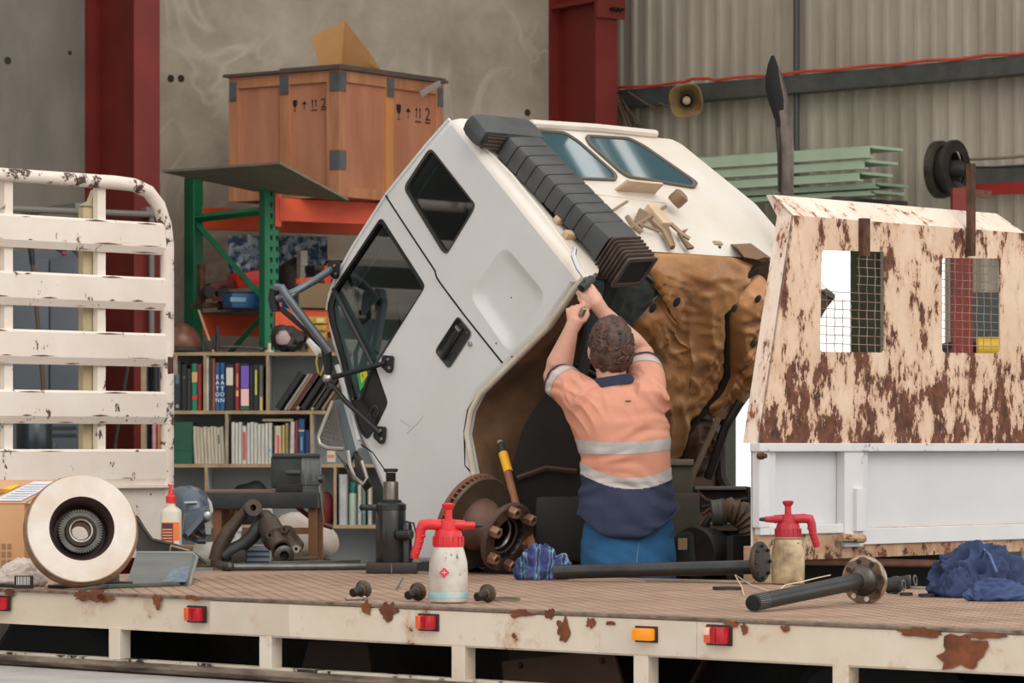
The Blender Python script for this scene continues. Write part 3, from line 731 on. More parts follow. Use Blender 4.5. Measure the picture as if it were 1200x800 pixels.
t = thing('oily_linkage', 'heap of oily linkage with pale rag on bookshelf top', 'machine part', V((sp(340, 0).x, SD + .14, zt)))
lump('casting', V((sp(338, 0).x, SD + .15, zt)), (.11, .1, .1), DARK, 11, .5, 8, parent=t); lump('pale_rag', V((sp(331, 0).x, SD + .06, zt + .05)), (.05, .03, .05), flat(178, 148, 146, .9), 3, .4, 14, parent=t)
for i in range(4): obj('link', MB().tube([V((sp(322 + i * 9, 0).x, SD + .1, zt + .02)), V((sp(326 + i * 10, 0).x, SD + .05, zt + .12 - .02 * i)), V((sp(334 + i * 8, 0).x, SD + .1, zt + .03))], .012, 6), STEEL if i % 2 else DARK, t)
c = V((sp(315, 0).x, SD + .05, zt))
t = thing('small_bearing', 'small pale fitting on shelf top beneath green upright', 'fitting', c)
obj('flange', MB().lathe([(.03, 0), (.03, .012), (.012, .014), (.012, .06)], c, ZH, 14), flat(190, 180, 160, .5), t)
c = V((sp(371, 0).x, SD + .16, zt))
t = thing('yellow_case', 'battered yellow case on bookshelf end next to cab windscreen', 'case', c)
yel = mat('battered_yellow', (190, 150, 50), .6, c2=(140, 110, 44), scale=8)
obj('body', MB().box(c + ZH * .09, (.12, .18, .18), bev=.01), yel, t); obj('lid', MB().box(c + ZH * .21, (.125, .185, .05), bev=.01), yel, t)
for i in range(3): obj('rib', MB().box(c + ZH * (.04 + i * .05) - SY * .092, (.11, .006, .014)), flat(110, 84, 36), t, 0)
obj('label', MB().box(c + ZH * .21 - SY * .094 + SX * .02, (.05, .003, .03)), flat(206, 190, 120), t, 0)
bar('cable_loop', 'yellow cable loop hanging down beside leaning binders', 'cable', [sp(372, 416, -.03), sp(371, 424, -.05), sp(373, 436, -.06), sp(376, 440, -.06), sp(379, 432, -.05), sp(382, 418, -.03)], .006, flat(176, 140, 60), 6)
# ------------------------------------------------------------------ things on the sheet metal wall
def rwp(px, py, off=0): return ray_plane(px, py, corner - RN * off, RN)
brass = mat('tarnished_horn_enamel', (150, 126, 82), .5, .3, c2=(112, 92, 60), scale=9)
hc = rwp(804, 118, .55)
t = thing('horn_speaker', 'squarish tan horn loudspeaker hanging under the wall girt', 'loudspeaker', hc)
hx, hz = V((1, -.1, 0)).normalized(), V((0, -.12, 1)).normalized(); hy = -hx.cross(hz)          # hy: towards the yard
if hy.y > 0: hy = -hy
def sq(r, d, k=3.2):
    out = []
    for i in range(32):
        a = 2 * PI * i / 32; ca, sa = math.cos(a), math.sin(a)
        rr = r / (abs(ca) ** k + abs(sa) ** k) ** (1 / k)
        out.append(hc + hx * rr * math.cos(a + .18) + hz * rr * math.sin(a + .18) + hy * d)
    return out
obj('horn', MB().loft([sq(.035, -.25, 2), sq(.05, -.16, 2), sq(.085, -.05, 2.4), sq(.118, 0), sq(.124, .006), sq(.118, .008), sq(.11, .002), sq(.075, -.05, 2.4), sq(.045, -.14, 2)]), brass, t)
obj('throat', MB().loft([sq(.046, -.13, 2), sq(.046, -.125, 2)]), flat(30, 24, 18, .8), t)
obj('reflector_cap', MB().lathe([(.03, 0), (.034, .03), (.026, .055), (.004, .06)], hc - hy * .09, hy, 16), mat('pale_plastic', (186, 156, 118), .5), t)
obj('reflector_ring', MB().ring([(.06, 0), (.062, .02), (.05, .02), (.05, 0)], hc - hy * .11, hy, 20), flat(66, 52, 34), t)
obj('driver', MB().lathe([(.05, 0), (.055, .02), (.055, .1), (.04, .12)], hc - hy * .36, hy, 16), brass, t)
obj('bracket', MB().box(hc - hy * .3 + ZH * .06, (.03, .3, .12), (hx, hy, hz)), galv, t)
wire = flat(112, 92, 74, .8)
pts = []
t = thing('wire_tangle', 'tangle of pale wires hanging under girt beside the red column', 'wires', rwp(745, 150, .3))
for sd in range(6):
    random.seed(40 + sd)
    pts = []
    x0, y0 = (723, 110); x1, y1 = [(760, 165), (752, 148), (742, 158), (790, 126), (730, 160), (735, 150)][sd]
    for i in range(9):
        s = i / 8; bow = math.sin(s * PI) * random.uniform(-12, 12)
        pts.append(rwp(x0 + (x1 - x0) * s + bow * .5, y0 + (y1 - y0) * s + bow, .25 + .05 * sd * s))
    obj('wire', MB().tube(pts, .009, 5), wire, t)
c = rwp(736, 145, .22)
obj('coil', MB().tube([c + CR * .055 * math.cos(a / 3) * 1 + ZH * .1 * math.sin(a / 3) for a in range(0, 40)], .008, 5), wire, t)

# stacked green roll formed lengths lying on wall brackets
gsec = mat('pale_green_roll_formed_steel', (196, 218, 190), .45, c2=(180, 204, 176), scale=3)
gd = mat('darker_green_roll_formed_steel', (160, 182, 156), .5, c2=(144, 166, 142), scale=3)
sA, sB = wr_s(745), wr_s(1090)
ys = [(184, 198, 0), (199, 210, .02), (212, 223, .04), (225, 232, .07), (233, 239, .1)]
for i, (y0, y1, ins) in enumerate(ys):
    zt_, zb_ = rwp(825, y0, .7).z, rwp(825, y1, .7).z
    b = MB(); h = zt_ - zb_
    prof = [(0, 0), (0, h * .86), (.06, h), (.42, h), (.42, h - .02), (.07, h - .02), (.02, h * .8), (.02, .012), (.06, .012), (.06, 0)]
    def sec(s): return [corner + RW * s - RN * (.75 - ins - x) + ZH * (zb_ + z - corner.z) for x, z in prof]
    e = sB - .02 * (i % 3) * 3
    b.loft([sec(sA), sec(e)])
    tag(obj('roll_formed_length', b, gsec if i % 2 == 0 or i == 1 else gd, None, 0), ['top pale green steel length on the wall rack', 'second pale green steel length from the top of wall stack', 'middle pale green steel length in the wall stack', 'second lowest green steel length in the wall stack', 'lowest thin green steel length in the wall stack'][i], 'steel length')
zbr = rwp(825, 240, .7).z
rack_b = thing('wall_bracket', 'grey wall brackets carrying the green steel lengths', 'bracket', corner + RW * 2 + ZH * (zbr - corner.z))
for s in (sA + .3, wr_s(860), wr_s(1060)):
    p = corner + RW * s - RN * .42; p.z = zbr - .03
    obj('arm', MB().box(p, (.06, .84, .05), (RW, RN, ZH)), galv, rack_b, 0)
    p = corner + RW * s - RN * .06; p.z = zbr - .2
    obj('back_plate', MB().box(p, (.06, .1, .4), (RW, RN, ZH)), galv, rack_b, 0)

# red painted rail with rods above it
p0, p1 = rwp(1130, 223, .5), rwp(1330, 214, .5)
tag(obj('red_rail', MB().box((p0 + p1) / 2, ((p1 - p0).length, .06, .08), ((p1 - p0).normalized(), RN, ZH)), mat('rail_red', (168, 50, 42), .5), None, 0), 'red steel rail below the girt at wall end', 'rail')
for i, (a, y0, e, y1, r, c) in enumerate(((1106, 188, 1240, 180, .011, (138, 122, 100)), (1106, 196, 1230, 194, .008, (40, 40, 38)))):
    tag(obj('steel_rod', MB().tube([rwp(a, y0, .62), rwp((a + e) / 2, (y0 + y1) / 2 + 1, .6), rwp(e, y1, .6)], r, 8), flat(*c)), ['tan rod sticking out beside the cable reel, upper one', 'black rod sticking out beside the cable reel, lower one'][i], 'rod')
# dark wheel reel hung on its arm
rc = rwp(1096, 199, .95)
t = thing('cable_reel', 'dark greasy cable reel at the end of green steel lengths', 'reel', rc)
ra = (RW * .97 + RN * .12).normalized()
obj('rim', MB().ring([(.17, 0), (.2, .015), (.2, .06), (.17, .075), (.12, .06), (.12, .015)], rc, ra, 28), mat('greasy_black', (40, 36, 32), .5, c2=(70, 62, 50), scale=14, bump=.6, bscale=20), t)
obj('rim', MB().ring([(.17, 0), (.2, .015), (.2, .05), (.12, .05)], rc + ra * .12, ra, 28), DARK, t)
obj('hub', MB().lathe([(.06, -.04), (.06, .2), (.03, .24)], rc, ra, 16), DARK, t)
ry = ra.cross(ZH).normalized()
for k in range(5):
    a = 2 * PI * k / 5 + .3
    obj('spoke', MB().tube([rc + ra * .03 + (ry * math.cos(a) + ZH * math.sin(a)) * .05, rc + ra * .03 + (ry * math.cos(a) + ZH * math.sin(a)) * .17], .018, 6), DARK, t)
obj('cable_wrap', MB().ring([(.14, .06), (.15, .08), (.15, .11), (.14, .13)], rc, ra, 24), mat('tan_black_rope', (62, 54, 42), .8, c2=(30, 28, 26), scale=30), t)
obj('arm', MB().box(rwp(1112, 212, .9), (.3, .03, .05), ((RW - ZH * .5).normalized(), RN, ZH), .004), galv, t)
obj('arm', MB().box(rwp(1113, 198, .9), (.24, .03, .03), (RW, RN, ZH), .004), RUSTY, t)
obj('hook', MB().tube([rwp(1120, 220, .9), rwp(1124, 226, .9), rwp(1125, 234, .9)], [.02, .025, .012], 8), BRIGHT, t)

# ------------------------------------------------------------------ exhaust stack of the tilted truck
chrome_old = mat('burnt_exhaust_chrome', (118, 106, 98), .35, .85, c2=(60, 52, 48), scale=7, stretch=(1, 1, .5))
soot = mat('soot_black', (14, 13, 13), .9)
XD = 15.1
def ex(px, py): return at(px, py, XD)
t = thing('exhaust_stack', 'tall sooty exhaust stack rising behind the rusty headboard', 'exhaust pipe', ex(919, 560))
obj('pipe', MB().tube([ex(921, 560), ex(921, 300), ex(921, 225), ex(921, 172), ex(919, 150), ex(915, 130)], .034, 18), chrome_old, t)
# cut end: an oval mouth facing the yard
mx, mz = V((1, 0, 0)), V((-.16, -.12, 1)).normalized()
def mo(px, py, rx, rd): c = ex(px, py); return [c + mx * rx * math.cos(a) + V((0, 1, 0)) * rd * math.sin(a) for a in [2 * PI * k / 18 for k in range(18)]]
obj('tip', MB().loft([[p + V((-.012, -.03, 0)) for p in mo(915, 150, .006, .004)], [p + V((-.008, -.012, 0)) for p in mo(915, 138, .022, .02)], mo(910, 118, .035, .034), mo(907, 104, .037, .033), mo(905.5, 90, .031, .026), mo(905.5, 76, .021, .015), mo(905.5, 65, .006, .004)]), soot, t)
obj('tip_side', MB().loft([[p + V((.004, .012, 0)) for p in mo(917, 134, .034, .032)], [p + V((.006, .014, 0)) for p in mo(913, 118, .035, .034)], [p + V((.006, .014, 0)) for p in mo(909, 102, .037, .034)], [p + V((.004, .012, 0)) for p in mo(907, 86, .029, .026)], [p + V((.002, .01, 0)) for p in mo(906, 68, .008, .008)]]), chrome_old, t)
obj('seam', MB().tube([ex(912, 225) + V((0, -.02, 0)), ex(911.5, 180) + V((0, -.02, 0)), ex(908, 140) + V((0, -.03, 0))], .004, 6), DARK, t)
obj('silencer', MB().lathe([(.05, 0), (.09, .02), (.09, .5), (.05, .54)], ex(921, 640), ZH, 18), RUSTY, t)

# ------------------------------------------------------------------ headboard of the tilted truck
hb_cream = mat('cream_paint_rust_eaten', (222, 196, 172), .65, c2=(206, 176, 150), scale=5, rust=.58, rustc=(116, 70, 50), rscale=9, rstretch=(1.2, 1.2, .6), streak=1, edge=.03, speck=.42, rustz=(1.36, 1.85, .085))
hb_top = mat('cream_paint_streaked', (228, 212, 198), .6, c2=(220, 198, 180), scale=5, rust=.42, rustc=(150, 90, 60), rscale=9, rstretch=(1.6, 1.6, .5), streak=1, speck=.3)
hb_rust = mat('rust_scabbed_cream', (214, 182, 156), .75, c2=(196, 154, 124), scale=7, rust=.70, rustc=(110, 62, 42), rscale=9, rstretch=(1.4, 1.4, .8), streak=1, edge=.05, speck=.6)
hb_white = mat('repainted_white_steel', (214, 212, 212), .5, c2=(204, 202, 202), scale=4, rust=.40, rustc=(140, 96, 66), rscale=5, speck=.12)
hb_pale = mat('grey_white_panel', (206, 206, 208), .5, c2=(198, 198, 200), scale=2.5)
hb_edge = mat('rusty_sill_steel', (196, 168, 140), .75, c2=(150, 104, 72), scale=9, rust=.6, rustc=(110, 64, 42), rscale=9)
HB0 = at(890, 640, 13.3)                                   # lower corner nearest the mechanic
HF, HW = HB0.dot(FH), HB0.dot(WH)
TILT = 0.0
tiltn = (FH * math.cos(TILT) + ZH * math.sin(TILT)).normalized()   # upper sheet leans back over the tray
PB = ray_plane(890, 519, HB0, FH)
hu = (ZH * math.cos(TILT) - FH * math.sin(TILT)).normalized()
def hbp(px, py): return ray_plane(px, py, PB, tiltn)
hb = thing('truck_headboard', 'rust eaten cream steel headboard with mesh windows behind the mechanic', 'headboard', T(HF, HW + .8, .2))
HWID = 1.74
def hb_uv(p): q = p - PB; return (q.dot(WH), q.dot(hu))
TLc = hb_uv(hbp(929, 252)); BLc = (-.005, 0.0)
topv = TLc[1]
win1 = [hb_uv(hbp(*q)) for q in ((963, 293), (1037, 295), (1037, 413), (961, 412))]
win2 = [hb_uv(hbp(*q)) for q in ((1104, 302), (1172, 303), (1172, 414), (1104, 413))]
def hb3(u, v, off=0): return PB + WH * u + hu * v + tiltn * off
def sheet_holes(outer, holes, to3, thick, nrm):
    """a plate with rounded holes: filled both sides and walled"""
    b = MB(); bm = b.bm
    loops = []
    for side in (0, 1):
        es = []
        for lp in [outer] + holes:
            vs = [bm.verts.new(to3(*p) + nrm * thick * side) for p in lp]
            loops.append(vs)
            es += [bm.edges.new((vs[i], vs[(i + 1) % len(vs)])) for i in range(len(vs))]
        bmesh.ops.triangle_fill(bm, use_beauty=True, use_dissolve=False, edges=es, normal=nrm)
    n = len(loops) // 2
    for a, c in zip(loops[:n], loops[n:]):
        for i in range(len(a)):
            j = (i + 1) % len(a); bm.faces.new((a[i], a[j], c[j], c[i]))
    return b
def rr2(q, r): return [(p.x, p.y) for p in rnd([V((a, b_, 0)) for a, b_ in q], r, 3)]
w1, w2 = rr2(win1, .02), rr2(win2, .02)
outer = [BLc, (HWID, 0), (HWID, topv), TLc]
zs_ = .10                                                   # lower strip carries more rust
obj('sheet', sheet_holes(outer, [w1, w2], hb3, .006, tiltn), hb_cream, hb, 0)
# folded lip leaning forward over the cab, with its end plate
lipd = (FH * .62 + ZH * .78).normalized()
L0 = ray_plane(905, 228, hb3(*TLc), WH)
lv = L0 - hb3(*TLc)
lipe = [hb3(*TLc), hb3(HWID, topv), hb3(HWID - .06, topv) + lv, hb3(*TLc) + lv]
obj('folded_lip', MB().prism(lipe, V((lv.cross(WH)).normalized() * .006)), hb_top, hb, 0)
eL = [hb3(*BLc, .0), hb3(*TLc), hb3(*TLc) + lv, hb3(*TLc) + lv + FH * .03, hb3(*TLc) + FH * .075, hb3(*BLc) + FH * .075]
obj('edge_return', MB().prism(eL, WH * .006), hb_top, hb, 0)
for s in (hb_uv(hbp(1010, 280))[0], ):
    obj('rust_post', MB().box(hb3(s, topv - .065, -.012), (.045, .022, .145), (WH, tiltn, hu)), RUSTY, hb, 0)
s2_ = hb_uv(hbp(1133, 280))[0]
p0, p1 = hbp(1133, 300), hbp(1133, 192)
obj('tall_post', MB().box((p0 + p1) / 2 - tiltn * .02 + ZH * 0, (.03, .025, (p1 - p0).length), (WH, tiltn, hu)), RUSTY, hb, 0)
obj('post_stub', MB().box(hbp(1148, 227) - tiltn * .0, (.13, .03, .03), (WH, tiltn, hu)), RUSTY, hb, 0)
# wire mesh, each window a grid of crimped wires
wirem = mat('rust_tinged_mesh_wire', (172, 152, 130), .5, .3, c2=(120, 90, 70), scale=10)
for q, torn in ((win1, True), (win2, False)):
    u0, u1 = min(p[0] for p in q), max(p[0] for p in q); v0, v1 = min(p[1] for p in q), max(p[1] for p in q)
    g = obj('mesh_screen', MB().loft([[hb3(u, v1 - .002, .012) for u in (u0 - .02, u1 + .02)] + [hb3(u, v1 + .014, .012) for u in (u1 + .02, u0 - .02)], [hb3(u, v1 - .002, .016) for u in (u0 - .02, u1 + .02)] + [hb3(u, v1 + .014, .016) for u in (u1 + .02, u0 - .02)]]), wirem, hb, 0)
    n = 8; 
    um = u0 + (u1 - u0) * .60                                # torn away beyond this for the upper left
    for i in range(1, 8):
        u = u0 + (u1 - u0) * i / 8
        va, vb = v0, v1
        if torn and u < um: vb = v0 + (v1 - v0) * (.62 - .2 * abs(i - 1) / 4)
        obj('mesh_wire', MB().tube([hb3(u, va, .008 + .002 * (k % 2)) if k == 0 else hb3(u + .001 * (-1) ** k, va + (vb - va) * k / 8, .008 + .002 * (k % 2)) for k in range(9)], .0016, 4), wirem, g, 0)
    for j in range(1, 12):
        v = v0 + (v1 - v0) * j / 12
        ua = um - .004 if torn and j > 7 else u0
        obj('mesh_wire', MB().tube([hb3(ua, v, .008), hb3(u1, v, .010)], .0016, 4), wirem, g, 0)
    if torn:
        tri = [hb3(u0, v0 + (v1 - v0) * .62, .014), hb3(u0 + .085, v0 + (v1 - v0) * .48, .018), hb3(u0, v0 + (v1 - v0) * .26, .014)]
        obj('torn_flap', MB().prism(tri, tiltn * .003), mat('dark_torn_mesh', (64, 50, 42), .8), g, 0)
# lower frame with two recessed panels
def hbv(px, py, off=0): return ray_plane(px, py, HB0 + FH * off, FH)
def low(x0, y0, x1, y1, off, th, name, m, par=hb):
    a, c = hbv(x0, y0), hbv(x1, y1); ctr = (a + c) / 2 + FH * (off + th / 2)
    return obj(name, MB().box(ctr, (abs((c - a).dot(WH)), th, abs(c.z - a.z)), (WH, FH, ZH), .003), m, par, 0)
low(888, 519, 1330, 640, .03, .004, 'backing_sheet', hb_pale)
low(886, 519, 1330, 528, -.02, .05, 'top_rail', hb_white); low(888, 519, 900, 618, -.008, .035, 'side_stile', hb_white); low(987, 522, 1009, 640, -.012, .04, 'post', hb_white)
low(890, 616, 992, 624, -.006, .03, 'bottom_rail', hb_white); low(1005, 619, 1330, 627, -.006, .03, 'bottom_rail', hb_white)
low(900, 526, 909, 617, .0, .02, 'panel_edge', hb_pale); low(1009, 527, 1017, 620, .0, .02, 'panel_edge', hb_pale)
low(997, 572, 1008, 622, -.03, .02, 'hinge_barrel', hb_white)
low(890, 622, 1330, 641, .004, .03, 'sill', hb_edge); low(886, 640, 916, 690, .01, .05, 'leg', hb_edge)
low(1018, 639, 1028, 690, .01, .03, 'leg', hb_edge); low(1140, 640, 1146, 690, .01, .03, 'leg', hb_edge)
obj('hinge_pin', MB().tube([hbv(985, 630, -.03), hbv(1012, 631, -.03)], .016, 8), hb_edge, hb)
obj('latch_bolt', MB().lathe([(.014, 0), (.014, .02), (.009, .02), (.009, .035)], hbv(889, 534, -.02), -FH, 8), RUSTY, hb)
p0, p1 = hbv(900, 657, .05), hbv(1330, 664, .05)
obj('rusty_pipe_rail', MB().tube([p0, p1], .016, 10), mat('orange_brown_rust', (132, 84, 60), .8, c2=(96, 60, 44), scale=9), hb)
# own tray floor of that truck behind the headboard, dark beneath
tf = thing('rear_truck_tray', 'dark steel tray floor under the rusty headboard', 'truck tray', T(HF - 1.2, HW + .8, .4))
obj('floor_plate', MB().box(T(HF - 1.5, HW + .95, .5), (3.0, 1.5, .05), (FH, WH, ZH)), DARK, tf, 0)
obj('cross_beam', MB().box(T(HF - .02, HW + 1.0, .46), (.1, 1.6, .1), (FH, WH, ZH)), DARK, tf, 0)
obj('dark_blocker', MB().box(T(HF + .22, HW + .95, .68), (.03, 1.7, .66), (FH, WH, ZH)), flat(20, 19, 18, .9), tf, 0)  # black panel added to keep the gap under the headboard dark
# ------------------------------------------------------------------ tilted truck cab
cabw = mat('cab_white_enamel', (206, 206, 206), .32, c2=(196, 195, 193), scale=1.6, coat=.25, rust=.12, rustc=(150, 120, 90), rscale=6)
cabr = mat('dusty_cream_enamel', (220, 214, 206), .42, c2=(208, 196, 180), scale=2.4, rust=.14, rustc=(168, 128, 88), rscale=5)
under = mat('brown_grimy_underside', (128, 94, 64), .65, c2=(58, 46, 36), scale=3.5, bump=.3, bscale=16, contrast=.2)
blackp = mat('black_textured_plastic', (58, 60, 62), .5, c2=(74, 74, 74), scale=6)
blackg = mat('glossy_black_trim', (24, 26, 28), .3)
seal = mat('window_rubber', (52, 48, 44), .6)
def glass(name, tint, fr):
    m = bpy.data.materials.new(name); m.use_nodes = True; nt = m.node_tree; nt.nodes.clear(); N = nt.nodes.new; L = nt.links.new
    o = N('ShaderNodeOutputMaterial'); mx = N('ShaderNodeMixShader'); tr = N('ShaderNodeBsdfTransparent'); gl = N('ShaderNodeBsdfGlossy'); f = N('ShaderNodeValue')
    tr.inputs[0].default_value = tint; gl.inputs['Roughness'].default_value = .03; f.outputs[0].default_value = fr
    L(f.outputs[0], mx.inputs[0]); L(tr.outputs[0], mx.inputs[1]); L(gl.outputs[0], mx.inputs[2]); L(mx.outputs[0], o.inputs[0]); return m
tint = glass('tinted_window_glass', (.46, .58, .58, 1), .13)
TH = math.radians(46)
BL = at(684, 325, 13.95)
CA = (FH * math.cos(TH) - ZH * math.sin(TH)); CU = (ZH * math.cos(TH) + FH * math.sin(TH))
CWID = 1.59
def roof_lim(w):
    k = [(1.28, .99), (1.363, .967), (1.41, .92), (1.51, .70), (1.58, .545), (1.6, .40)]
    if w <= k[0][0]: return 9
    for (a, b), (c, d) in zip(k, k[1:]):
        if w <= c: return b + (d - b) * (w - a) / (c - a)
    return .4
def cab3(a, u, w): return BL + CA * a + CU * u + WH * w
def S(px, py, off=0): return ray_plane(px, py, BL - WH * off, WH)          # side plane, off = out of it
def Rp(px, py, off=0): return ray_plane(px, py, BL - CA * off, CA)          # rear plane
def S2(px, py): q = S(px, py) - BL; return (q.dot(CA), q.dot(CU))
cab = thing('truck_cab', 'white truck cab tilted steeply forward over its engine', 'truck cab', T(BL.dot(FH) + .5, BL.dot(WH) + .7, 1.0))
top = [(.0, .955), (.035, .985), (.2, 1.01), (.48, 1.04), (.77, 1.035), (.93, 1.02), (1.0, 1.0), (1.06, .965), (1.105, .91), (1.14, .85), (1.205, .68), (1.30, .46), (1.385, .16), S2(452, 597), S2(470, 632), S2(490, 662)]
bs_ = [S2(552, 662), S2(556, 560), S2(546, 508), S2(551, 482), S2(562, 461), S2(640, 384), S2(672, 337), (.0, .0)]
bi_ = [(1.28, -.34), (1.18, -.27), (1.0, -.17), (.82, -.09), (.58, .0), (.33, .08), (.12, .155), (.0, .185)]
rear = [(.0, .25 + .7 * k / 6) for k in range(0, 6)]
def profile(w, ins):
    e = min(w, CWID - w)
    s = max(0, min(1, (e - .05) / .24)); s = s * s * (3 - 2 * s)
    lim = roof_lim(w)
    pts = [(a_, min(u_, lim + max(0, u_ - .97) * .9)) for a_, u_ in top] + [(b[0] * (1 - s) + i[0] * s, b[1] * (1 - s) + i[1] * s) for b, i in zip(bs_, bi_)] + [(a_, min(u_, lim - .005 * (6 - k_))) for k_, (a_, u_) in enumerate(rear)]
    n = len(pts); out = []
    for i in range(n):
        p0, p1 = V(pts[i - 1]).to_2d() if False else V((pts[i - 1][0], pts[i - 1][1], 0)), V((pts[(i + 1) % n][0], pts[(i + 1) % n][1], 0))
        t_ = (p1 - p0).normalized(); nrm = V((-t_.y, t_.x, 0))
        out.append((pts[i][0] + nrm.x * ins * -1, pts[i][1] + nrm.y * ins * -1))
    return out
def sgn():
    p = profile(.5, 0); return sum(p[i][0] * p[(i + 1) % len(p)][1] - p[(i + 1) % len(p)][0] * p[i][1] for i in range(len(p)))
ORI = 1 if sgn() < 0 else -1
ws = [(.0, .034), (.004, .018), (.016, .005), (.036, 0), (.08, 0), (.12, 0), (.16, 0), (.2, 0), (.25, 0), (.3, 0), (.4, 0), (.55, 0), (.7, 0), (.85, 0), (1.0, 0), (1.1, 0), (1.2, 0), (1.28, 0), (1.32, 0), (1.363, 0), (1.39, 0), (1.41, 0), (1.46, 0), (1.51, 0), (1.55, 0), (1.578, 0), (1.587, .01), (1.59, .03)]
secs = [[cab3(a, u, w) for a, u in profile(w, i * ORI)] for w, i in ws]
b = MB(); b.loft(secs, False)
nb = len(top); nt_ = len(top) + len(bs_)
shell = obj('body_shell', b, cabw, cab, 40)
shell.data.materials.append(cabr); shell.data.materials.append(under)
npr = len(secs[0])
for i, p in enumerate(shell.data.polygons):
    k = i % npr
    p.material_index = 0
    if k >= nt_ - 1 or k == npr - 1 or k == 0: p.material_index = 1
    elif nb - 1 <= k < nt_ - 1 and 2 < i // npr < len(ws) - 4: p.material_index = 2
# far side skin
obj('off_side_panel', MB().face(secs[-1]), cabw, cab, 0)

# near side skin with its window openings and pressed recess
def out2(pts): return [S2(*p) for p in pts]
dwin = [(447, 254), (499, 335), (440, 429), (455, 472), (443, 497), (431, 516), (423, 507), (411, 467), (399, 420), (387, 378), (383.5, 358), (391, 338)]
qwin = [(504.5, 172), (557, 239), (555, 247), (524, 298), (518, 294), (473, 220)]
rec = [(591, 286), (641, 346), (598, 416), (549, 346)]
hnd = [(537, 371), (553, 391), (527, 431), (511, 411)]
def rloop(pts, r): return rr2(out2(pts), r)
side_o = profile(0, .034 * ORI)
def side3(a, u): return cab3(a, u, 0)
dl, ql, rl, hl = rloop(dwin, .022), rloop(qwin, .03), rloop(rec, .055), rloop(hnd, .02)
from mathutils.geometry import delaunay_2d_cdt
def inside(p, lp):
    r = False; n = len(lp); j = n - 1
    for i in range(n):
        if (lp[i][1] > p[1]) != (lp[j][1] > p[1]) and p[0] < (lp[j][0] - lp[i][0]) * (p[1] - lp[i][1]) / (lp[j][1] - lp[i][1]) + lp[i][0]: r = not r
        j = i
    return r
vs2, es2 = [], []
for lp in (side_o, dl, ql, rl, hl):
    k0 = len(vs2); vs2 += [Vector((p[0], p[1])) for p in lp]; es2 += [(k0 + i, k0 + (i + 1) % len(lp)) for i in range(len(lp))]
ov, oe, of = delaunay_2d_cdt(vs2, es2, [], 0, 1e-5)[:3]
b = MB(); vv = [b.bm.verts.new(side3(*p)) for p in ov]
for f in of:
    c = (sum(ov[i][0] for i in f) / 3, sum(ov[i][1] for i in f) / 3)
    if inside(c, side_o) and not any(inside(c, l) for l in (dl, ql, rl, hl)): b.bm.faces.new([vv[i] for i in f])
obj('side_panel', b, cabw, cab, 0, recalc=False)
def loopc(lp): return (sum(p[0] for p in lp) / len(lp), sum(p[1] for p in lp) / len(lp))
def shrink(lp, k, dw):
    c = loopc(lp); return [cab3(c[0] + (p[0] - c[0]) * k, c[1] + (p[1] - c[1]) * k, dw) for p in lp]
obj('pressed_recess', MB().loft([shrink(rl, 1, 0), shrink(rl, .96, .002), shrink(rl, .88, .009), shrink(rl, .74, .018), shrink(rl, .64, .022), shrink(rl, .5, .023), shrink(rl, .02, .023)], False), cabw, cab, 60)
obj('handle_recess', MB().loft([shrink(hl, 1.06, -.004), shrink(hl, 1, -.005), shrink(hl, .9, .02), shrink(hl, .05, .022)], False), blackp, cab)
h = obj('door_handle', MB().tube([S(541, 384, -.0), S(533, 396, .012), S(522, 414, .012), S(519, 420, -.01)], [.012, .014, .014, .012], 8), blackg, cab)
obj('lock_barrel', MB().lathe([(.009, 0), (.009, .01), (.005, .012)], S(552, 403, .0), -WH, 12), BRIGHT, cab)
obj('door_catch', MB().box(S(537, 385, .012), (.03, .012, .012), (CU, WH, CA)), BRIGHT, h)
# reveals, seals and panes
def ring(lp, w0, w1, k): return MB().loft([shrink(lp, 1.0, w0), shrink(lp, 1.0, w1), shrink(lp, k, w1), shrink(lp, k, w0)] + [shrink(lp, 1.0, w0)], False)
df = obj('door_window_frame', ring(dl, -.004, .03, .965), blackg, cab)
qf = obj('quarter_window_frame', ring(ql, -.004, .02, .95), seal, cab)
obj('quarter_pane', MB().face(shrink(ql, .97, .012)), tint, qf, 0)
mainp = [(447, 256), (498, 335), (438, 427), (392, 338)]; ventp = [(391, 340), (385, 358), (388, 378), (400, 420), (412, 464), (422, 467), (437, 429)]; lowp = [(438.5, 431), (454, 472), (442, 497), (431, 514), (423, 506), (412, 468), (423, 468)]
obj('door_pane', MB().face([S(*q, -.014) for q in mainp]), tint, df, 0)
obj('vent_pane', MB().face([S(*q, -.014) for q in ventp]), tint, df, 0)
obj('lower_black_panel', MB().prism([S(*q, .001) for q in lowp], WH * .012), blackg, df, 0)
obj('pane_divider', MB().tube([S(391, 338, .0), S(414, 382, .0), S(437, 427, .0)], .011, 6), blackg, df)
obj('pane_divider', MB().tube([S(437, 430, .0), S(423, 468, .0)], .009, 6), blackg, df)
obj('front_quarter_trim', MB().prism([S(*q, .002) for q in ((391, 338), (384, 357), (387, 378), (399, 420), (411, 466), (415, 466), (404, 420), (393, 380), (390, 360), (394, 344))], WH * .01), blackg, df, 0)
text('badge', 'GS', .07, S(438, 485, .003), (S(446, 470) - S(430, 500)) * -1, CA * -1 + CU, flat(54, 56, 60, .4), df)
st = obj('window_sticker', MB().prism([S(*q, -.010) for q in ((418, 436), (430, 432), (432, 446), (422, 458))], WH * .001), flat(60, 176, 84), df, 0)
obj('sticker_label', MB().prism([S(*q, -.009) for q in ((422, 437), (429, 434.5), (430.5, 440), (423.5, 449))], WH * .001), flat(232, 214, 60), st, 0)
text('sticker_letters', '5', .028, S(426, 441, -.008), V((.9, 0, .4)), V((-.3, 0, 1)), flat(50, 60, 40), st)
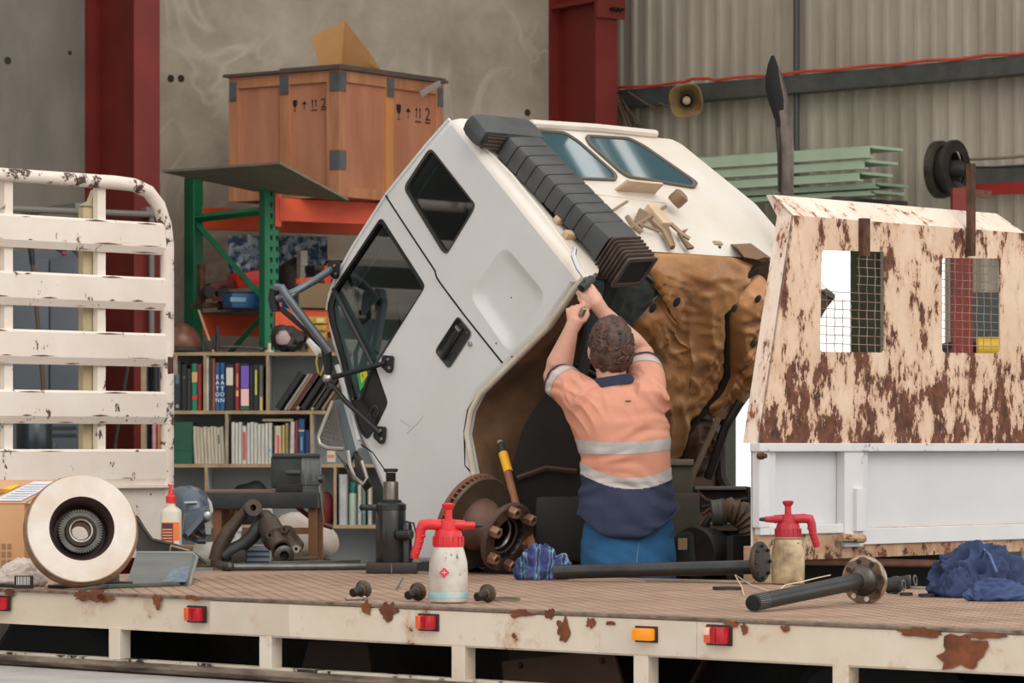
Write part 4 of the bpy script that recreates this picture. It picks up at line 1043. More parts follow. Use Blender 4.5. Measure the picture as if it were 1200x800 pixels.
# shut lines of the door
gapm = flat(26, 26, 26, .9)
def seam(pts, r=.0045, name='shut_line'): return obj(name, MB().tube([S(*p, -.001) for p in pts], r, 6), gapm, cab)
seam([(452, 229), (467, 252), (490, 287), (510, 317), (512, 325), (518, 334), (545, 370), (589, 425)])
seam([(556, 558), (545, 545), (544, 505), (548, 480), (556, 468)], .003)
seam([(458, 560), (437, 530), (419, 518)], .003)
obj('arch_edge_lip', MB().tube([S(*p, .004) for p in ((556, 600), (556, 560), (547, 508), (552, 481), (563, 461), (641, 384), (673, 338), (684, 326))], .012, 8), mat('chipped_arch_paint', (204, 198, 184), .5, c2=(186, 172, 150), scale=12), cab)
obj('roof_gutter', MB().tube([cab3(a, u + .004, .02) for a, u in top[1:8]], .008, 8), cabw, cab)
for pts in ([(482, 500), (470, 492)], [(477, 508), (489, 497), (497, 487)]):
    obj('paint_scuff', MB().tube([S(*p, -.003) for p in pts], .0045, 5), flat(176, 174, 172), cab)
for x, y in ((547, 390), (582, 402), (600, 418), (607, 414)): obj('rust_spot', MB().ball(S(x, y, -.002), .005, u=8, v=5), flat(120, 80, 50), cab)
# inside: seat and steering
seatm = mat('blue_grey_seat_vinyl', (96, 110, 122), .55, c2=(80, 92, 104), scale=8)
inn = mat('grey_headlining', (92, 104, 106), .9)
sb = obj('seat_back', MB().box(cab3(.60, .40, .34), (.12, .44, .42), ((CA + CU * .15).normalized(), WH, (CU - CA * .15).normalized()), .05), seatm, cab)
obj('seat_edge', MB().tube([S(425, 378, -.09), S(447, 352, -.09), S(462, 357, -.09), S(468, 385, -.09)], .012, 8), blackg, sb)
obj('seat_cushion', MB().box(cab3(.86, .22, .34), (.42, .42, .12), (CA, WH, CU), .04), seatm, cab)
obj('dash_panel', MB().box(cab3(1.12, .46, .6), (.14, 1.1, .16), (CA, WH, CU), .03), inn, cab)
obj('inner_trim', MB().box(cab3(.7, .62, 1.28), (1.0, .02, .6), (CA, WH, CU)), inn, cab)
obj('inner_trim', MB().box(cab3(.1, .6, .7), (.02, 1.2, .6), (CA, WH, CU)), inn, cab)
obj('roof_liner', MB().box(cab3(.5, .965, .72), (.86, 1.25, .012), (CA, WH, CU)), inn, cab, 0)  # liners added to block a bright band seen through the quarter window
obj('rear_liner', MB().box(cab3(.03, .6, .74), (.012, 1.3, .66), (CA, WH, CU)), inn, cab, 0)
obj('belt_strap', MB().tube([S(408, 322, -.06), S(417, 350, -.06), S(423, 374, -.06)], .008, 6), blackg, cab)

# rear panel: windows, ledge, latch gear
r1 = [(618, 153), (661, 157), (677, 167), (720, 205), (721, 212), (664, 210), (640, 190)]
r2 = [(686, 160.5), (736, 163.5), (753, 172), (815, 215), (812, 221), (736, 208.5), (727, 203), (690, 170)]
dglass = glass('blue_tinted_rear_glass', (.70, .80, .82, 1), .42)
backing = flat(96, 140, 152, .7)
for r_ in (r1, r2):
    lp = rnd([Rp(*q) for q in r_], .025, 4); c = sum(lp, V((0, 0, 0))) / len(lp)
    f = lambda k, off: [c + (p - c) * k - CA * off for p in lp]
    fo = obj('rear_window_frame', MB().loft([f(1.03, .0), f(1.03, .012), f(.985, .014), f(.955, .009), f(.955, -.001)], False), mat('brown_grey_window_rubber', (92, 84, 76), .6), cab)
    obj('pane', MB().face(f(.97, .006)), dglass, fo, 0)
    obj('pane_backing', MB().face(f(.96, .002)), backing, fo, 0)
# fold lines and gutter of the rear panel
for pts in ([(563, 168), (600, 205), (640, 255), (672, 300), (684, 320)], [(547, 142), (700, 154), (768, 160)]):
    obj('panel_fold', MB().tube([Rp(*p, .001) for p in pts], .006, 6), cabr, cab)
obj('roof_rear_rib', MB().tube([Rp(622, 145, .01), Rp(700, 150, .012), Rp(768, 157, .01)], .018, 8), cabr, cab)
obj('panel_fold', MB().tube([Rp(695, 227, .0), Rp(780, 238, .0)], .004, 6), cabr, cab)
creamd = mat('tan_dusty_bracket', (208, 186, 158), .6, c2=(182, 152, 120), scale=7)
sb_ = [Rp(722, 222, .0), Rp(736, 211, .09), Rp(777, 214, .09), Rp(778, 217, .08), Rp(768, 227, .0)]
obj('step_ledge', MB().prism([Rp(722, 224, .0), Rp(768, 227, .0), Rp(778, 216, .075), Rp(737, 212, .075)], CU * .012), creamd, cab, 0)
lt = obj('latch_bracket', MB().box(Rp(770, 255, .025), (.12, .06, .05), (CU, WH, CA), .008), creamd, cab)
obj('latch_drum', MB().lathe([(.0, 0), (.032, 0), (.035, .01), (.035, .05), (.02, .06)], Rp(789, 238, .04), (-CA + WH * .4), 16), mat('brown_latch_drum', (140, 112, 90), .5, .3), lt)
for pts, r in (([(722, 276), (755, 258), (780, 242)], .008), ([(700, 258), (735, 236)], .006), ([(735, 254), (742, 264), (752, 272)], .012), ([(765, 258), (778, 270), (788, 290)], .012), ([(786, 262), (799, 274), (808, 280)], .01), ([(748, 262), (772, 271)], .006)):
    obj('latch_rod', MB().tube([Rp(*p, .03) for p in pts], r, 6), mat('tan_latch_rod', (150, 124, 98), .5, .3), lt)
for q in ([(775, 272), (783, 270), (790, 290), (785, 291)], [(793, 274), (805, 270), (798, 280), (812, 292), (805, 293)], [(748, 246), (758, 252), (752, 270), (742, 262)]):
    obj('latch_plate', MB().prism([Rp(*p, .02) for p in q], -CA * .012), mat('brown_latch_plate', (122, 100, 78), .6, .2), lt, 0)
obj('corner_gusset', MB().loft([[Rp(*q, .0) for q in ((726, 285), (748, 276), (757, 283), (752, 294), (738, 294))], [Rp(*q, .03) for q in ((734, 283), (747, 279), (752, 284), (748, 291), (740, 291))]]), cabr, cab)
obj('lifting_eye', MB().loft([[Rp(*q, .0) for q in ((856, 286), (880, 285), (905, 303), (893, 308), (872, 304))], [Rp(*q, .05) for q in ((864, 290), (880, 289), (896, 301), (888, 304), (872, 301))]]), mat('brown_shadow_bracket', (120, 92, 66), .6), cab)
obj('small_slot', MB().box(Rp(841, 285, .002), (.02, .05, .01), (CU, WH, CA)), flat(160, 140, 110), cab)
for x, y in ((843, 290), (763, 303), (822, 302)): obj('screw', MB().lathe([(.007, 0), (.007, .006)], Rp(x, y, .0), -CA, 8), DARK, cab)
# left rear corner hardware
for (x, y, sx, sy, sz, m) in ((652, 240, .05, .05, .03, DARK), (655, 258, .03, .04, .03, creamd), (668, 275, .03, .06, .03, creamd), (640, 218, .012, .06, .02, DARK), (647, 229, .012, .05, .02, DARK)):
    obj('corner_fitting', MB().box(Rp(x, y, .015), (sx, sy, sz), (CU, WH, CA), .006), m, cab)
obj('corner_bolt', MB().lathe([(.012, 0), (.012, .02), (.006, .03)], Rp(651, 236, .03), -CA, 10), mat('pale_bolt', (190, 160, 130), .5), cab)
obj('grab_handle', MB().tube([S(673, 292, .0), S(672, 300, .04), S(678, 315, .06), S(686, 326, .06)], .011, 8), mat('old_chrome', (200, 198, 196), .3, .7), cab)
obj('dark_gap', MB().box(Rp(650, 250, -.0), (.12, .07, .006), (CU, WH, CA)), flat(60, 30, 26, .9), cab)

# snorkel: intake head, segmented duct, bellows
sn = obj('intake_head', MB().box(Rp(590, 156, .06), (.13, .37, .10), ((CU).normalized(), WH, CA), .042), blackp, cab)
mesh_m = flat(120, 104, 92, .6)
c0 = Rp(590, 156, .06) - CU * .067 - WH * .10
obj('intake_mouth', MB().box(c0, (.004, .13, .07), (CU, WH, CA), .0), flat(58, 50, 46, .9), sn, 0)
for i in range(7):
    for j in range(4):
        p = c0 - CU * .003 + WH * (-.055 + i * .018 + (.009 if j % 2 else 0)) + CA * (-.027 + j * .018)
        obj('mesh_strand', MB().tube([p - WH * .007, p + CA * .006, p + WH * .007], .0015, 4), mesh_m, sn, 0) if i < 6 else None
pa, pb = Rp(608, 172, .055), Rp(707, 272, .075)
dv = (pb - pa); L_ = dv.length; dn = dv.normalized(); wn = (WH - dn * WH.dot(dn)).normalized(); an = dn.cross(wn)
if an.dot(CA) > 0: an = -an
def rsec(p, w, h, r=.02):
    q = [p - wn * w - an * h, p + wn * w - an * h, p + wn * w + an * h, p - wn * w + an * h]; return rnd(q, r, 2)
nseg = 9
duct = None
for k in range(nseg):
    s0_, s1_ = pa + dn * L_ * k / nseg, pa + dn * (L_ * (k + 1) / nseg - .004)
    w_ = .105; h_ = .05
    o = obj('duct_segment', MB().loft([rsec(s0_, w_, h_), rsec(s0_ + dn * .006, w_ + .003, h_ + .003), rsec(s1_ - dn * .006, w_ + .003, h_ + .003), rsec(s1_, w_, h_)]), blackp, sn)
obj('duct_core', MB().loft([rsec(pa - dn * .05, .098, .045), rsec(pb + dn * .09, .098, .045)]), flat(22, 23, 24, .8), sn)
pc = pb + dn * .0 ; bd = (dn - an * .25 - CU * .2).normalized()
obj('duct_elbow', MB().loft([rsec(pb, .108, .052), rsec(pb + dn * .05, .105, .055), rsec(pb + dn * .09 - an * .01, .1, .062)]), blackp, sn)
bell = mat('dusty_bellows_rubber', (92, 76, 66), .7, c2=(60, 52, 48), scale=12)
for k in range(6):
    p = pb + dn * (.095 + k * .018) - an * (.012 + k * .002)
    obj('bellows_ring', MB().loft([rsec(p, .085, .058, .015), rsec(p + dn * .005, .1, .072, .015), rsec(p + dn * .009, .1, .072, .015), rsec(p + dn * .014, .085, .058, .015)]), bell, sn)
p = pb + dn * .206 - an * .026
obj('bellows_mouth', MB().loft([rsec(p, .098, .07, .012), rsec(p + dn * .012, .1, .072, .012), rsec(p + dn * .013, .082, .056, .012), rsec(p - dn * .02, .078, .052, .012)], False), bell, sn)
obj('bellows_mouth_shade', MB().loft([rsec(p + dn * .008, .081, .055, .012), rsec(p + dn * .002, .05, .03, .012)]), flat(26, 22, 20, .9), sn)  # dark plug painting the shade inside the open bellows

# mirror arms, bracket feet, guards at the cab's front corner
armm = mat('grey_mirror_tube', (98, 104, 110), .4, .6); armb = mat('black_mirror_tube', (30, 32, 34), .45, .2)
def arm(pts, r, m, name='mirror_arm'): return obj(name, MB().tube([S(x, y, o) for x, y, o in pts], r, 10), m, cab)
arm([(391, 314, .0), (370, 328, .12), (345, 342, .22), (324, 350, .26)], .016, armm)
arm([(385, 318, .0), (366, 332, .12), (352, 339, .2), (335, 352, .26)], .008, armm)
arm([(324, 337, .28), (330, 337, .28), (340, 352, .26), (386, 412, .12)], .018, armm)
arm([(331, 345, .26), (349, 372, .22), (380, 404, .12)], .007, mat('pale_mirror_edge', (176, 178, 180), .4))
arm([(321, 362, .24), (330, 362, .24), (356, 384, .18), (384, 412, .1)], .012, armb)
arm([(322, 338, .26), (320, 350, .26), (323, 364, .25)], .022, armb)
arm([(384, 412, .1), (386, 432, .08), (383, 444, .08), (388, 455, .07)], .016, armb)
arm([(383, 444, .07), (420, 434, .06), (452, 425, .02)], .011, armb); arm([(385, 446, .07), (405, 470, .06), (446, 508, .02)], .011, armb)
arm([(384, 443, .07), (379, 412, .08), (376, 400, .1)], .009, armb)
for (x, y) in ((391, 315), (454, 425), (445, 508)):
    f = obj('bracket_foot', MB().prism(rnd([S(x - 3, y - 9, .006), S(x + 8, y - 8, .006), S(x + 7, y + 8, .006), S(x + 4, y + 13, .006), S(x - 5, y + 4, .006)], .01), -WH * .016), armb, cab)
    for dx, dy in ((2, -4), (3, 6)): obj('bracket_screw', MB().lathe([(.006, 0), (.006, .008)], S(x + dx, y + dy, .02), -WH, 8), BRIGHT, f)
obj('washer_joint', MB().ball(S(384, 443, .08), .022), BRIGHT, cab)
obj('white_tab', MB().box(S(371, 407, .06), (.02, .05, .09), (CA, WH, CU), .004), flat(208, 206, 200, .5), cab)
mp = obj('mirror_plate', MB().prism([S(390, 469, .02), S(401, 467, .02), S(418, 526, .02), S(409, 541, .02)], WH * .02), mat('blue_grey_plate', (98, 112, 118), .5), cab, 0)
obj('mirror_plate_edge', MB().prism([S(401, 467, .022), S(404, 467, .022), S(420, 525, .022), S(418, 529, .022)], WH * .03), flat(180, 184, 184, .5), mp, 0)
gm = mat('brushed_guard_tube', (150, 144, 136), .35, .7)
gpts = [(390, 470, .06), (381, 492, .09), (373, 512, .11), (375, 520, .11), (384, 525, .1), (403, 526, .06)]
gd_ = obj('guard_rim', MB().tube([S(*p) for p in gpts], .009, 8), gm, cab)
for i in range(9):
    s = i / 8; obj('guard_wire', MB().tube([S(388 - 13 * s, 474 + 38 * s, .07 + .03 * s), S(394 + 8 * s, 476 + 46 * s, .045)], .0025, 4), gm, gd_)
for i in range(8):
    s = i / 7; obj('guard_wire', MB().tube([S(389 + 4 * s, 473, .06), S(376 + 26 * s, 522 + 3 * s, .1 - .05 * s)], .0022, 4), gm, gd_)
obj('guard_rim', MB().tube([S(*p) for p in ((408, 528, .05), (410, 545, .06), (416, 560, .06), (426, 567, .05), (430, 560, .04), (424, 540, .04))], .009, 8), gm, cab)
obj('lower_guard_mesh', MB().loft([[S(391, 528, .07), S(408, 545, .05)], [S(402, 544, .09), S(412, 562, .05)], [S(417, 562, .08), S(424, 567, .05)]], False, False), mat('fine_guard_mesh', (128, 122, 114), .5, .4, c2=(70, 66, 60), scale=120, contrast=.05), cab, 0)
obj('lamp_housing', MB().loft([[S(*q, .03) for q in ((414, 528), (420, 535), (428, 556), (424, 566), (417, 556))], [S(*q, -.02) for q in ((419, 530), (426, 540), (436, 570), (428, 576), (422, 566))]]), flat(60, 58, 56, .5), cab)
obj('front_gap', MB().tube([S(*p, .006) for p in ((395, 428), (403, 455), (408, 480), (418, 510), (420, 516))], .012, 6), cabw, cab)
# ------------------------------------------------------------------ padding and panels under the tilted cab
padm = mat('brown_foil_padding', (188, 136, 86), .34, .15, c2=(146, 98, 58), scale=5, bump=.25, bscale=34)
PN = (CU * .946 + CA * .323).normalized(); P0 = cab3(0, .15, 0)
def U_(px, py, off=.0): return ray_plane(px, py, P0 - PN * off, PN)
def dens(poly, n):
    pts = []; m = len(poly)
    for i in range(m):
        a, c = poly[i], poly[(i + 1) % m]
        for k in range(n): pts.append(a + (c - a) * k / n)
    for _ in range(3): pts = [(pts[i - 1] + pts[i] * 2 + pts[(i + 1) % len(pts)]) / 4 for i in range(len(pts))]
    return pts
def pad(poly, c, off, puff, seed, m, name='insulation_pad', wr=1.0, R=34):
    pl_ = dens([U_(x, y, off) for x, y in poly], 7); ce = U_(c[0], c[1], off); secs = []
    for r in range(R + 1):
        s = 1 - r / R; sec = []
        for p in pl_:
            q = ce + (p - ce) * max(s, .004)
            h = puff * (1 - s ** 5)
            e1 = (q - P0)
            u_, v_ = e1.dot(WH), e1.dot(CA)
            n1 = noise.noise(V((u_ * 5 + seed, v_ * 5, seed)))
            warp = noise.noise(V((u_ * 3, v_ * 3, seed + 5))) * 1.2
            ridge = 1 - abs(noise.noise(V(((u_ + .5 * v_) * 16 + warp * 3, (v_ - .3 * u_) * 6 + warp, seed + 9))))
            ridge2 = 1 - abs(noise.noise(V(((u_ * .4 - v_) * 20 + warp * 2, (u_) * 7, seed + 2))))
            h += wr * (n1 * .03 + (ridge ** 4) * .018 + (ridge2 ** 5) * .012) * min(1, (1 - s) * 6)
            sec.append(q - PN * h)
        secs.append(sec)
    b = MB(); b.loft([[p + PN * .015 for p in secs[0]]] + secs, True); return obj(name, b, m, cab, 80)
p1_ = pad([(746, 297), (800, 299), (860, 302), (886, 312), (866, 328), (851, 346), (846, 372), (847, 410), (848, 440), (838, 462), (818, 485), (800, 505), (796, 545), (775, 560), (750, 520), (755, 440), (738, 390), (742, 366), (764, 352), (768, 338), (752, 322)], (800, 405), .02, .04, 1.3, padm)
p2_ = pad([(893, 322), (903, 335), (906, 352), (899, 372), (895, 395), (899, 410), (900, 430), (892, 450), (876, 464), (868, 478), (858, 490), (838, 492), (825, 480), (844, 462), (854, 440), (854, 410), (853, 375), (859, 350), (874, 332)], (874, 405), .04, .05, 4.7, padm)
pad([(812, 495), (832, 492), (850, 500), (845, 530), (820, 562), (798, 548), (798, 510)], (822, 520), .02, .03, 8.1, mat('dark_brown_padding', (92, 58, 34), .5, c2=(60, 40, 26), scale=6), wr=.6)
pad([(720, 316), (750, 318), (771, 334), (771, 345), (741, 365), (736, 388), (770, 430), (775, 470), (735, 480), (700, 430), (694, 360)], (735, 380), .05, .012, 2.2, mat('dark_green_grey_liner', (46, 54, 54), .5, c2=(34, 38, 38), scale=5), 'arch_liner', .25)
for x, y, o in ((793, 354, .06), (765, 361, .05)): obj('pad_hole', MB().lathe([(.022, 0), (.001, .004)], U_(x, y, o + .035), -PN, 12), gapm, p1_)
for x, y in ((888, 350), (860, 361), (882, 403)): obj('pad_stud', MB().lathe([(.018, 0), (.018, .004), (.004, .008)], U_(x, y, .105), -PN, 12), DARK, p2_)
obj('pad_joint', MB().tube([U_(*q, .035) for q in ((886, 315), (868, 329), (855, 345), (850, 372), (850, 410), (851, 440), (842, 462), (820, 486), (804, 508), (798, 545))], .018, 8), mat('black_pad_gap', (22, 18, 16), .9), cab)  # black tube drawn in for the dark gap between the pads
obj('liner_lip', MB().tube([U_(*q, .06) for q in ((752, 318), (772, 334), (772, 346), (743, 366), (737, 388), (772, 432))], .006, 6), mat('pale_liner_lip', (86, 96, 94), .6), cab)
# struts and cables in the wheel arch
for pts, r, m in (([(664, 385), (666, 430), (690, 455)], .016, RUSTY), ([(700, 330), (690, 400), (672, 470)], .03, mat('dark_teal_strut', (48, 56, 58), .6)), ([(672, 425), (700, 440), (716, 452)], .008, DARK), ([(830, 560), (850, 500), (868, 470)], .02, DARK), ([(806, 570), (828, 520), (842, 490)], .014, mat('pale_hinge_rod', (128, 108, 88), .6))):
    obj('cab_strut', MB().tube([U_(x, y, .1) for x, y in pts], r, 8), m, cab)
obj('far_arch_edge', MB().tube([cab3(a, u, 1.56) for a, u in ((.0, -.02), (.28, -.01), (.7, .03), (.84, .0), (.97, -.14), (1.0, -.3))], .03, 8), mat('dark_arch_edge', (58, 50, 44), .7), cab)

# ------------------------------------------------------------------ chassis, engine and wheels of the rear truck
ch = thing('truck_chassis', 'dark greasy chassis and engine under the tilted cab', 'chassis', T(HF + 1, HW + .7, 0))
grime = mat('greasy_engine_grime', (58, 50, 42), .6, c2=(34, 31, 29), scale=9, bump=.5, bscale=22)
olive = mat('dusty_olive_casting', (92, 86, 70), .7, c2=(70, 64, 52), scale=6)
def cbx(f, w, z, sf, sw, sz, name, m, par=ch, bev=.01): return obj(name, MB().box(T(f, w, z), (sf, sw, sz), (FH, WH, ZH), bev), m, par)
F0, W0 = HF, HW
for w in (.45, 1.1): cbx(F0 + 1.7, W0 + w, .62, 3.2, .08, .22, 'chassis_rail', DARK)
cbx(F0 + 1.35, W0 + .75, .6, .95, .5, .46, 'engine_block', grime); cbx(F0 + 2.1, W0 + .75, .5, .12, .75, .6, 'radiator', DARK)
cbx(F0 + 1.3, W0 + .75, .86, .75, .3, .1, 'rocker_cover', grime, bev=.03)
for k in range(5): obj('pipe_run', MB().tube([T(F0 + .5 + .25 * k, W0 + .5, .8 + .05 * (k % 3)), T(F0 + .7 + .2 * k, W0 + .75, .92), T(F0 + .9 + .2 * k, W0 + 1.1, .8)], .02, 8), grime, ch)
cbx(F0 + .5, W0 + .75, .72, .5, .4, .35, 'gearbox', grime, bev=.05)
cbx(F0 + 1.6, W0 + .05, .55, 1.1, .2, .25, 'battery_step', DARK); cbx(F0 + 1.4, W0 + 1.45, .6, 1.2, .25, .5, 'side_tank', DARK)
tyre = mat('tyre_black', (30, 30, 31), .8)
for w in (.12, 1.3):
    wl = obj('front_wheel', MB().lathe([(.25, -.11), (.4, -.12), (.44, -.09), (.44, .09), (.4, .12), (.25, .11)], T(F0 + 1.75, W0 + w, .44), WH, 30), tyre, ch)
    obj('wheel_rim', MB().lathe([(.26, -.1), (.22, -.04), (.1, -.06), (.06, -.1), (.06, .08), (.25, .1)], T(F0 + 1.75, W0 + w, .44), WH, 24), DARK, wl)
D1 = 14.35
def eb(px, py, d=D1): return at(px, py, d)
EX = (WH, FH, ZH)
def ebx(x0, y0, x1, y1, d, dep, name, m, bev=.006, par=ch):
    a, c = eb(x0, y0, d), eb(x1, y1, d); ctr = (a + c) / 2 + V((0, dep / 2, 0))
    return obj(name, MB().box(ctr, (abs(c.x - a.x), dep, abs(a.z - c.z)), None, bev), m, par)
ebx(786, 541, 812, 582, 14.3, .2, 'heater_box', olive); ebx(782, 578, 820, 640, 14.25, .25, 'heater_box', olive); ebx(783, 538, 813, 545, 14.28, .22, 'box_lid', mat('olive_lid', (112, 104, 88), .7), .004)
ebx(812, 571, 876, 600, 14.9, .2, 'cross_member', DARK); ebx(814, 570, 880, 574, 14.85, .22, 'member_flange', mat('grey_dusty_flange', (108, 104, 98), .6))
for pts, r, m in (([(816, 575), (826, 585), (838, 589)], .008, RUSTY), ([(822, 594), (850, 588), (876, 584)], .007, grime), ([(823, 603), (832, 596), (862, 590)], .009, mat('maroon_hose', (110, 50, 44), .6)), ([(812, 612), (818, 622), (826, 632)], .01, mat('tan_lever', (128, 106, 80), .6)), ([(824, 618), (832, 606), (840, 612)], .014, grime)):
    obj('hose', MB().tube([eb(x, y, 14.35) for x, y in pts], r, 8), m, ch)
# big ribbed intake hose
hosem = mat('tan_ribbed_hose', (128, 104, 82), .65, c2=(92, 74, 58), scale=12)
cl = [(842, 600), (856, 598), (869, 602), (878, 613), (883, 628), (884, 644), (882, 660)]
pp = []
for i in range(len(cl) - 1):
    for k in range(6): s = k / 6; pp.append((cl[i][0] + (cl[i + 1][0] - cl[i][0]) * s, cl[i][1] + (cl[i + 1][1] - cl[i][1]) * s))
rs = [.047 + (.007 if i % 3 == 0 else -.004 if i % 3 == 1 else .002) for i in range(len(pp))]
obj('ribbed_hose', MB().tube([eb(x, y, 14.15 + .0 * i) for i, (x, y) in enumerate(pp)], rs, 16), hosem, ch, 70)
obj('hose_collar', MB().tube([eb(834, 601, 14.15), eb(846, 600, 14.15)], [.05, .053], 16), mat('dusty_grey_collar', (92, 92, 84), .6), ch)
blk = mat('satin_black_tank', (40, 42, 43), .4, c2=(56, 56, 54), scale=6)
tk = obj('air_tank', MB().tube([eb(810, 648, 14.0), eb(812, 648, 14.02), eb(868, 645, 14.5)], [.078, .1, .1], 24), blk, ch)
obj('tank_end_ring', MB().lathe([(.1, 0), (.106, .006), (.106, .02), (.098, .026)], eb(812, 648, 14.0), V((.6, .78, 0)), 24), DARK, tk)
obj('tank_label', MB().box(eb(800, 637, 13.93), (.035, .004, .045), None), flat(170, 136, 104, .7), tk, 0)
ebx(834, 614, 882, 622, 14.15, .3, 'tray_lip', mat('dusty_tray_lip', (112, 100, 84), .7)); ebx(838, 620, 880, 668, 14.2, .25, 'battery_box', flat(24, 24, 25, .6), .01)
ebx(876, 571, 887, 606, 14.6, .1, 'bracket', DARK)
obj('wooden_prop', MB().tube([at(668, 578, 14.5), at(684, 655, 14.35), at(690, 700, 14.3)], .02, 6), mat('dusty_prop_wood', (112, 88, 64), .8), ch)
obj('engine_bay_shade', MB().prism(rnd([at(x, y, 14.28) for x, y in ((560, 690), (590, 600), (600, 545), (613, 500), (632, 468), (655, 452), (676, 466), (705, 478), (705, 690))], .04), V((0, .03, 0))), mat('black_shade_sheet', (20, 17, 15), .9, c2=(34, 27, 22), scale=7), ch)  # black sheet standing in for shade and dark engine parts below the cab
obj('shade_sheet_rib', MB().tube([at(606, 560, 14.26), at(640, 548, 14.26), at(676, 552, 14.26)], .012, 6), mat('brown_grease_line', (64, 46, 32), .8), ch)
obj('oil_cooler', MB().box(at(660, 620, 14.2), (.22, .04, .26), None, .02), mat('dim_grey_box', (40, 37, 34), .7), ch)
# added dark partition between engine bay and floor behind
cbx(F0 + 2.35, W0 + .75, .45, .05, 1.5, .8, 'dark_partition', DARK)

# ------------------------------------------------------------------ flat tray in front: chequered deck, side rail, under rail, lamps
tr = thing('flatbed_tray', 'long rust stained flatbed tray with chequered deck and lamps', 'truck tray', T(8.5, 9.2, .4))
dkm = mat('chequered_deck_steel', (172, 142, 120), .62, .1, c2=(140, 112, 92), scale=5, stretch=(1, 1, 1), rust=.12, rustc=(96, 70, 54), rscale=2.5)
O_ = deck(600, 715); OF, OW = O_.dot(FH), O_.dot(WH)
WB = 2.27
def tp(s, t, z): return T(OF + s, OW + t, z)
S0, S1 = -3.2, 3.2                                       # along: + is to the left
obj('deck_plate', MB().box(tp(0, WB / 2, DECK - .004), (S1 - S0, WB, .008), (FH, WH, ZH)), dkm, tr, 0)
# raised tread lozenges over the part of the deck in view, one merged relief
b = MB(); bm = b.bm
for i in range(122):
    for j in range(76):
        s = -2.15 + i * .04; t = .02 + j * .031
        if abs(s) > 3: continue
        dir_ = 1 if (i + j) % 2 else -1
        c = tp(s, t, DECK); e = (FH * .7 + WH * .7 * dir_); n = (FH * -.7 * dir_ + WH * .7)
        vs = [bm.verts.new(c + e * .010), bm.verts.new(c + n * .004 + ZH * .0009), bm.verts.new(c - e * .010), bm.verts.new(c - n * .004 + ZH * .0009)]
        bm.faces.new(vs)
o = obj('tread_relief', b, dkm, tr, 0); stuff(o)
railp = mat('cream_rail_paint', (206, 188, 164), .55, c2=(218, 206, 190), scale=3, rust=.38, rustc=(120, 66, 38), rscale=5, streak=1, edge=.03)
railp2 = mat('whiter_rail_paint', (214, 204, 190), .5, c2=(200, 186, 166), scale=3, rust=.33, rustc=(126, 72, 42), rscale=5, streak=1, edge=.03)
railedge = mat('worn_bare_edge', (92, 76, 66), .5, .4, c2=(150, 130, 110), scale=20)
def spx(px): # s along the front edge at a pixel column
    p = ray_plane(px, 715, O_, WH); return (p - O_).dot(FH)
HR = .112
obj('rail_web', MB().box(tp(0, .006, DECK - HR / 2 - .004), (S1 - S0, .006, HR), (FH, WH, ZH)), railp, tr, 0)
obj('rail_lip', MB().box(tp(0, .02, DECK - .002), (S1 - S0, .06, .010), (FH, WH, ZH), .002), railedge, tr, 0)
obj('rail_flange', MB().box(tp(0, .03, DECK - HR - .004), (S1 - S0, .06, .006), (FH, WH, ZH)), railp, tr, 0)
for x0, x1, y in ((248, 340, -.004), (340, 705, -.003), (705, 818, -.005), (818, 1500, -.002)):
    a, c = spx(x0), spx(x1)
    obj('rail_plate', MB().box(tp((a + c) / 2, y, DECK - HR / 2 - .006), (abs(c - a), .006, HR - .008), (FH, WH, ZH), .001), railp2 if x0 in (248, 705) else railp, tr, 0)
# rust burst patches where paint has lifted
pat = mat('bare_rust_patch', (134, 76, 44), .9, c2=(84, 46, 30), scale=12, bump=.5, bscale=50)
def patch(px, py, r, sd, asp=.7):
    c = ray_plane(px, py, tp(0, -.0092, 0), WH); pts = []
    for k in range(26):
        a = 2 * PI * k / 26; rr = r * (1 + .75 * noise.noise(V((math.cos(a) * 1.7 + sd, math.sin(a) * 1.7, sd))) + .3 * noise.noise(V((k * .9, sd, 1))))
        pts.append(c + FH * -rr * math.cos(a) + ZH * rr * asp * math.sin(a))
    obj('rust_patch', MB().prism(pts, -WH * .0012), pat, tr, 0)
for px, py, r, sd, asp in ((112, 698, .06, 1, .3), (96, 697, .05, 2, .35), (125, 701, .04, 9, .35), (184, 704, .022, 3, 1.1), (12, 694, .03, 4, .4), (455, 717, .04, 5, .6), (430, 712, .02, 6, 1), (661, 738, .028, 7, 1.2), (692, 730, .018, 8, .8), (610, 719, .05, 10, .22), (645, 719, .02, 11, .8), (715, 730, .02, 12, .3), (1128, 765, .085, 13, .5), (872, 737, .012, 14, 1.4), (858, 731, .025, 15, .4), (1080, 740, .07, 16, .18), (1150, 745, .06, 17, .15), (920, 736, .015, 18, .6), (226, 700, .03, 19, .3)):
    patch(px, py, r, sd, asp)
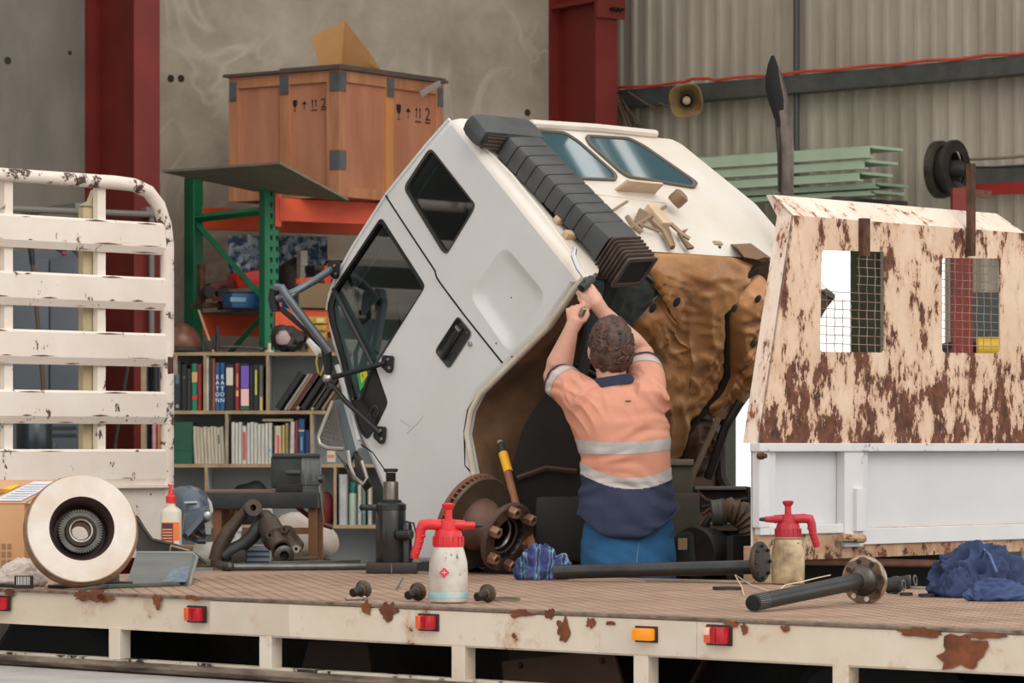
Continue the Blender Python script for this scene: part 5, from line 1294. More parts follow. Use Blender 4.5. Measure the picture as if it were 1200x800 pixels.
# under rail and its short stubs
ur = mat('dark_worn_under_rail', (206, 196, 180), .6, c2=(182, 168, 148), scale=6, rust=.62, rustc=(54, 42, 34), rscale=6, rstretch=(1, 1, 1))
zu = ray_plane(100, 771, tp(0, .0, 0), WH).z
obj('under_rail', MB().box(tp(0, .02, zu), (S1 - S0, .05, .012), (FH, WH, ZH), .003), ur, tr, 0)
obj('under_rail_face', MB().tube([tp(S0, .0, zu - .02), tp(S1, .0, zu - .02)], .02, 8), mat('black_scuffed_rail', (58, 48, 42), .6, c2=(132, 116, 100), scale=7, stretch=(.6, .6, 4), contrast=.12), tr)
for px in (135, 312, 538, 752, 986):
    a = spx(px); zt_ = DECK - HR
    obj('rail_stub', MB().box(tp(a, .02, (zt_ + zu) / 2), (.056, .05, zt_ - zu), (FH, WH, ZH), .003), railp, tr, 0)
obj('diagonal_stay', MB().tube([ray_plane(828, 770, tp(0, .3, 0), WH), ray_plane(812, 800, tp(0, .35, 0), WH)], .01, 6), RUSTY, tr)
# structure beneath
for t_ in (.75, 1.55): obj('chassis_beam', MB().box(tp(0, t_, .60), (S1 - S0, .08, .26), (FH, WH, ZH)), DARK, tr, 0)
for i in range(9): obj('cross_bearer', MB().box(tp(S0 + .4 + i * .7, WB / 2 + .1, DECK - .06), (.06, WB - .3, .1), (FH, WH, ZH)), DARK, tr, 0)
obj('rear_edge_beam', MB().box(tp(0, WB - .02, DECK - .06), (S1 - S0, .04, .1), (FH, WH, ZH)), DARK, tr, 0)
for s_ in (-2.2, -1.2, 2.4):
    for t_ in (.35, WB - .35):
        wl = obj('tray_wheel', MB().lathe([(.2, -.12), (.36, -.13), (.4, -.1), (.4, .1), (.36, .13), (.2, .12)], tp(s_, t_, .4), WH, 28), tyre, tr); obj('wheel_rim', MB().lathe([(.21, -.1), (.16, -.02), (.05, -.04), (.05, .06), (.2, .1)], tp(s_, t_, .4), WH, 20), DARK, wl)
redl = mat('red_lamp_lens', (196, 24, 40), .25, c2=(160, 14, 30), scale=30); redd = mat('deep_red_lens', (150, 18, 38), .2); orl = mat('orange_lamp_lens', (226, 90, 40), .25); amb = mat('amber_lamp_lens', (250, 152, 20), .25)
white_ref = flat(226, 196, 180, .4)
def lamp(px, py, w, h, kind):
    c = ray_plane(px, py, tp(0, -.012, 0), WH)
    b_ = obj('lamp_base', MB().box(c + WH * .004, (w + .014, .008, h + .012), (-FH, WH, ZH), .002), flat(40, 30, 28), tr)
    if kind == 'amber': obj('amber_lens', MB().box(c - WH * .012, (w, .024, h), (-FH, WH, ZH), .005), amb, b_)
    else:
        obj('red_lens', MB().box(c - WH * .012 - FH * w * .17, (w * .66, .026, h), (-FH, WH, ZH), .005), redl, b_)
        obj('orange_lens', MB().box(c - WH * .010 + FH * w * .34, (w * .32, .022, h * .98), (-FH, WH, ZH), .005), orl, b_)
        if kind == 'broken': obj('white_lens', MB().box(c - WH * .012 + FH * w * .35 + ZH * h * .22, (w * .3, .024, h * .45), (-FH, WH, ZH), .003), white_ref, b_)
        obj('lens_ridge', MB().box(c - WH * .026 - FH * w * .1, (.002, .004, h * .9), (-FH, WH, ZH)), redd, b_)
lamp(1, 706.5, .075, .042, 'r'); lamp(229.5, 719.5, .075, .044, 'r'); lamp(501.5, 729, .072, .042, 'r'); lamp(757, 743, .072, .036, 'amber'); lamp(842, 744, .08, .048, 'broken')

# low concrete apron in front of the tray
b = MB(); ap = .585
b.prism([tp(8, -9, 0), tp(-8, -9, 0), tp(-8, .06, 0), tp(8, .06, 0)], ZH * ap)
struct('ground', b, mat('pale_concrete_apron', (150, 146, 144), .85, c2=(172, 168, 164), scale=5, bump=.15, bscale=30), smooth=0)
# brown board and steel plate leaning in the shade under the tray
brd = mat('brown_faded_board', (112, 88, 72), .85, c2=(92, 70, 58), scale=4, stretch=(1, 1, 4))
p_ = [ray_plane(*q, tp(0, .30, 0), WH) for q in ((588, 775), (718, 760), (732, 812), (592, 812))]
bt = thing('plywood_offcut', 'brown board lying in shadow under the tray side rail', 'board', tp(0, .3, ap))
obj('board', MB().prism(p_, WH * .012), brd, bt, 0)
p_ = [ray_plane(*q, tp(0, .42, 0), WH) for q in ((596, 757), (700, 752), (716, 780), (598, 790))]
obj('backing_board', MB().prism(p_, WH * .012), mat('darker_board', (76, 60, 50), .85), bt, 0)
for x, y in ((610, 779), (706, 774)): obj('bolt', MB().lathe([(.012, 0), (.008, .008)], ray_plane(x, y, tp(0, .298, 0), WH), -WH, 8), RUSTY, bt)
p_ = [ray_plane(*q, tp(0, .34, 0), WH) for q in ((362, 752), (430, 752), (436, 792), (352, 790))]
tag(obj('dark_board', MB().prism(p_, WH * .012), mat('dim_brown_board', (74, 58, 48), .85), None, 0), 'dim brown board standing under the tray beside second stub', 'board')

# ------------------------------------------------------------------ white slatted gate standing at the tray end
gw = mat('chipped_white_gate_paint', (232, 222, 212), .55, c2=(222, 208, 194), scale=4, rust=.43, rustc=(104, 80, 70), rscale=8, rstretch=(1.2, 1.2, .7), edge=.02, speck=.16)
gwr = mat('gate_tube_worn_paint', (230, 218, 208), .55, c2=(216, 200, 188), scale=6, rust=.58, rustc=(104, 82, 74), rscale=11, rstretch=(1, 1, 1), edge=.03)
gpost = mat('yellowed_channel', (196, 184, 150), .6, c2=(176, 160, 124), scale=6, rust=.45, rustc=(140, 86, 50), rscale=7)
G0 = deck(190, 657)
def gp(px, py, off=0): return ray_plane(px, py, G0 - FH * off, FH)     # plane across the tray, off towards the yard
gt = thing('stock_gate', 'chipped white slatted stock gate standing at the tray end', 'gate', G0 - WH * .6)
gl = -WH                                                      # leftwards along the gate
zt_ = gp(165, 216).z
pr_ = gp(196, 640); 
def gpoint(k, z): q = gp(196, 500) + gl * k; q.z = z; return q
rR = .030
tubepts = [gpoint(0, DECK + .0), gpoint(0, zt_ - .26), gpoint(.012, zt_ - .17), gpoint(.05, zt_ - .085), gpoint(.11, zt_ - .03), gpoint(.19, zt_ - .005), gpoint(.3, zt_), gpoint(2.25, zt_), gpoint(2.25, DECK)]
obj('frame_tube', MB().tube(tubepts, rR, 14), gwr, gt)
random.seed(21)
rline = mat('brown_rust_line', (134, 88, 66), .9, c2=(92, 66, 56), scale=30)
def slat(y0, y1, name='slat'):
    a, c = gp(196, y0), gp(196, y1)
    k0, k1 = .02, 2.25; h = a.z - c.z
    b = MB(); m_ = gpoint((k0 + k1) / 2, (a.z + c.z) / 2)
    pf = [(-.012, 0), (-.02, .01), (-.02, h * .78), (-.004, h), (.02, h), (.02, 0)]
    prof = lambda k: [gpoint(k, a.z - dz) + FH * dx for dx, dz in pf]
    b.loft([prof(k0), prof(k1)]); o = obj(name, b, gw, gt, 0)
    for zz_, dx in ((a.z - .008, -.0215), (c.z + h * .22 + .004, -.0215), (c.z + .006, -.0155)):
        k = random.uniform(.03, .3)
        while k < 1.0:
            L_ = random.uniform(.02, .16)
            obj('rust_line', MB().prism([gpoint(k, zz_) + FH * dx, gpoint(k + L_ * .5, zz_ + random.uniform(.001, .007)) + FH * dx, gpoint(k + L_, zz_) + FH * dx, gpoint(k + L_ * .6, zz_ - random.uniform(.001, .004)) + FH * dx], FH * .0015), rline, o, 0)
            k += L_ + random.uniform(.08, .5)
    return o
for y0, y1 in ((262, 299), (326, 364), (391, 430), (459, 497), (526, 570)): slat(y0, y1)
a, c = gp(196, 568), gp(196, 652)
obj('lower_sheet', MB().box(gpoint(1.12, (a.z + c.z) / 2) + FH * .0, (2.24, .02, a.z - c.z), (gl, FH, ZH)), gw, gt, 0)
obj('sheet_flange', MB().box(gpoint(1.12, a.z - .005) - FH * .016, (2.22, .05, .012), (gl, FH, ZH)), gw, gt, 0)
for px in (12, 121):
    q = gp(px, 400); k = (q - gp(196, 400)).dot(gl)
    obj('post', MB().box(gpoint(k, (zt_ + DECK) / 2) + FH * .025, (.045, .03, zt_ - DECK), (gl, FH, ZH)), gw, gt, 0)
    ztc = gp(110, 240).z
    o_ = obj('channel_post', MB().box(gpoint(k + .035, (ztc + DECK) / 2) + FH * .065, (.07, .03, ztc - DECK), (gl, FH, ZH)), gpost, gt, 0)
    obj('channel_top', MB().prism([gpoint(k + .07, ztc - .01) + FH * .05, gpoint(k + .0, ztc - .01) + FH * .05, gpoint(k + .0, ztc + .07) + FH * .05, gpoint(k + .025, ztc + .02) + FH * .05, gpoint(k + .07, ztc)+ FH * .05], FH * .03), gpost, o_, 0)
obj('hinge_bush', MB().tube([gp(205, 416), gp(205, 439)], .012, 10), mat('grey_hinge', (172, 164, 160), .5, .4, c2=(130, 90, 70), scale=14), gt)
obj('grip_plate', MB().box(gp(199, 428, .02), (.03, .02, .075), (WH, FH, ZH), .004), RUSTY, gt)
# ------------------------------------------------------------------ things lying on the deck
def dd(py): return 2100.0 / (py - HOR)                     # distance of a point on the deck
def on(px, py, dz=0): p = deck(px, py); p.z += dz; return p
# big brake disc
discm = mat('worn_brake_face', (200, 193, 186), .4, .25, c2=(184, 168, 152), scale=6, contrast=.16, rust=.34, rustc=(172, 144, 120), rscale=4, edge=.12)
disce = mat('rusty_disc_edge', (120, 84, 60), .7, .2, c2=(160, 130, 100), scale=14)
boremat = mat('dark_brown_bore', (74, 52, 46), .6, .2, c2=(48, 36, 33), scale=10)
n = V((.19, -.95, .20)).normalized(); dc = at(96, 619, 12.42)
t = thing('brake_disc', 'large pale worn brake disc propped up at tray end', 'brake disc', on(96, 690))
obj('friction_ring', MB().ring([(.113, -.028), (.113, 0), (.186, 0), (.189, -.003), (.189, -.016), (.18, -.02), (.18, -.028)], dc, n, 64), discm, t, 30)
obj('rear_plate', MB().ring([(.12, -.036), (.18, -.034), (.194, -.038), (.2, -.058), (.16, -.062), (.12, -.06)], dc, n, 64), disce, t, 30)
up_ = n.cross(V((1, 0, 0))).normalized(); sd_ = n.cross(up_)
b = MB()
for k in range(36):
    a = 2 * PI * k / 36; r_ = up_ * math.cos(a) + sd_ * math.sin(a); b.box(dc + r_ * .165 - n * .031, (.03, .008, .016), (r_, n.cross(r_), n))
stuff(obj('cooling_vanes', b, disce, t, 0))
hub_ = obj('bore', MB().lathe([(.114, 0), (.108, -.012), (.098, -.05), (.09, -.11), (.052, -.11), (.052, -.12), (.115, -.12), (.118, -.03)], dc, n, 48, False), boremat, t)
tr_ = obj('tone_ring', MB().ring([(.052, -.075), (.056, -.062), (.074, -.062), (.076, -.075), (.076, -.11), (.05, -.11)], dc, n, 48), STEEL, t)
b = MB()
for k in range(48):
    a = 2 * PI * k / 48; r_ = up_ * math.cos(a) + sd_ * math.sin(a); b.box(dc + r_ * .073 - n * .06, (.008, .0045, .008), (r_, n.cross(r_), n))
stuff(obj('tone_teeth', b, STEEL, tr_, 0))
obj('bearing_race', MB().ring([(.036, -.04), (.041, -.038), (.053, -.05), (.054, -.075), (.036, -.1)], dc, n, 40), BRIGHT, t); obj('inner_sleeve', MB().ring([(.031, -.05), (.036, -.052), (.036, -.13), (.031, -.13)], dc, n, 40), STEEL, t)
# cardboard carton behind it
cm = mat('shaded_carton', (196, 152, 112), .8, c2=(176, 132, 92), scale=3)
t = thing('cardboard_carton', 'opened brown cardboard carton behind the pale brake disc', 'carton', on(0, 668))
bx = on(-18, 672); ax1 = V((1, .0, 0)); f0 = on(28, 676); top_z = at(0, 591, f0.y).z
obj('body', MB().box(V((f0.x - .17, f0.y + .16, (DECK + top_z) / 2)), (.34, .3, top_z - DECK), None, .003), cm, t)
e0 = V((f0.x - .34, f0.y + .012, top_z)); e1 = V((f0.x, f0.y + .012, top_z)); up2 = V((.12, .26, .085))
obj('flap', MB().prism([e0, e1, e1 + up2, e0 + up2], V((0, -.004, .006))), mat('flap_cardboard', (204, 160, 122), .8, c2=(186, 140, 104), scale=3), t, 0)
def fl(a, c, w=0): return e0 + (e1 - e0) * a + up2 * c + V((0, -.006, .0085 + w))
def flq(pts, nm, m): obj(nm, MB().prism([fl(*p) for p in pts], V((0, -.0005, .001))), m, t, 0)
flq([(.62, .06), (.94, .06), (.98, .9), (.7, .9)], 'shipping_label', flat(206, 206, 214, .6))
for k in range(7): flq([(.68 + k * .004, .14 + k * .1), (.93, .14 + k * .1), (.93, .17 + k * .1), (.68 + k * .004, .17 + k * .1)], 'label_print', flat(120, 120, 130, .7))
flq([(.2, .05), (.56, .05), (.6, .55), (.3, .6)], 'maroon_print', flat(150, 84, 80, .7)); flq([(.48, .42), (.6, .42), (.62, .75), (.52, .75)], 'yellow_sticker', flat(226, 176, 50, .6))
flq([(.02, .5), (.4, .62), (.4, .7), (.02, .6)], 'brown_tape', flat(170, 120, 84, .5))
for i, zf in enumerate((.42, .31, .2)):
    for j in range(3): obj('carton_print', MB().box(V((f0.x - .10 + j * .022, f0.y + .009, DECK + (top_z - DECK) * zf)), (.015, .001, .022)), flat(140, 106, 80, .8), t, 0)
# white rag and bits in front of it
ragw = mat('off_white_rag', (212, 200, 190), .85, c2=(186, 170, 160), scale=8)
def cloth_heap(name, c, rx, ry, h, m, seed, fr=9, amp=.6, n=44, parent=None):
    """a dropped cloth: a mound of rounded, overlapping ridges that tucks in at the floor"""
    b = MB(); rows = []; fr *= .42
    for j in range(n + 1):
        ph = PI / 2 * j / n; ring_ = []
        for i in range(n * 2):
            a = PI * i / n; x, y, z = math.cos(ph) * math.cos(a), math.cos(ph) * math.sin(a), math.sin(ph)
            d_ = V((x, y, z)); wv = V((noise.noise(d_ * 1.7 + V((seed, 0, 0))), noise.noise(d_ * 1.7 + V((0, seed, 5))), noise.noise(d_ * 1.7 + V((3, 0, seed)))))
            d_ = V((x, y, z * .45)); f = 1 - abs(noise.noise(d_ * fr * .5 + wv * 1.5 + V((seed, seed, 0)))) * 2
            g = 1 - abs(noise.noise(d_ * fr * 1.1 + wv * 2.2 + V((0, seed, seed)))) * 2
            e = 1 + .3 * noise.noise(V((math.cos(a) * 1.2, math.sin(a) * 1.2, seed)))
            r = (.80 + .2 * amp * f + .05 * amp * g) * (e if z < .6 else 1 + (e - 1) * (1 - z) / .4)
            tuck = 1 - .16 * max(0, 1 - z / .18) ** 2
            ring_.append(V((c.x + x * rx * r * tuck, c.y + y * ry * r * tuck, c.z + max(0, z * h * r) + .001)))
        rows.append(ring_)
    b.loft(rows, True, True)
    return obj(name, b, m, parent, 80)
t = tag(cloth_heap('white_rag', on(26, 687), .11, .07, .11, ragw, 3.3), 'crumpled off-white rag at the tray corner below the carton', 'rag')
t = thing('barcode_box', 'small black carton end with white barcode in the rag', 'carton', on(27, 690))
q = on(27, 690.5); obj('body', MB().box(q + V((0, .02, .024)), (.062, .03, .046)), flat(36, 32, 32, .7), t, 0)
for k in range(9): obj('white_bar', MB().box(q + V((-.022 + k * .0055, .004, .03)), (.002 + .0015 * (k % 2), .001, .028)), flat(214, 208, 200, .7), t, 0)
def strip(name, lab, cat, px0, py0, px1, py1, w, h, m, dz=0):
    a, c = on(px0, py0), on(px1, py1); d_ = (c - a); L_ = d_.length; d_.normalize()
    return tag(obj(name, MB().box((a + c) / 2 + ZH * (h / 2 + .001 + dz), (L_, w, h), (d_, d_.cross(ZH), ZH), min(w, h) * .2), m), lab, cat)
gs = mat('greenish_grey_steel', (96, 100, 94), .5, .4, c2=(70, 74, 70), scale=10)
strip('steel_strap', 'dark curved steel strap at the far end of tray edge', 'strap', -12, 686, 30, 690, .03, .012, DARK)
strip('flat_bar', 'grey flat steel bar lying in front of grey splash panel', 'bar', 110, 690, 208, 686.5, .035, .014, gs); strip('flat_bar', 'dark flat steel bar under the pale disc edge', 'bar', 64, 689.5, 118, 686, .06, .012, DARK)
t = thing('steel_bracket', 'greenish steel bracket with upright bolt before pale disc', 'bracket', on(115, 688))
q = on(115, 688.5); obj('plate', MB().box(q + V((0, .02, .03)), (.14, .06, .035), None, .004), gs, t); obj('web', MB().box(q + V((.02, .01, .012)), (.2, .04, .02), None, .003), DARK, t); obj('bolt', MB().lathe([(.006, 0), (.006, .035), (.01, .035), (.01, .045)], q + V((.03, .02, .04)), ZH, 8), STEEL, t)
strip('hook_rod', 'thin bent grey rod near tray edge by the bracket', 'rod', 96, 694, 165, 684, .012, .01, gs, .004)
# grey splash panel and black guard
t = thing('splash_panel', 'scuffed grey plastic splash panel lying flat against black guard', 'panel', on(190, 686))
gp_ = mat('scuffed_grey_plastic', (112, 112, 106), .5, c2=(84, 92, 96), scale=5)
d1, d2 = 12.75, 13.5
pq = rnd([at(148, 684, d1), at(222, 686, d1), at(231, 652, d2), at(226, 648, d2), at(160, 648, d2)], .02, 3)
obj('sheet', MB().prism(pq, V((0, .004, -.006))), gp_, t, 0)
obj('raised_rim', MB().tube([at(222, 685, d1), at(231, 653, d2), at(226, 647.5, d2), at(160, 647.5, d2)], .006, 6), mat('pale_plastic_rim', (130, 130, 122), .5), t)
obj('scuff_patch', MB().prism([p + V((0, -.004, .004)) for p in (at(190, 683, d1), at(219, 683, d1), at(223, 664, 13.2), at(203, 668, 13.1))], V((0, -.001, .001))), mat('blue_scuffed_decal', (74, 96, 116), .4, c2=(120, 136, 146), scale=40, contrast=.06), t, 0)
t = thing('wheel_guard', 'black bent plastic wheel guard behind the grey splash panel', 'guard', on(190, 660))
gpl = [(157, 604), (161, 604), (178, 631), (206, 638), (224, 645), (242, 659), (232, 663), (160, 652)]
obj('sheet', MB().prism([at(x, y, 14.0) for x, y in gpl], V((0, .02, 0))), mat('dull_black_guard', (38, 38, 40), .5, c2=(60, 60, 60), scale=6), t, 0)
obj('opening_frame', MB().tube([at(*q, 13.95) for q in ((200, 639), (222, 645), (220, 649), (199, 648), (200, 639))], .004, 6), mat('tan_frame', (140, 124, 100), .5), t)
obj('rolled_edge', MB().tube([at(*q, 13.97) for q in ((157, 604), (178, 632), (206, 639), (224, 646), (242, 660))], .008, 6), DARK, t)
# squirt bottle
bc = on(200, 640.5) ; bc = at(200, 641, 14.9); bc.z = DECK if True else 0
bp = mat('milky_plastic_bottle', (214, 206, 190), .35, c2=(200, 190, 172), scale=6)
bs2 = 15.0 / 4200
bc = at(200.5, 0, 14.7); bc.z = DECK
t = thing('squirt_bottle', 'milky squirt bottle with red nozzle and orange label', 'bottle', bc)
def ovl(c, rx, ry, z, n=24, k=2.6): 
    out = []
    for i in range(n):
        a = 2 * PI * i / n; ca, sa = math.cos(a), math.sin(a); m_ = 1 / (abs(ca) ** k + abs(sa) ** k) ** (1 / k); out.append(c + V((rx * m_ * ca, ry * m_ * sa, z)))
    return out
zb0 = .015; H1 = at(0, 597, 14.7).z - DECK; H2 = at(0, 592, 14.7).z - DECK
obj('body', MB().loft([ovl(bc, .040, .028, 0), ovl(bc, .044, .031, .008), ovl(bc, .044, .031, H1 - .012), ovl(bc, .040, .028, H1), ovl(bc, .018, .018, H1 + .016), ovl(bc, .017, .017, H1 + .03)]), bp, t, 50)
obj('label', MB().box(bc + V((0, -.0315, H1 * .585)), (.074, .002, H1 * .40), None, .0), mat('orange_label', (236, 124, 52), .5), t, 0)
obj('label_dark_panel', MB().box(bc + V((-.012, -.0327, H1 * .6)), (.046, .001, H1 * .34)), flat(84, 46, 54, .5), t, 0)
for k in range(5): obj('label_text_line', MB().box(bc + V((-.012, -.0335, H1 * (.46 + .05 * k))), (.04, .001, .006)), flat(232, 140, 100, .5), t, 0)
obj('label_foot', MB().box(bc + V((.026, -.0328, H1 * .42)), (.02, .001, .02)), flat(210, 214, 220, .5), t, 0)
obj('red_nozzle', MB().lathe([(.022, 0), (.022, .026), (.012, .034), (.011, .05), (.006, .056), (.005, .075)], bc + ZH * (H1 + .028), ZH, 16), mat('red_nozzle_plastic', (208, 44, 42), .4), t)
obj('nozzle_tip', MB().tube([bc + ZH * (H1 + .09), bc + ZH * (H1 + .1) + V((-.012, 0, .004))], .005, 6), mat('red_nozzle_plastic', (208, 44, 42), .4), t)
# welding helmet
hm = mat('slate_blue_helmet', (70, 84, 96), .32, c2=(58, 72, 84), scale=4, coat=.3)
hc_ = at(226, 0, 14.90); hc_.z = DECK
t = thing('welding_helmet', 'slate blue welding helmet lying on its side behind the bottle', 'helmet', hc_)
def hp(px, py, d=14.90): return at(px, py, d)
secs = []
for (x0, y0, x1, y1, wd) in ((203, 573, 206, 602, .05), (210, 570, 214, 622, .09), (222, 568, 221, 633, .115), (233, 571, 232, 629, .115), (241, 577, 243, 617, .10), (246, 585, 247, 606, .07)):
    a, c = hp(x0, y0), hp(x1, y1); ctr = (a + c) / 2; rz = (a - c).length / 2; ax_ = (a - c).normalized()
    secs.append([ctr + ax_ * rz * math.cos(2 * PI * k / 20) - V((0, 1, 0)) * wd * math.sin(2 * PI * k / 20) for k in range(20)])
obj('shell', MB().loft(secs), hm, t, 60)
obj('cheek_plate', MB().loft([[hp(215, 600, 14.77), hp(244, 592, 14.79), hp(246, 606, 14.81), hp(220, 634, 14.77), hp(213, 628, 14.75)], [hp(218, 604, 14.73), hp(240, 597, 14.75), hp(242, 604, 14.75), hp(221, 628, 14.73), hp(217, 624, 14.73)]]), hm, t)
obj('pale_lining', MB().loft([[hp(243, 582, 14.85), hp(248, 588, 14.85), hp(250, 598, 14.85), hp(247, 604, 14.85)], [hp(243, 582, 14.95), hp(247, 588, 14.95), hp(248, 598, 14.95), hp(245, 604, 14.95)]]), flat(196, 190, 182, .7), t)
obj('side_strap', MB().prism([hp(240, 613, 14.75), hp(247, 610, 14.75), hp(247, 626, 14.77), hp(241, 626, 14.77)], V((0, .02, 0))), flat(176, 174, 170, .6), t)
obj('pivot_knob', MB().lathe([(.018, 0), (.018, .014), (.012, .018)], hp(243, 604, 14.75), V((.3, -1, 0)), 14), mat('silver_knob', (160, 164, 166), .3, .6), t)
obj('name_strip', MB().prism([hp(216, 587.5, 14.77), hp(231, 587, 14.78), hp(231, 589, 14.78), hp(216, 589.5, 14.77)], V((0, .01, 0))), flat(176, 186, 192, .4), t)
obj('chin_guard', MB().tube([hp(224, 630, 14.80), hp(233, 634, 14.75), hp(241, 634, 14.75)], .012, 8), flat(44, 48, 52, .5), t)
obj('headband', MB().tube([hp(228, 622, 14.85), hp(238, 628, 14.80), hp(246, 622, 14.85)], .01, 8), flat(34, 34, 36), t)
obj('foot_rest', MB().box(V((hp(228, 0).x, 14.90, DECK + .03)), (.08, .06, .06), None, .01), flat(34, 34, 36), t)
# yellow sided board under knuckle
yb = on(230, 652.5)
t = thing('yellow_box', 'low yellow and tan box behind the steel bar end', 'box', at(232, 650, 15.6))
q = at(232, 645, 14.95); q.z = DECK
obj('body', MB().box(q + V((0, .05, .03)), (.13, .09, .075), None, .003), mat('yellow_box_card', (224, 164, 56), .6), t); obj('lid', MB().box(q + V((0, .05, .075)), (.15, .1, .016), None, .002), mat('tan_box_lid', (196, 158, 122), .7), t)
t = thing('white_roll', 'white paper roll beside yellow box under steering arm', 'paper roll', at(243, 650, 15.2))
q = at(243, 0, 14.85); q.z = DECK
obj('roll', MB().lathe([(.03, 0), (.05, .004), (.05, .09), (.03, .094)], q + V((0, 0, .052)) - V((.04, 0, 0)), V((.9, -.4, 0)), 20), flat(204, 198, 188, .8), t); obj('core', MB().lathe([(.026, 0), (.026, .1)], q + V((0, 0, .052)) - V((.042, 0, 0)), V((.9, -.4, 0)), 14), flat(120, 96, 74), t)
# steering arms and housing
iron = mat('greasy_cast_iron', (84, 70, 60), .55, .35, c2=(58, 46, 40), scale=9, bump=.3, bscale=30)
KD = 14.7
def kp(px, py, d=KD): return at(px, py, d)
t = thing('steering_knuckle', 'heavy cast steering knuckle with two curved arms and housing', 'machine part', on(300, 662))
arm1 = obj('forked_arm', MB().tube([kp(253, 657), kp(258, 640), kp(268, 622), kp(280, 608), kp(290, 597), kp(296, 593)], [.04, .042, .036, .03, .027, .03], 12, .8), iron, t, 70)
obj('arm_eye', MB().ring([(.012, -.03), (.034, -.03), (.036, .03), (.013, .03)], kp(295, 596, KD - .02), V((.3, -1, .2)), 16), iron, t)
obj('curved_arm', MB().tube([kp(262, 652), kp(272, 645), kp(285, 638), kp(296, 628), kp(303, 618), kp(309, 610)], [.035, .036, .034, .036, .038, .036], 12, .85), mat('grey_black_casting', (72, 72, 72), .5, .4, c2=(52, 50, 48), scale=8), t, 70)
obj('arm_root', MB().loft([[kp(246, 655), kp(262, 659), kp(270, 650), kp(262, 640)], [kp(246, 655, KD + .1), kp(262, 659, KD + .1), kp(270, 650, KD + .1), kp(262, 640, KD + .1)]]), iron, t)
hd = (kp(330, 645, KD - .12) - kp(312, 612, KD + .05)).normalized()
obj('housing', MB().lathe([(.03, -.05), (.036, -.045), (.038, 0), (.048, .02), (.05, .09), (.056, .1), (.056, .13), (.046, .135), (.04, .2), (.03, .2), (.028, .15)], kp(313, 612), hd, 20), iron, t, 50)
obj('clamp_ring', MB().lathe([(.042, 0), (.045, .003), (.045, .012), (.042, .015)], kp(313, 612) + hd * .0, hd, 20), STEEL, t)
obj('mount_plate', MB().prism(rnd([kp(322, 622, KD - .1), kp(334, 617, KD - .1), (kp(344, 632, KD - .1)), kp(351, 641, KD - .12), kp(347, 648, KD - .12), kp(336, 646, KD - .12)], .02), V((.02, .04, .01))), iron, t)
for x, y in ((333, 620), (347, 643), (316, 627)): obj('bolt_eye', MB().ring([(.007, 0), (.016, 0), (.016, .03), (.007, .03)], kp(x, y, KD - .15), V((.2, 1, 0)), 14), BRIGHT if y == 643 else iron, t)
obj('snout', MB().lathe([(.04, -.06), (.042, 0), (.036, .004), (.02, .004), (.02, -.04)], kp(333, 651, KD - .16), V((.25, -1, -.1)), 20), STEEL, t)
obj('base_lug', MB().box(kp(280, 651, KD), (.06, .06, .05), None, .006), DARK, t)
obj('foot_lug', MB().box(V((kp(340, 0).x, KD - .1, DECK + .02)), (.05, .05, .04), None, .006), iron, t)
# L shaped wheel wrench
dL = dd(661)
t = thing('wheel_wrench', 'long grey L shaped wheel wrench bar on the deck', 'wrench', on(340, 670))
q0, q1, q2 = on(436, 668, .016), on(270, 669, .016), on(246, 662, .018)
obj('bar', MB().tube([q0, q1], .0145, 12), mat('grey_tool_steel', (112, 112, 112), .35, .7, c2=(88, 86, 84), scale=12), t); obj('bent_end', MB().tube([q1 + V((.0, -.0, 0)), q1 + V((-.02, 0, .002)), q2], [.016, .017, .017], 12), DARK, t); obj('elbow_knob', MB().ball(q1 - V((.002, .02, -.002)), .019), STEEL, t)
strip('pry_lever', 'thin dark lever lying behind the wheel wrench', 'bar', 318, 667, 422, 665, .012, .012, gs, .02)
t = thing('white_jug', 'white funnel topped jug standing behind the steering arms', 'jug', at(278, 660, 15.6))
q = at(279, 0, 14.85); q.z = DECK
obj('body', MB().lathe([(.05, 0), (.055, .02), (.055, .06), (.03, .1), (.014, .12), (.012, .15)], q, ZH, 18), flat(212, 210, 204, .5), t); obj('cap', MB().lathe([(.018, 0), (.016, .02), (.008, .03)], q + ZH * .145, ZH, 12), flat(200, 206, 208), t)
t = thing('blue_striped_pack', 'pale blue and white printed pack behind the steering housing', 'pack', at(300, 655, 15.5))
q = at(302, 0, 14.82); q.z = DECK
obj('body', MB().box(q + V((0, 0, .045)), (.11, .06, .09), None, .006), flat(186, 194, 200, .5), t)
for k in range(3): obj('printed_stripe', MB().box(q + V((0, -.031, .02 + k * .022)), (.1, .002, .009)), flat(70, 100, 134), t, 0)

# ------------------------------------------------------------------ work table with vise behind the tray
TD = 16.6
def tq(px, py, d=TD): return at(px, py, d)
ztab = tq(0, 577).z; zleg = .0
t = thing('steel_work_table', 'dark steel topped work table on timber legs behind the tray', 'table', V((tq(306, 0).x, TD + .3, 0)))
a, c = tq(236, 578), tq(372, 578)
obj('table_top', MB().box(V(((a.x + c.x) / 2, TD + .3, ztab - .037)), (c.x - a.x, .6, .074), None, .004), mat('blackened_table_steel', (52, 54, 54), .5, .3, c2=(70, 70, 68), scale=8), t)
obj('brown_cover', MB().box(V((tq(282, 0).x, TD + .33, ztab + .004)), (.36, .52, .008)), mat('brown_hardboard', (142, 108, 84), .7, c2=(120, 88, 68), scale=4), t, 0)
lw = mat('stained_table_leg', (132, 88, 56), .75, c2=(108, 70, 44), scale=5, stretch=(3, 3, .6))
for px in (254, 366):
    for y_ in (.04, .56): obj('leg', MB().box(V((tq(px, 0).x, TD + y_, (ztab - .074) / 2)), (.04, .04, ztab - .074), None, .003), lw, t)
obj('stretcher', MB().box(V((tq(310, 0).x, TD + .04, tq(0, 622).z)), (.42, .03, .03)), lw, t)
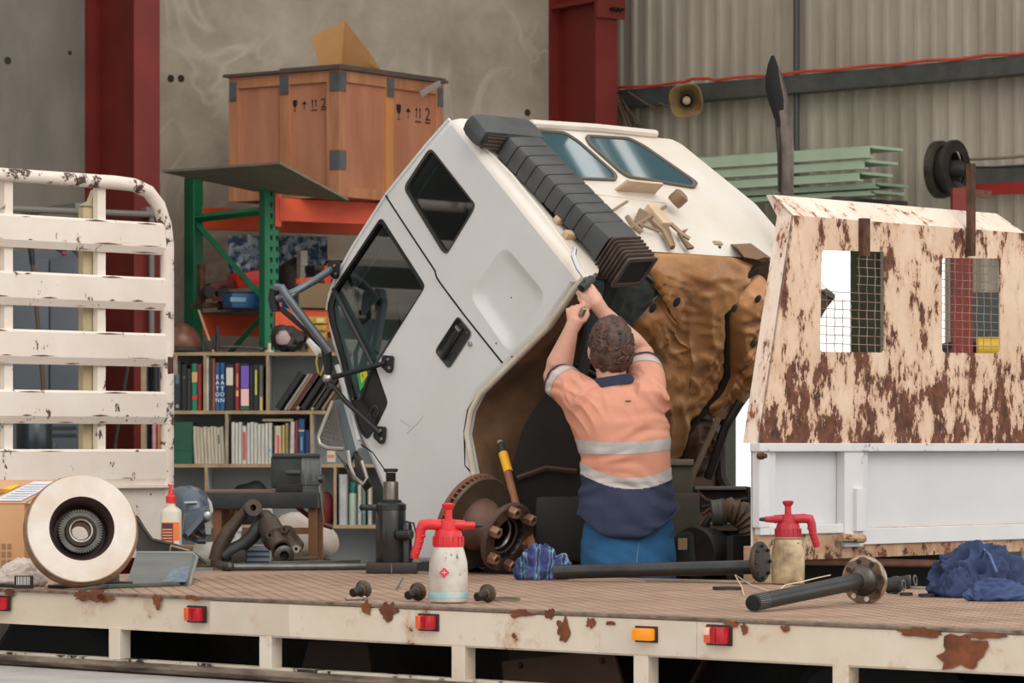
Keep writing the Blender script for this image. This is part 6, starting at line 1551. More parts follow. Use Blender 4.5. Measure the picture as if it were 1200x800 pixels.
bx = mat('green_black_vise', (50, 54, 54), .5, .3, c2=(72, 76, 74), scale=9)
vx, vy = tq(345, 0).x, TD + .14
t = thing('bench_vise', 'old black bench vise with frosted jaw on the work table', 'vise', V((vx, vy, ztab)))
def vb(x0, y0, x1, y1, y_, dep, nm, m, bev=.008):
    a, c = tq(x0, y0), tq(x1, y1); return obj(nm, MB().box(V(((a.x + c.x) / 2, vy + y_, (a.z + c.z) / 2)), (abs(c.x - a.x), dep, abs(a.z - c.z)), None, bev), m, t)
vb(322, 567, 352, 578, 0, .16, 'base', DARK, .006); vb(316, 534, 352, 572, 0, .13, 'fixed_jaw', bx, .012); vb(350, 534, 374, 569, 0, .12, 'moving_jaw', mat('frosted_jaw', (96, 100, 96), .4, .5, c2=(140, 144, 140), scale=24, stretch=(6, 1, .6)), .01)
vb(318, 531, 374, 536, 0, .15, 'jaw_top', mat('worn_jaw_top', (78, 82, 80), .4, .5), .004); vb(334, 551, 351, 555, -.07, .02, 'name_boss', flat(84, 88, 88, .5), .003)
obj('screw', MB().tube([V((tq(352, 0).x, vy - .02, tq(0, 562).z)), V((tq(378, 0).x, vy - .04, tq(0, 561).z))], .018, 12), STEEL, t)
obj('handle_boss', MB().ball(tq(374, 562, TD + .1), .022), STEEL, t)
obj('handle_bar', MB().tube([tq(374, 556, TD + .1), tq(376, 590, TD + .09), tq(378.5, 611, TD + .08)], [.006, .006, .008], 8), BRIGHT, t)
tag(obj('flat_plate', MB().box(tq(310, 576.5, TD + .3), (.14, .1, .02), None, .003), DARK), 'dark flat plate lying on brown table cover beside vise', 'plate')
t = thing('cement_bag', 'grey white sack lying behind table legs under vise', 'sack', tq(350, 625, 17.6))
lump('sack', V((tq(352, 0, 17.9).x, 17.9, .78)), (.19, .12, .12), mat('dirty_white_sack', (184, 176, 166), .8, c2=(150, 130, 116), scale=5), 7, .3, 6, parent=t); obj('crate_below', MB().box(V((tq(352, 0, 17.9).x, 17.9, .39)), (.3, .26, .78), None, .01), DARK, t)
for lab, pts, m in (('yellow air hose draped below the work table', [(256, 603), (262, 599), (268, 605), (276, 598), (270, 610)], flat(206, 150, 40)), ('maroon rod leaning across below the vise', [(346, 592), (356, 600), (372, 612), (390, 618)], mat('maroon_hose', (110, 50, 44), .6))):
    tag(obj('air_hose', MB().tube([tq(x, y, 17.2) for x, y in pts], .012, 8), m), lab, 'hose')
strip('bench_plank', 'plank lying along the far tray edge under table', 'plank', 236, 656.5, 372, 655.5, .05, .01, mat('dusty_plank', (120, 100, 82), .8))

# ------------------------------------------------------------------ bottle jack
jc = at(458, 0, 14.05); jc.z = DECK; jm = 14.05 / 4200
jb = mat('oily_black_enamel', (26, 27, 29), .28, .1, c2=(44, 44, 44), scale=6)
t = thing('bottle_jack', 'tall black bottle jack with extended screw standing on deck', 'jack', jc)
obj('base', MB().box(jc + V((.005, 0, .022)), (.2, .13, .044), None, .005), mat('brown_black_base', (58, 48, 42), .45, .2, c2=(38, 34, 32), scale=9), t)
obj('base_seam', MB().box(jc + V((.005, -.066, .022)), (.002, .002, .036)), BRIGHT, t, 0)
hb_ = lambda y: at(0, y, 14.05).z - DECK
obj('cylinder', MB().lathe([(.056, .04), (.059, .045), (.059, hb_(597)), (.054, hb_(594))], jc, ZH, 32), jb, t)
obj('top_cap', MB().lathe([(.056, hb_(598)), (.061, hb_(597)), (.061, hb_(591)), (.046, hb_(588))], jc, ZH, 32), jb, t)
obj('lever_arm', MB().loft([ovl(jc + V((-.075, 0, 0)), .045, .022, hb_(598)), ovl(jc + V((-.075, 0, 0)), .05, .026, hb_(594)), ovl(jc + V((-.075, 0, 0)), .045, .022, hb_(591))]), jb, t)
obj('arm_web', MB().box(jc + V((-.05, 0, (hb_(598) + hb_(591)) / 2)), (.09, .05, .018), None, .004), jb, t)
obj('ram_collar', MB().lathe([(.04, hb_(590)), (.042, hb_(589)), (.042, hb_(586)), (.03, hb_(585))], jc, ZH, 24), DARK, t)
obj('ram', MB().lathe([(.030, hb_(588)), (.030, hb_(565)), (.028, hb_(564))], jc, ZH, 28), mat('satin_ram_steel', (124, 116, 106), .35, .8, c2=(96, 90, 84), scale=14), t)
sc_ = []; 
for k in range(8): z_ = hb_(565) + (hb_(553) - hb_(565)) * k / 8; sc_ += [(.0185, z_), (.021, z_ + .003)]
obj('screw', MB().lathe(sc_, jc, ZH, 20), STEEL, t); obj('saddle', MB().lathe([(.022, hb_(553)), (.028, hb_(552)), (.028, hb_(549.5)), (.024, hb_(548.8))], jc, ZH, 24), DARK, t)
p = jc + V((.03, -.06, hb_(626)))
obj('pump_socket', MB().tube([p, p + V((.05, -.03, .002))], .019, 14), jb, t); obj('socket_bore', MB().lathe([(.013, 0), (.019, .002), (.019, .004), (.012, .004)], p + V((.05, -.03, .002)), V((.05, -.03, .002)), 14), BRIGHT, t)
obj('pump_body', MB().lathe([(.022, .044), (.022, hb_(616)), (.016, hb_(612))], jc + V((.062, -.02, 0)), ZH, 16), jb, t)
obj('release_hose', MB().tube([jc + V((.05, 0, hb_(610))), jc + V((.09, -.0, hb_(613))), jc + V((.1, -.01, hb_(628))), jc + V((.085, -.02, .05))], .004, 6), DARK, t)

# ------------------------------------------------------------------ brake disc with hub
n = V((.70, -.60, -.30)).normalized(); dc = at(561, 614, 14.0)
t = thing('hub_and_disc', 'rusty brake disc bolted to a wheel hub beside the jack', 'wheel hub', on(575, 674))
oilf = mat('oily_brake_face', (106, 94, 76), .4, .5, c2=(82, 66, 52), scale=6)
rsm = mat('reddish_disc_rust', (122, 76, 58), .75, .1, c2=(86, 54, 44), scale=10)
obj('disc_face', MB().ring([(.1, .0), (.186, .0), (.19, -.003), (.19, -.014), (.1, -.014)], dc, n, 64), oilf, t, 30); obj('disc_rear', MB().ring([(.1, -.032), (.19, -.032), (.193, -.036), (.193, -.048), (.1, -.05)], dc, n, 64), rsm, t, 30)
up_ = n.cross(V((1, 0, 0))).normalized(); sd_ = n.cross(up_); b = MB()
for k in range(48):
    a = 2 * PI * k / 48; r_ = up_ * math.cos(a) + sd_ * math.sin(a); b.box(dc + r_ * .172 - n * .023, (.034, .008, .02), (r_, n.cross(r_), n))
stuff(obj('cooling_vanes', b, rsm, t, 0))
obj('disc_hat', MB().lathe([(.108, -.01), (.106, .012), (.1, .03), (.088, .045), (.08, .06), (.075, .13)], dc, n, 40, False), mat('brown_hat', (108, 74, 62), .6, .2, c2=(70, 50, 44), scale=9), t, 50)
fc = dc + n * .165
fl_ = obj('hub_flange', MB().ring([(.075, -.03), (.13, -.026), (.139, -.02), (.139, -.004), (.133, 0), (.084, .0), (.084, -.02), (.066, -.03)], fc, n, 48), mat('brown_hub_flange', (92, 64, 54), .55, .3, c2=(64, 46, 40), scale=10), t, 30)
obj('hub_bore', MB().lathe([(.083, -.002), (.074, -.02), (.07, -.05), (.055, -.06), (.052, -.12), (.0, -.125)], fc, n, 36, False), mat('oil_bright_bore', (70, 66, 64), .2, .85, c2=(40, 38, 38), scale=8), t)
obj('bearing_cup', MB().ring([(.058, -.055), (.062, -.048), (.066, -.055)], fc, n, 36), BRIGHT, t)
nut = mat('brown_wheel_nut', (150, 112, 90), .5, .4, c2=(110, 82, 66), scale=14)
sx_ = V((1, 0, 0)); ex_ = (sx_ - n * sx_.dot(n)).normalized(); ez_ = n.cross(ex_)
for k in range(6):
    a = 2 * PI * k / 6 + .42; p = fc + (ex_ * math.cos(a) + ez_ * math.sin(a)) * .112
    nn = obj('wheel_nut', MB().lathe([(.024, 0), (.024, .03), (.019, .035), (.012, .035), (.012, .02)], p, n, 6), nut, t)
    obj('stud_end', MB().lathe([(.0115, 0), (.0115, .026)], p, n, 12), STEEL, nn)
for k in range(12): a = 2 * PI * k / 12; obj('lug_boss', MB().lathe([(.01, 0), (.01, .004)], fc + (ex_ * math.cos(a + .15) + ez_ * math.sin(a + .15)) * .124, n, 8), DARK, fl_)
# hammer with yellow taped handle
hw = mat('hickory_handle', (150, 98, 66), .55, c2=(124, 78, 52), scale=5, stretch=(3, 3, .6))
t = thing('sledge_hammer', 'hammer handle with yellow band and black grip leaning behind hub', 'hammer', on(628, 668))
ha = lambda x, y, d: at(x, y, d)
obj('handle', MB().tube([ha(593, 545, 14.3), ha(604, 590, 14.2), ha(617, 620, 14.1), ha(628, 657, 13.80)], [.016, .017, .019, .02], 12), hw, t)
obj('yellow_band', MB().tube([ha(589.5, 531, 14.33), ha(596, 553, 14.28)], .019, 14), mat('yellow_grip_tape', (240, 172, 32), .5), t)
obj('black_grip', MB().tube([ha(586.5, 519, 14.36), ha(590, 533, 14.33)], [.014, .0185], 14), flat(40, 44, 46, .5), t); obj('end_cap', MB().ball(ha(586.3, 519, 14.36), .014), flat(150, 150, 150, .5), t)
obj('hammer_head', MB().box(V((ha(628, 0, 13.8).x, 13.8, DECK + .03)), (.13, .06, .06), None, .012), DARK, t)

# ------------------------------------------------------------------ pump spray bottles
redb = mat('red_pump_plastic', (214, 40, 44), .35, c2=(192, 32, 38), scale=6)
def spray(name, lab, px, py, wpx, hpx, body, flip, redm, mark):
    d = dd(py); m = d / 4200; c = on(px, py); c.y += wpx * m / 2; c.z = DECK
    k = (wpx * m) / .124; kz = (hpx * m) / .316
    t = thing(name, lab, 'spray bottle', c)
    sx = -1 if flip else 1
    Z = lambda v: v * kz
    obj('tank', MB().lathe([(.05 * k, 0), (.06 * k, Z(.004)), (.062 * k, Z(.012)), (.062 * k, Z(.1)), (.06 * k, Z(.13)), (.052 * k, Z(.162)), (.047 * k, Z(.178)), (.044 * k, Z(.182))], c, ZH, 32), body, t, 50)
    cl_ = obj('red_collar', MB().lathe([(.048 * k, Z(.178)), (.049 * k, Z(.19)), (.045 * k, Z(.215)), (.042 * k, Z(.228)), (.028 * k, Z(.236)), (.026 * k, Z(.262)), (.016 * k, Z(.266))], c, ZH, 28), redm, t, 40)
    for j in range(16):
        a = 2 * PI * j / 16; obj('collar_rib', MB().box(c + V((math.cos(a) * .0485 * k, math.sin(a) * .0485 * k, Z(.196))), (.004, .006, Z(.03)), (V((math.cos(a), math.sin(a), 0)), V((-math.sin(a), math.cos(a), 0)), ZH)), redm, cl_, 0)
    obj('plunger', MB().lathe([(.013 * k, Z(.26)), (.012 * k, Z(.296)), (.02 * k, Z(.306)), (.021 * k, Z(.314)), (.014 * k, Z(.317))], c, ZH, 24), redm, t)
    hpts = [(.0, .246), (-.06, .25), (-.082, .246), (-.088, .23), (-.094, .19), (-.106, .155), (-.108, .14)]
    obj('handle', MB().tube([c + V((x * k * sx, 0, Z(z))) for x, z in hpts], [.016 * k, .016 * k, .017 * k, .015 * k, .013 * k, .013 * k, .011 * k], 12, 1.1), redm, t, 60)
    for j in range(4): obj('finger_ridge', MB().ball(c + V(((-.083 - .006 * j) * k * sx, 0, Z(.212 - .018 * j))), (.012 * k, .014 * k, .008 * k), u=10, v=6), redm, t)
    obj('nozzle', MB().tube([c + V((.02 * k * sx, 0, Z(.248))), c + V((.05 * k * sx, 0, Z(.247))), c + V((.055 * k * sx, 0, Z(.246))), c + V((.085 * k * sx, 0, Z(.246)))], [.017 * k, .016 * k, .013 * k, .011 * k], 14), redm, t)
    obj('nozzle_tip', MB().tube([c + V((.084 * k * sx, 0, Z(.246))), c + V((.108 * k * sx, 0, Z(.246)))], [.009 * k, .006 * k], 10), flat(40, 34, 34, .5), t)
    if mark:
        for z_, r_ in ((.079, .026),):
            p = c + V((-.012, -.0615 * k, Z(.098))); obj('diamond_mark', MB().prism([p + V((-.016, 0, 0)), p + V((0, 0, .016)), p + V((.016, 0, 0)), p + V((0, 0, -.016))], V((0, -.003, 0))), flat(206, 44, 52, .5), t, 0)
            obj('diamond_line', MB().box(p + V((0, -.004, .0)), (.016, .001, .002)), flat(226, 200, 196), t, 0); obj('diamond_line', MB().box(p + V((0, -.004, -.0)), (.002, .001, .014)), flat(226, 200, 196), t, 0)
        obj('blue_base_band', MB().lathe([(.0622 * k, Z(.016)), (.0632 * k, Z(.017)), (.0632 * k, Z(.032)), (.0622 * k, Z(.033))], c, ZH, 32), mat('faded_turquoise_band', (96, 184, 196), .5, c2=(190, 196, 192), scale=12), t)
    else:
        obj('shoulder_ring', MB().lathe([(.049 * k, Z(.17)), (.052 * k, Z(.174)), (.049 * k, Z(.18))], c, ZH, 28), mat('grimy_ring', (140, 120, 92), .6), t)
    return t
whb = mat('grubby_white_tank', (206, 202, 194), .45, c2=(168, 156, 142), scale=9, rust=.46, speck=.3, rustc=(130, 118, 108), rscale=9)
tanb = mat('oil_stained_tan_tank', (196, 176, 140), .45, c2=(120, 98, 72), scale=9, contrast=.12, rust=.56, speck=.4, rustc=(88, 70, 54), rscale=8)
spray('spray_bottle', 'grubby white spray bottle with red pump and red diamond mark', 525, 707, 46, 117, whb, False, redb, True)
spray('spray_bottle', 'oil stained tan spray bottle with dark red pump by axle', 925, 685, 39, 98, tanb, True, mat('dull_red_pump_plastic', (182, 38, 50), .4, c2=(160, 30, 42), scale=6), False)

# ------------------------------------------------------------------ small loose parts
studm = mat('oily_brown_stud', (74, 60, 50), .4, .6, c2=(110, 96, 80), scale=14)
for (px, py, lab, dx) in ((420, 702, 'loose brown wheel stud on deck nearest the bottle jack', -.5), (484, 705, 'loose brown wheel stud touching the white spray bottle base', -.45), (566, 707, 'loose brown wheel stud beside thin metal ring', -.5)):
    c = on(px, py); ax_ = V((dx, -.75, -.15)).normalized()
    t = thing('wheel_stud', lab, 'bolt', c, 'loose wheel studs')
    o0 = c + V((.012, .045, .030))
    obj('flange', MB().lathe([(.012, -.012), (.028, -.012), (.030, -.008), (.030, -.002), (.018, .004)], o0, ax_, 24), studm, t); obj('shank', MB().lathe([(.017, 0), (.016, .03), (.0145, .034), (.0145, .055), (.012, .058)], o0, ax_, 18), mat('dark_stud_shank', (46, 40, 36), .4, .6), t)
    obj('collar', MB().lathe([(.019, .0), (.02, .004), (.02, .014), (.017, .016)], o0, ax_, 18), studm, t)
c = on(583, 705)
tag(obj('gasket_ring', MB().lathe([(.066, 0), (.073, .0), (.073, .008), (.066, .008), (.066, 0)], c + V((0, .07, .002)), ZH, 40, False), mat('dull_ring', (120, 108, 88), .45, .5)), 'thin dull metal ring lying flat near tray edge', 'ring')
t = thing('hex_bolt', 'bright small hex bolt lying by the nearest stud', 'bolt', on(418, 704))
a, c = on(405, 704, .006), on(425, 703.5, .006)
obj('shank', MB().tube([a, c], .005, 8), BRIGHT, t); obj('head', MB().lathe([(.009, 0), (.009, .01)], c, (c - a), 6), BRIGHT, t)
a, c = on(464, 692, .003), on(472, 684, .02)
tag(obj('split_pin', MB().tube([a, c], .003, 6)), 'tiny bright split pin lying between jack and spray bottle', 'pin')
bpy.data.objects['split_pin'].data.materials.append(BRIGHT)
# plaid rag
plaid = bpy.data.materials.new('blue_plaid_cotton'); plaid.use_nodes = True
nt = plaid.node_tree; N = nt.nodes.new; L = nt.links.new; bs = nt.nodes['Principled BSDF']; bs.inputs['Roughness'].default_value = .85
tc = N('ShaderNodeTexCoord'); outs = []
for ax_ in ('X', 'Y'):
    w = N('ShaderNodeTexWave'); w.bands_direction = ax_; w.inputs['Scale'].default_value = 6; w.inputs['Distortion'].default_value = 2.2; w.inputs['Detail Scale'].default_value = 2
    r = N('ShaderNodeValToRGB'); r.color_ramp.interpolation = 'CONSTANT'
    e = r.color_ramp.elements; e[0].position = 0; e[0].color = srgb(50, 58, 104); e[1].position = .45; e[1].color = srgb(70, 76, 128)
    for p_, c_ in ((.7, (44, 128, 132)), (.85, (150, 172, 190)), (.92, (40, 44, 84))): q = e.new(p_); q.color = srgb(*c_)
    L(tc.outputs['Object'], w.inputs['Vector']); L(w.outputs['Fac'], r.inputs[0]); outs.append(r.outputs[0])
mx = N('ShaderNodeMix'); mx.data_type = 'RGBA'; mx.inputs[0].default_value = .5; L(outs[0], mx.inputs[6]); L(outs[1], mx.inputs[7]); L(mx.outputs[2], bs.inputs['Base Color'])
rg = tag(cloth_heap('plaid_rag', on(634, 679), .105, .075, .12, plaid, 7.7, 6, 1.5), 'balled up blue plaid rag at the end of axle shaft', 'rag')
# long axle shaft
axm = mat('oiled_black_axle', (44, 45, 46), .3, .7, c2=(66, 66, 66), scale=9)
t = thing('axle_shaft', 'long black axle shaft lying behind the plaid rag with flange', 'axle', on(770, 675))
p0, p1 = on(650, 681, .034), on(884, 683.5, .06)
obj('shaft', MB().tube([p0, p1], .0265, 18), axm, t)
dx_ = (p1 - p0).normalized()
fl_ = obj('flange', MB().lathe([(.028, -.02), (.034, 0), (.072, .004), (.074, .008), (.074, .018), (.07, .022), (.03, .024)], p1 + dx_ * .01 + ZH * .018, (dx_ + V((.0, -.28, 0))).normalized(), 36), mat('brown_black_flange', (54, 46, 42), .5, .5, c2=(84, 72, 62), scale=12), t)
fa = (dx_ + V((.0, -.28, 0))).normalized(); fy = fa.cross(ZH).normalized(); fz = fy.cross(fa)
for k in range(8): a = 2 * PI * k / 8; obj('flange_bolt', MB().lathe([(.006, 0), (.006, .012)], p1 + dx_ * .01 + ZH * .018 + fa * .02 + (fy * math.cos(a) + fz * math.sin(a)) * .058, fa, 6), STEEL, fl_)
# short axle shaft with bright flange
t = thing('half_shaft', 'dark half shaft with splined end and bright drilled flange', 'axle', on(950, 712))
e0, e1 = on(882, 717, .027), on(1009, 707, .072)
ax_ = (e1 - e0).normalized()
obj('shaft', MB().tube([e0 + ax_ * .06, e0 + ax_ * .3, e1], [.0255, .0255, .027], 20), mat('grey_black_shaft', (62, 62, 62), .38, .6, c2=(46, 46, 46), scale=8), t)
obj('spline_core', MB().tube([e0, e0 + ax_ * .07], .0235, 20), DARK, t)
fy = ax_.cross(ZH).normalized(); fz = fy.cross(ax_); b = MB()
for k in range(26): a = 2 * PI * k / 26; b.box(e0 + ax_ * .036 + (fy * math.cos(a) + fz * math.sin(a)) * .0245, (.06, .003, .004), (ax_, fz * math.cos(a) - fy * math.sin(a), fy * math.cos(a) + fz * math.sin(a)))
stuff(obj('spline_teeth', b, mat('grey_spline', (112, 112, 110), .35, .7), t, 0))
obj('end_face', MB().lathe([(.022, 0), (.0235, .003), (.0, .004)], e0, -ax_, 20), flat(26, 26, 27, .5, .4), t)
obj('hub_neck', MB().lathe([(.028, -.03), (.036, -.012), (.044, 0), (.048, .004)], e1, ax_, 28), STEEL, t)
fpm = mat('bronze_bright_flange', (136, 116, 98), .3, .8, c2=(96, 80, 68), scale=9)
prof = []
b = MB(); fl0 = e1 + ax_ * .012; rr_ = []
for z_ in (0, .012):
    rr_.append([fl0 + ax_ * z_ + (fy * math.cos(2 * PI * k / 64) + fz * math.sin(2 * PI * k / 64)) * (.072 + .004 * math.cos(8 * 2 * PI * k / 64)) for k in range(64)])
b.loft(rr_); fl_ = obj('flange', b, fpm, t, 30)
obj('flange_rim', MB().ring([(.07, .006), (.078, .008), (.078, .018), (.07, .02)], fl0, ax_, 48), mat('pale_worn_rim', (176, 156, 138), .3, .8), t)
for k in range(8):
    a = 2 * PI * k / 8 + .2; obj('bolt_hole', MB().lathe([(.0085, 0), (.0085, .002)], fl0 - ax_ * .002 + (fy * math.cos(a) + fz * math.sin(a)) * .060, ax_, 12), flat(206, 196, 186, .5) if k in (4, 5, 6) else flat(30, 28, 26), fl_)
obj('bore_ring', MB().ring([(.046, -.006), (.05, -.002), (.05, .0), (.044, .0)], fl0, ax_, 32), DARK, t)
# seals, washers, bearing pieces behind the flange
for px, py, r, lab in ((852, 691, .05, 'wide black rubber seal lying beside the long axle'), (1062, 698, .022, 'small black washer beside the half shaft flange'), (1086, 699.5, .028, 'larger black washer left of the blue overalls')):
    c = on(px, py); obj_ = tag(obj('rubber_seal', MB().lathe([(r * .55, 0), (r, 0), (r, .009), (r * .6, .01), (r * .55, 0)], c + ZH * .002, ZH, 28, False), RUBBER), lab, 'seal')
for i, (px, py, sc2, lab) in enumerate(((1046, 696, 1, 'oily universal joint yoke behind the bright flange'), (1060, 690, .8, 'second oily joint piece standing behind the yoke'))):
    c = on(px, py); t = thing('joint_yoke', lab, 'machine part', c)
    obj('cup', MB().lathe([(.02 * sc2, 0), (.026 * sc2, .005), (.026 * sc2, .05 * sc2), (.014, .055 * sc2)], c + V((-.02, .03, .027 * sc2)), V((.9, -.4, .1)), 18), DARK, t); obj('ear', MB().box(c + V((.012, .02, .03 * sc2)), (.02, .03, .06 * sc2), ((V((.9, -.4, .1))).normalized(), V((.4, .9, 0)).normalized(), ZH), .006), STEEL, t); obj('snap_ring', MB().ring([(.014, 0), (.02, .0), (.02, .004), (.014, .004)], c + V((.035, .0, .03)), V((.9, -.4, .1)), 18), STEEL, t)
t = thing('metal_cap', 'pale plastic cap beside the blue overalls', 'cap', on(1107, 698))
c = on(1107, 699); obj('cap', MB().lathe([(.022, 0), (.024, .004), (.024, .014), (.02, .016)], c + V((0, .01, .026)), V((-.9, -.4, .1)), 18), flat(200, 192, 180, .5), t); obj('core', MB().lathe([(.014, .0), (.014, .02)], c + V((0, .01, .026)), V((-.9, -.4, .1)), 14), DARK, t)
strip('pale_rod', 'long thin pale rod lying along the far deck edge', 'rod', 756, 681, 884, 683.5, .012, .01, flat(186, 164, 140, .5, .3)); strip('steel_offcut', 'thin flat pale steel strip near the blue overalls', 'strip', 1046, 689, 1108, 691, .014, .008, flat(170, 160, 148, .4, .4))
# string snaking over the axle
sp_ = [(840, 673, .0), (828, 664, .085), (830, 659, .09), (850, 660, .085), (858, 668, .06), (868, 676, .01), (872, 694, .004), (866, 687, .004), (868, 677, .06), (862, 664, .085), (848, 662, .09)]
pts = []
for x, y, dz in ((826, 669, .078), (832, 663, .085), (846, 662, .086), (856, 669, .08), (866, 680, .012), (882, 688, .006), (900, 694, .006), (908, 698, .006), (920, 692, .02), (936, 689, .02), (955, 684, .02), (973, 680, .02)): pts.append(on(x, y + dz / 13 * 4200 * .9 * (1 if dz > .05 else 0), dz) if dz < .05 else at(x, y, 13.25))
t = thing('white_string', 'white string trailing over the long axle and spray bottle foot', 'string', on(870, 690))
obj('strand', MB().tube(pts, .0024, 6), flat(206, 184, 160, .8), t); obj('strand', MB().tube([at(832, 663, 13.3), at(842, 672, 13.25), at(858, 668, 13.25), on(869, 690, .01), on(872, 699, .004)], .0022, 6), flat(206, 184, 160, .8), t)
# blue overalls
den = mat('dark_blue_workwear', (50, 66, 104), .85, c2=(36, 48, 80), scale=7, bump=.15, bscale=90)
t = thing('blue_overalls', 'crumpled dark blue workwear heap at the end of deck', 'clothes', on(1152, 704))
cloth_heap('main_fold', on(1150, 699), .16, .09, .17, den, 2.2, 6, 1.3, 60, t); cloth_heap('front_fold', on(1166, 704), .11, .05, .07, mat('lighter_blue_workwear', (66, 86, 130), .85, c2=(48, 62, 100), scale=8), 8.7, 6, 1.2, 40, t)
cloth_heap('sleeve', on(1126, 700), .07, .05, .10, den, 6.1, 6, 1.2, 40, t)
obj('seam', MB().tube([on(1168, 702, .09), on(1160, 700, .14), on(1148, 699, .17)], .004, 6), mat('blue_seam', (84, 104, 146), .8), t)
# ------------------------------------------------------------------ the mechanic
PD = 13.75
def pp_(px, py, d=PD): return at(px, py, d)
MP = PD / 4200
def voxel(mb, size, it=4, fac=.5):
    """merge overlapping lofts into one continuous skin"""
    me = bpy.data.meshes.new('tmp'); bmesh.ops.recalc_face_normals(mb.bm, faces=mb.bm.faces[:]); mb.bm.to_mesh(me); mb.bm.free()
    o = bpy.data.objects.new('tmp', me); COL.objects.link(o)
    r = o.modifiers.new('r', 'REMESH'); r.mode = 'VOXEL'; r.voxel_size = size
    bpy.context.view_layer.update()
    m2 = bpy.data.meshes.new_from_object(o.evaluated_get(bpy.context.evaluated_depsgraph_get()))
    bpy.data.objects.remove(o)
    b = MB(); b.bm.from_mesh(m2)
    for _ in range(it): bmesh.ops.smooth_vert(b.bm, verts=b.bm.verts[:], factor=fac, use_axis_x=True, use_axis_y=True, use_axis_z=True)
    b.bm.normal_update()
    return b
skin = mat('warm_skin', (206, 162, 142), .5, c2=(198, 144, 124), scale=9)
man = thing('person', 'mechanic seen from behind in orange navy work shirt and jeans reaching up to tilted cab', 'person', V((pp_(736, 0).x, 13.8, 0)))
shL, elL, wrL = pp_(688, 472, 13.72), pp_(651, 441, 13.92), pp_(669, 387, 13.87)
shR, elR, wrR = pp_(760, 470, 13.72), pp_(752, 416, 13.95), pp_(706, 365, 13.90)
hdC = pp_(716, 408, 13.74)
b = MB()
b.tube([shL, (shL + elL) / 2, elL, elL * .72 + wrL * .28, elL * .4 + wrL * .6, wrL], [.058, .056, .05, .053, .042, .029], 16)
b.tube([shR, (shR + elR) / 2, elR, elR * .72 + wrR * .28, elR * .4 + wrR * .6, wrR], [.058, .056, .05, .05, .04, .029], 16)
b.ball(elL, .049); b.ball(elR, .049)
# head: tipped back a little, looking up and to the left of the cab
fwd = V((-.22, .93, .28)).normalized(); hx_ = fwd.cross(ZH).normalized(); hu_ = hx_.cross(fwd)
b.ball(hdC, (.078, .098, .112), (hx_, fwd, hu_), 24, 18)
b.ball(hdC + fwd * .035 - hu_ * .05, (.062, .06, .07), (hx_, fwd, hu_))          # jaw
b.tube([hdC + fwd * .09 + hu_ * .01, hdC + fwd * .112 - hu_ * .02, hdC + fwd * .095 - hu_ * .03], [.008, .015, .012], 8)   # nose
b.ball(hdC + fwd * .09 - hu_ * .058, (.026, .012, .009), (hx_, fwd, hu_))        # lips
for s in (-1, 1):                                                               # ears
    b.ball(hdC + hx_ * .079 * s - hu_ * .012 - fwd * .005, (.010, .022, .033), (hx_, (fwd + hx_ * .3 * s).normalized(), hu_))
b.tube([pp_(717, 462, 13.74), pp_(717, 446, 13.74), hdC - hu_ * .06 - fwd * .01], [.07, .058, .058], 16)
# trunk and legs under the clothes
b.loft([ovl(pp_(cx, y, 13.75 if y < 590 else 13.79) * 1.0, hw * MP, dp, 0) for cx, y, hw, dp in ((717, 458, 40, .07), (722, 480, 48, .09), (732, 540, 44, .09), (736, 600, 38, .075), (736, 640, 36, .07), (736, 668, 36, .07))])
for s in (-1, 1):
    hp0 = pp_(736 + s * 24, 655, 13.8)
    b.tube([hp0, V((hp0.x + s * .01, 13.82, .5)), V((hp0.x + s * .02, 13.82, .1))], [.06, .05, .045], 14); b.ball(V((hp0.x + s * .02, 13.88, .06)), (.045, .12, .045))
# left hand: a fist round the socket, back of the hand towards us
def finger(pts, r): b.tube(pts, r, 10); b.ball(pts[-1], r[-1] if isinstance(r, list) else r, u=10, v=8)
lx = V((.95, .05, .28)).normalized(); lu = V((-.1, .1, 1)).normalized(); lf = V((0, 1, -.1)).normalized()
pk = pp_(675, 371, 13.87)
b.ball(pk, (.036, .022, .042), (lx, lf, lu), 16, 12)
b.tube([elL * .25 + wrL * .75, wrL, pk - lu * .012, pk + lu * .01], [.034, .029, .033, .024], 16)
for k in range(4):
    kn = pk + lx * (-.028 + .019 * k) + lu * (.034 + .004 * (1 if k in (1, 2) else 0)) + lf * .004
    finger([kn - lu * .02, kn, kn + lf * .030 + lu * .006, kn + lf * .045 - lu * .016, kn + lf * .028 - lu * .032], [.0105, .0105, .0095, .009, .0085])
finger([pk + lx * .026 - lu * .025, pk + lx * .045 - lu * .004 + lf * .004, pk + lx * .044 + lu * .022 + lf * .014, pk + lx * .028 + lu * .036 + lf * .03], [.013, .012, .0105, .009])
# right hand: wrapped round the black grip
rx = (pp_(684, 336) - pp_(703, 362)).normalized(); rn_ = V((.2, -1, .1)).normalized(); ry_ = rx.cross(rn_).normalized()
pk2 = pp_(695, 350, 13.89)
b.ball(pk2, (.046, .021, .036), (rx, rn_, ry_), 16, 12)
if ry_.z < 0: ry_ = -ry_
b.tube([elR * .25 + wrR * .75, wrR, pk2 - rx * .016, pk2 + rx * .01], [.033, .029, .032, .024], 16)
for k in range(4):
    kn = pk2 + rx * .036 + ry_ * (.024 - .0165 * k) * 1.05
    finger([kn - rx * .02, kn, kn + rx * (.024 - .003 * k) - rn_ * .012, kn + rx * (.026 - .003 * k) - rn_ * .034, kn + rx * .006 - rn_ * .042], [.0105, .0105, .0095, .009, .0085])
finger([pk2 - rx * .02 - ry_ * .024, pk2 + rx * .008 - ry_ * .042 - rn_ * .004, pk2 + rx * .032 - ry_ * .038 - rn_ * .012, pk2 + rx * .046 - ry_ * .026 - rn_ * .02], [.0125, .012, .0105, .009])
body = obj('body', voxel(b, .0034, 3), skin, man, 80)
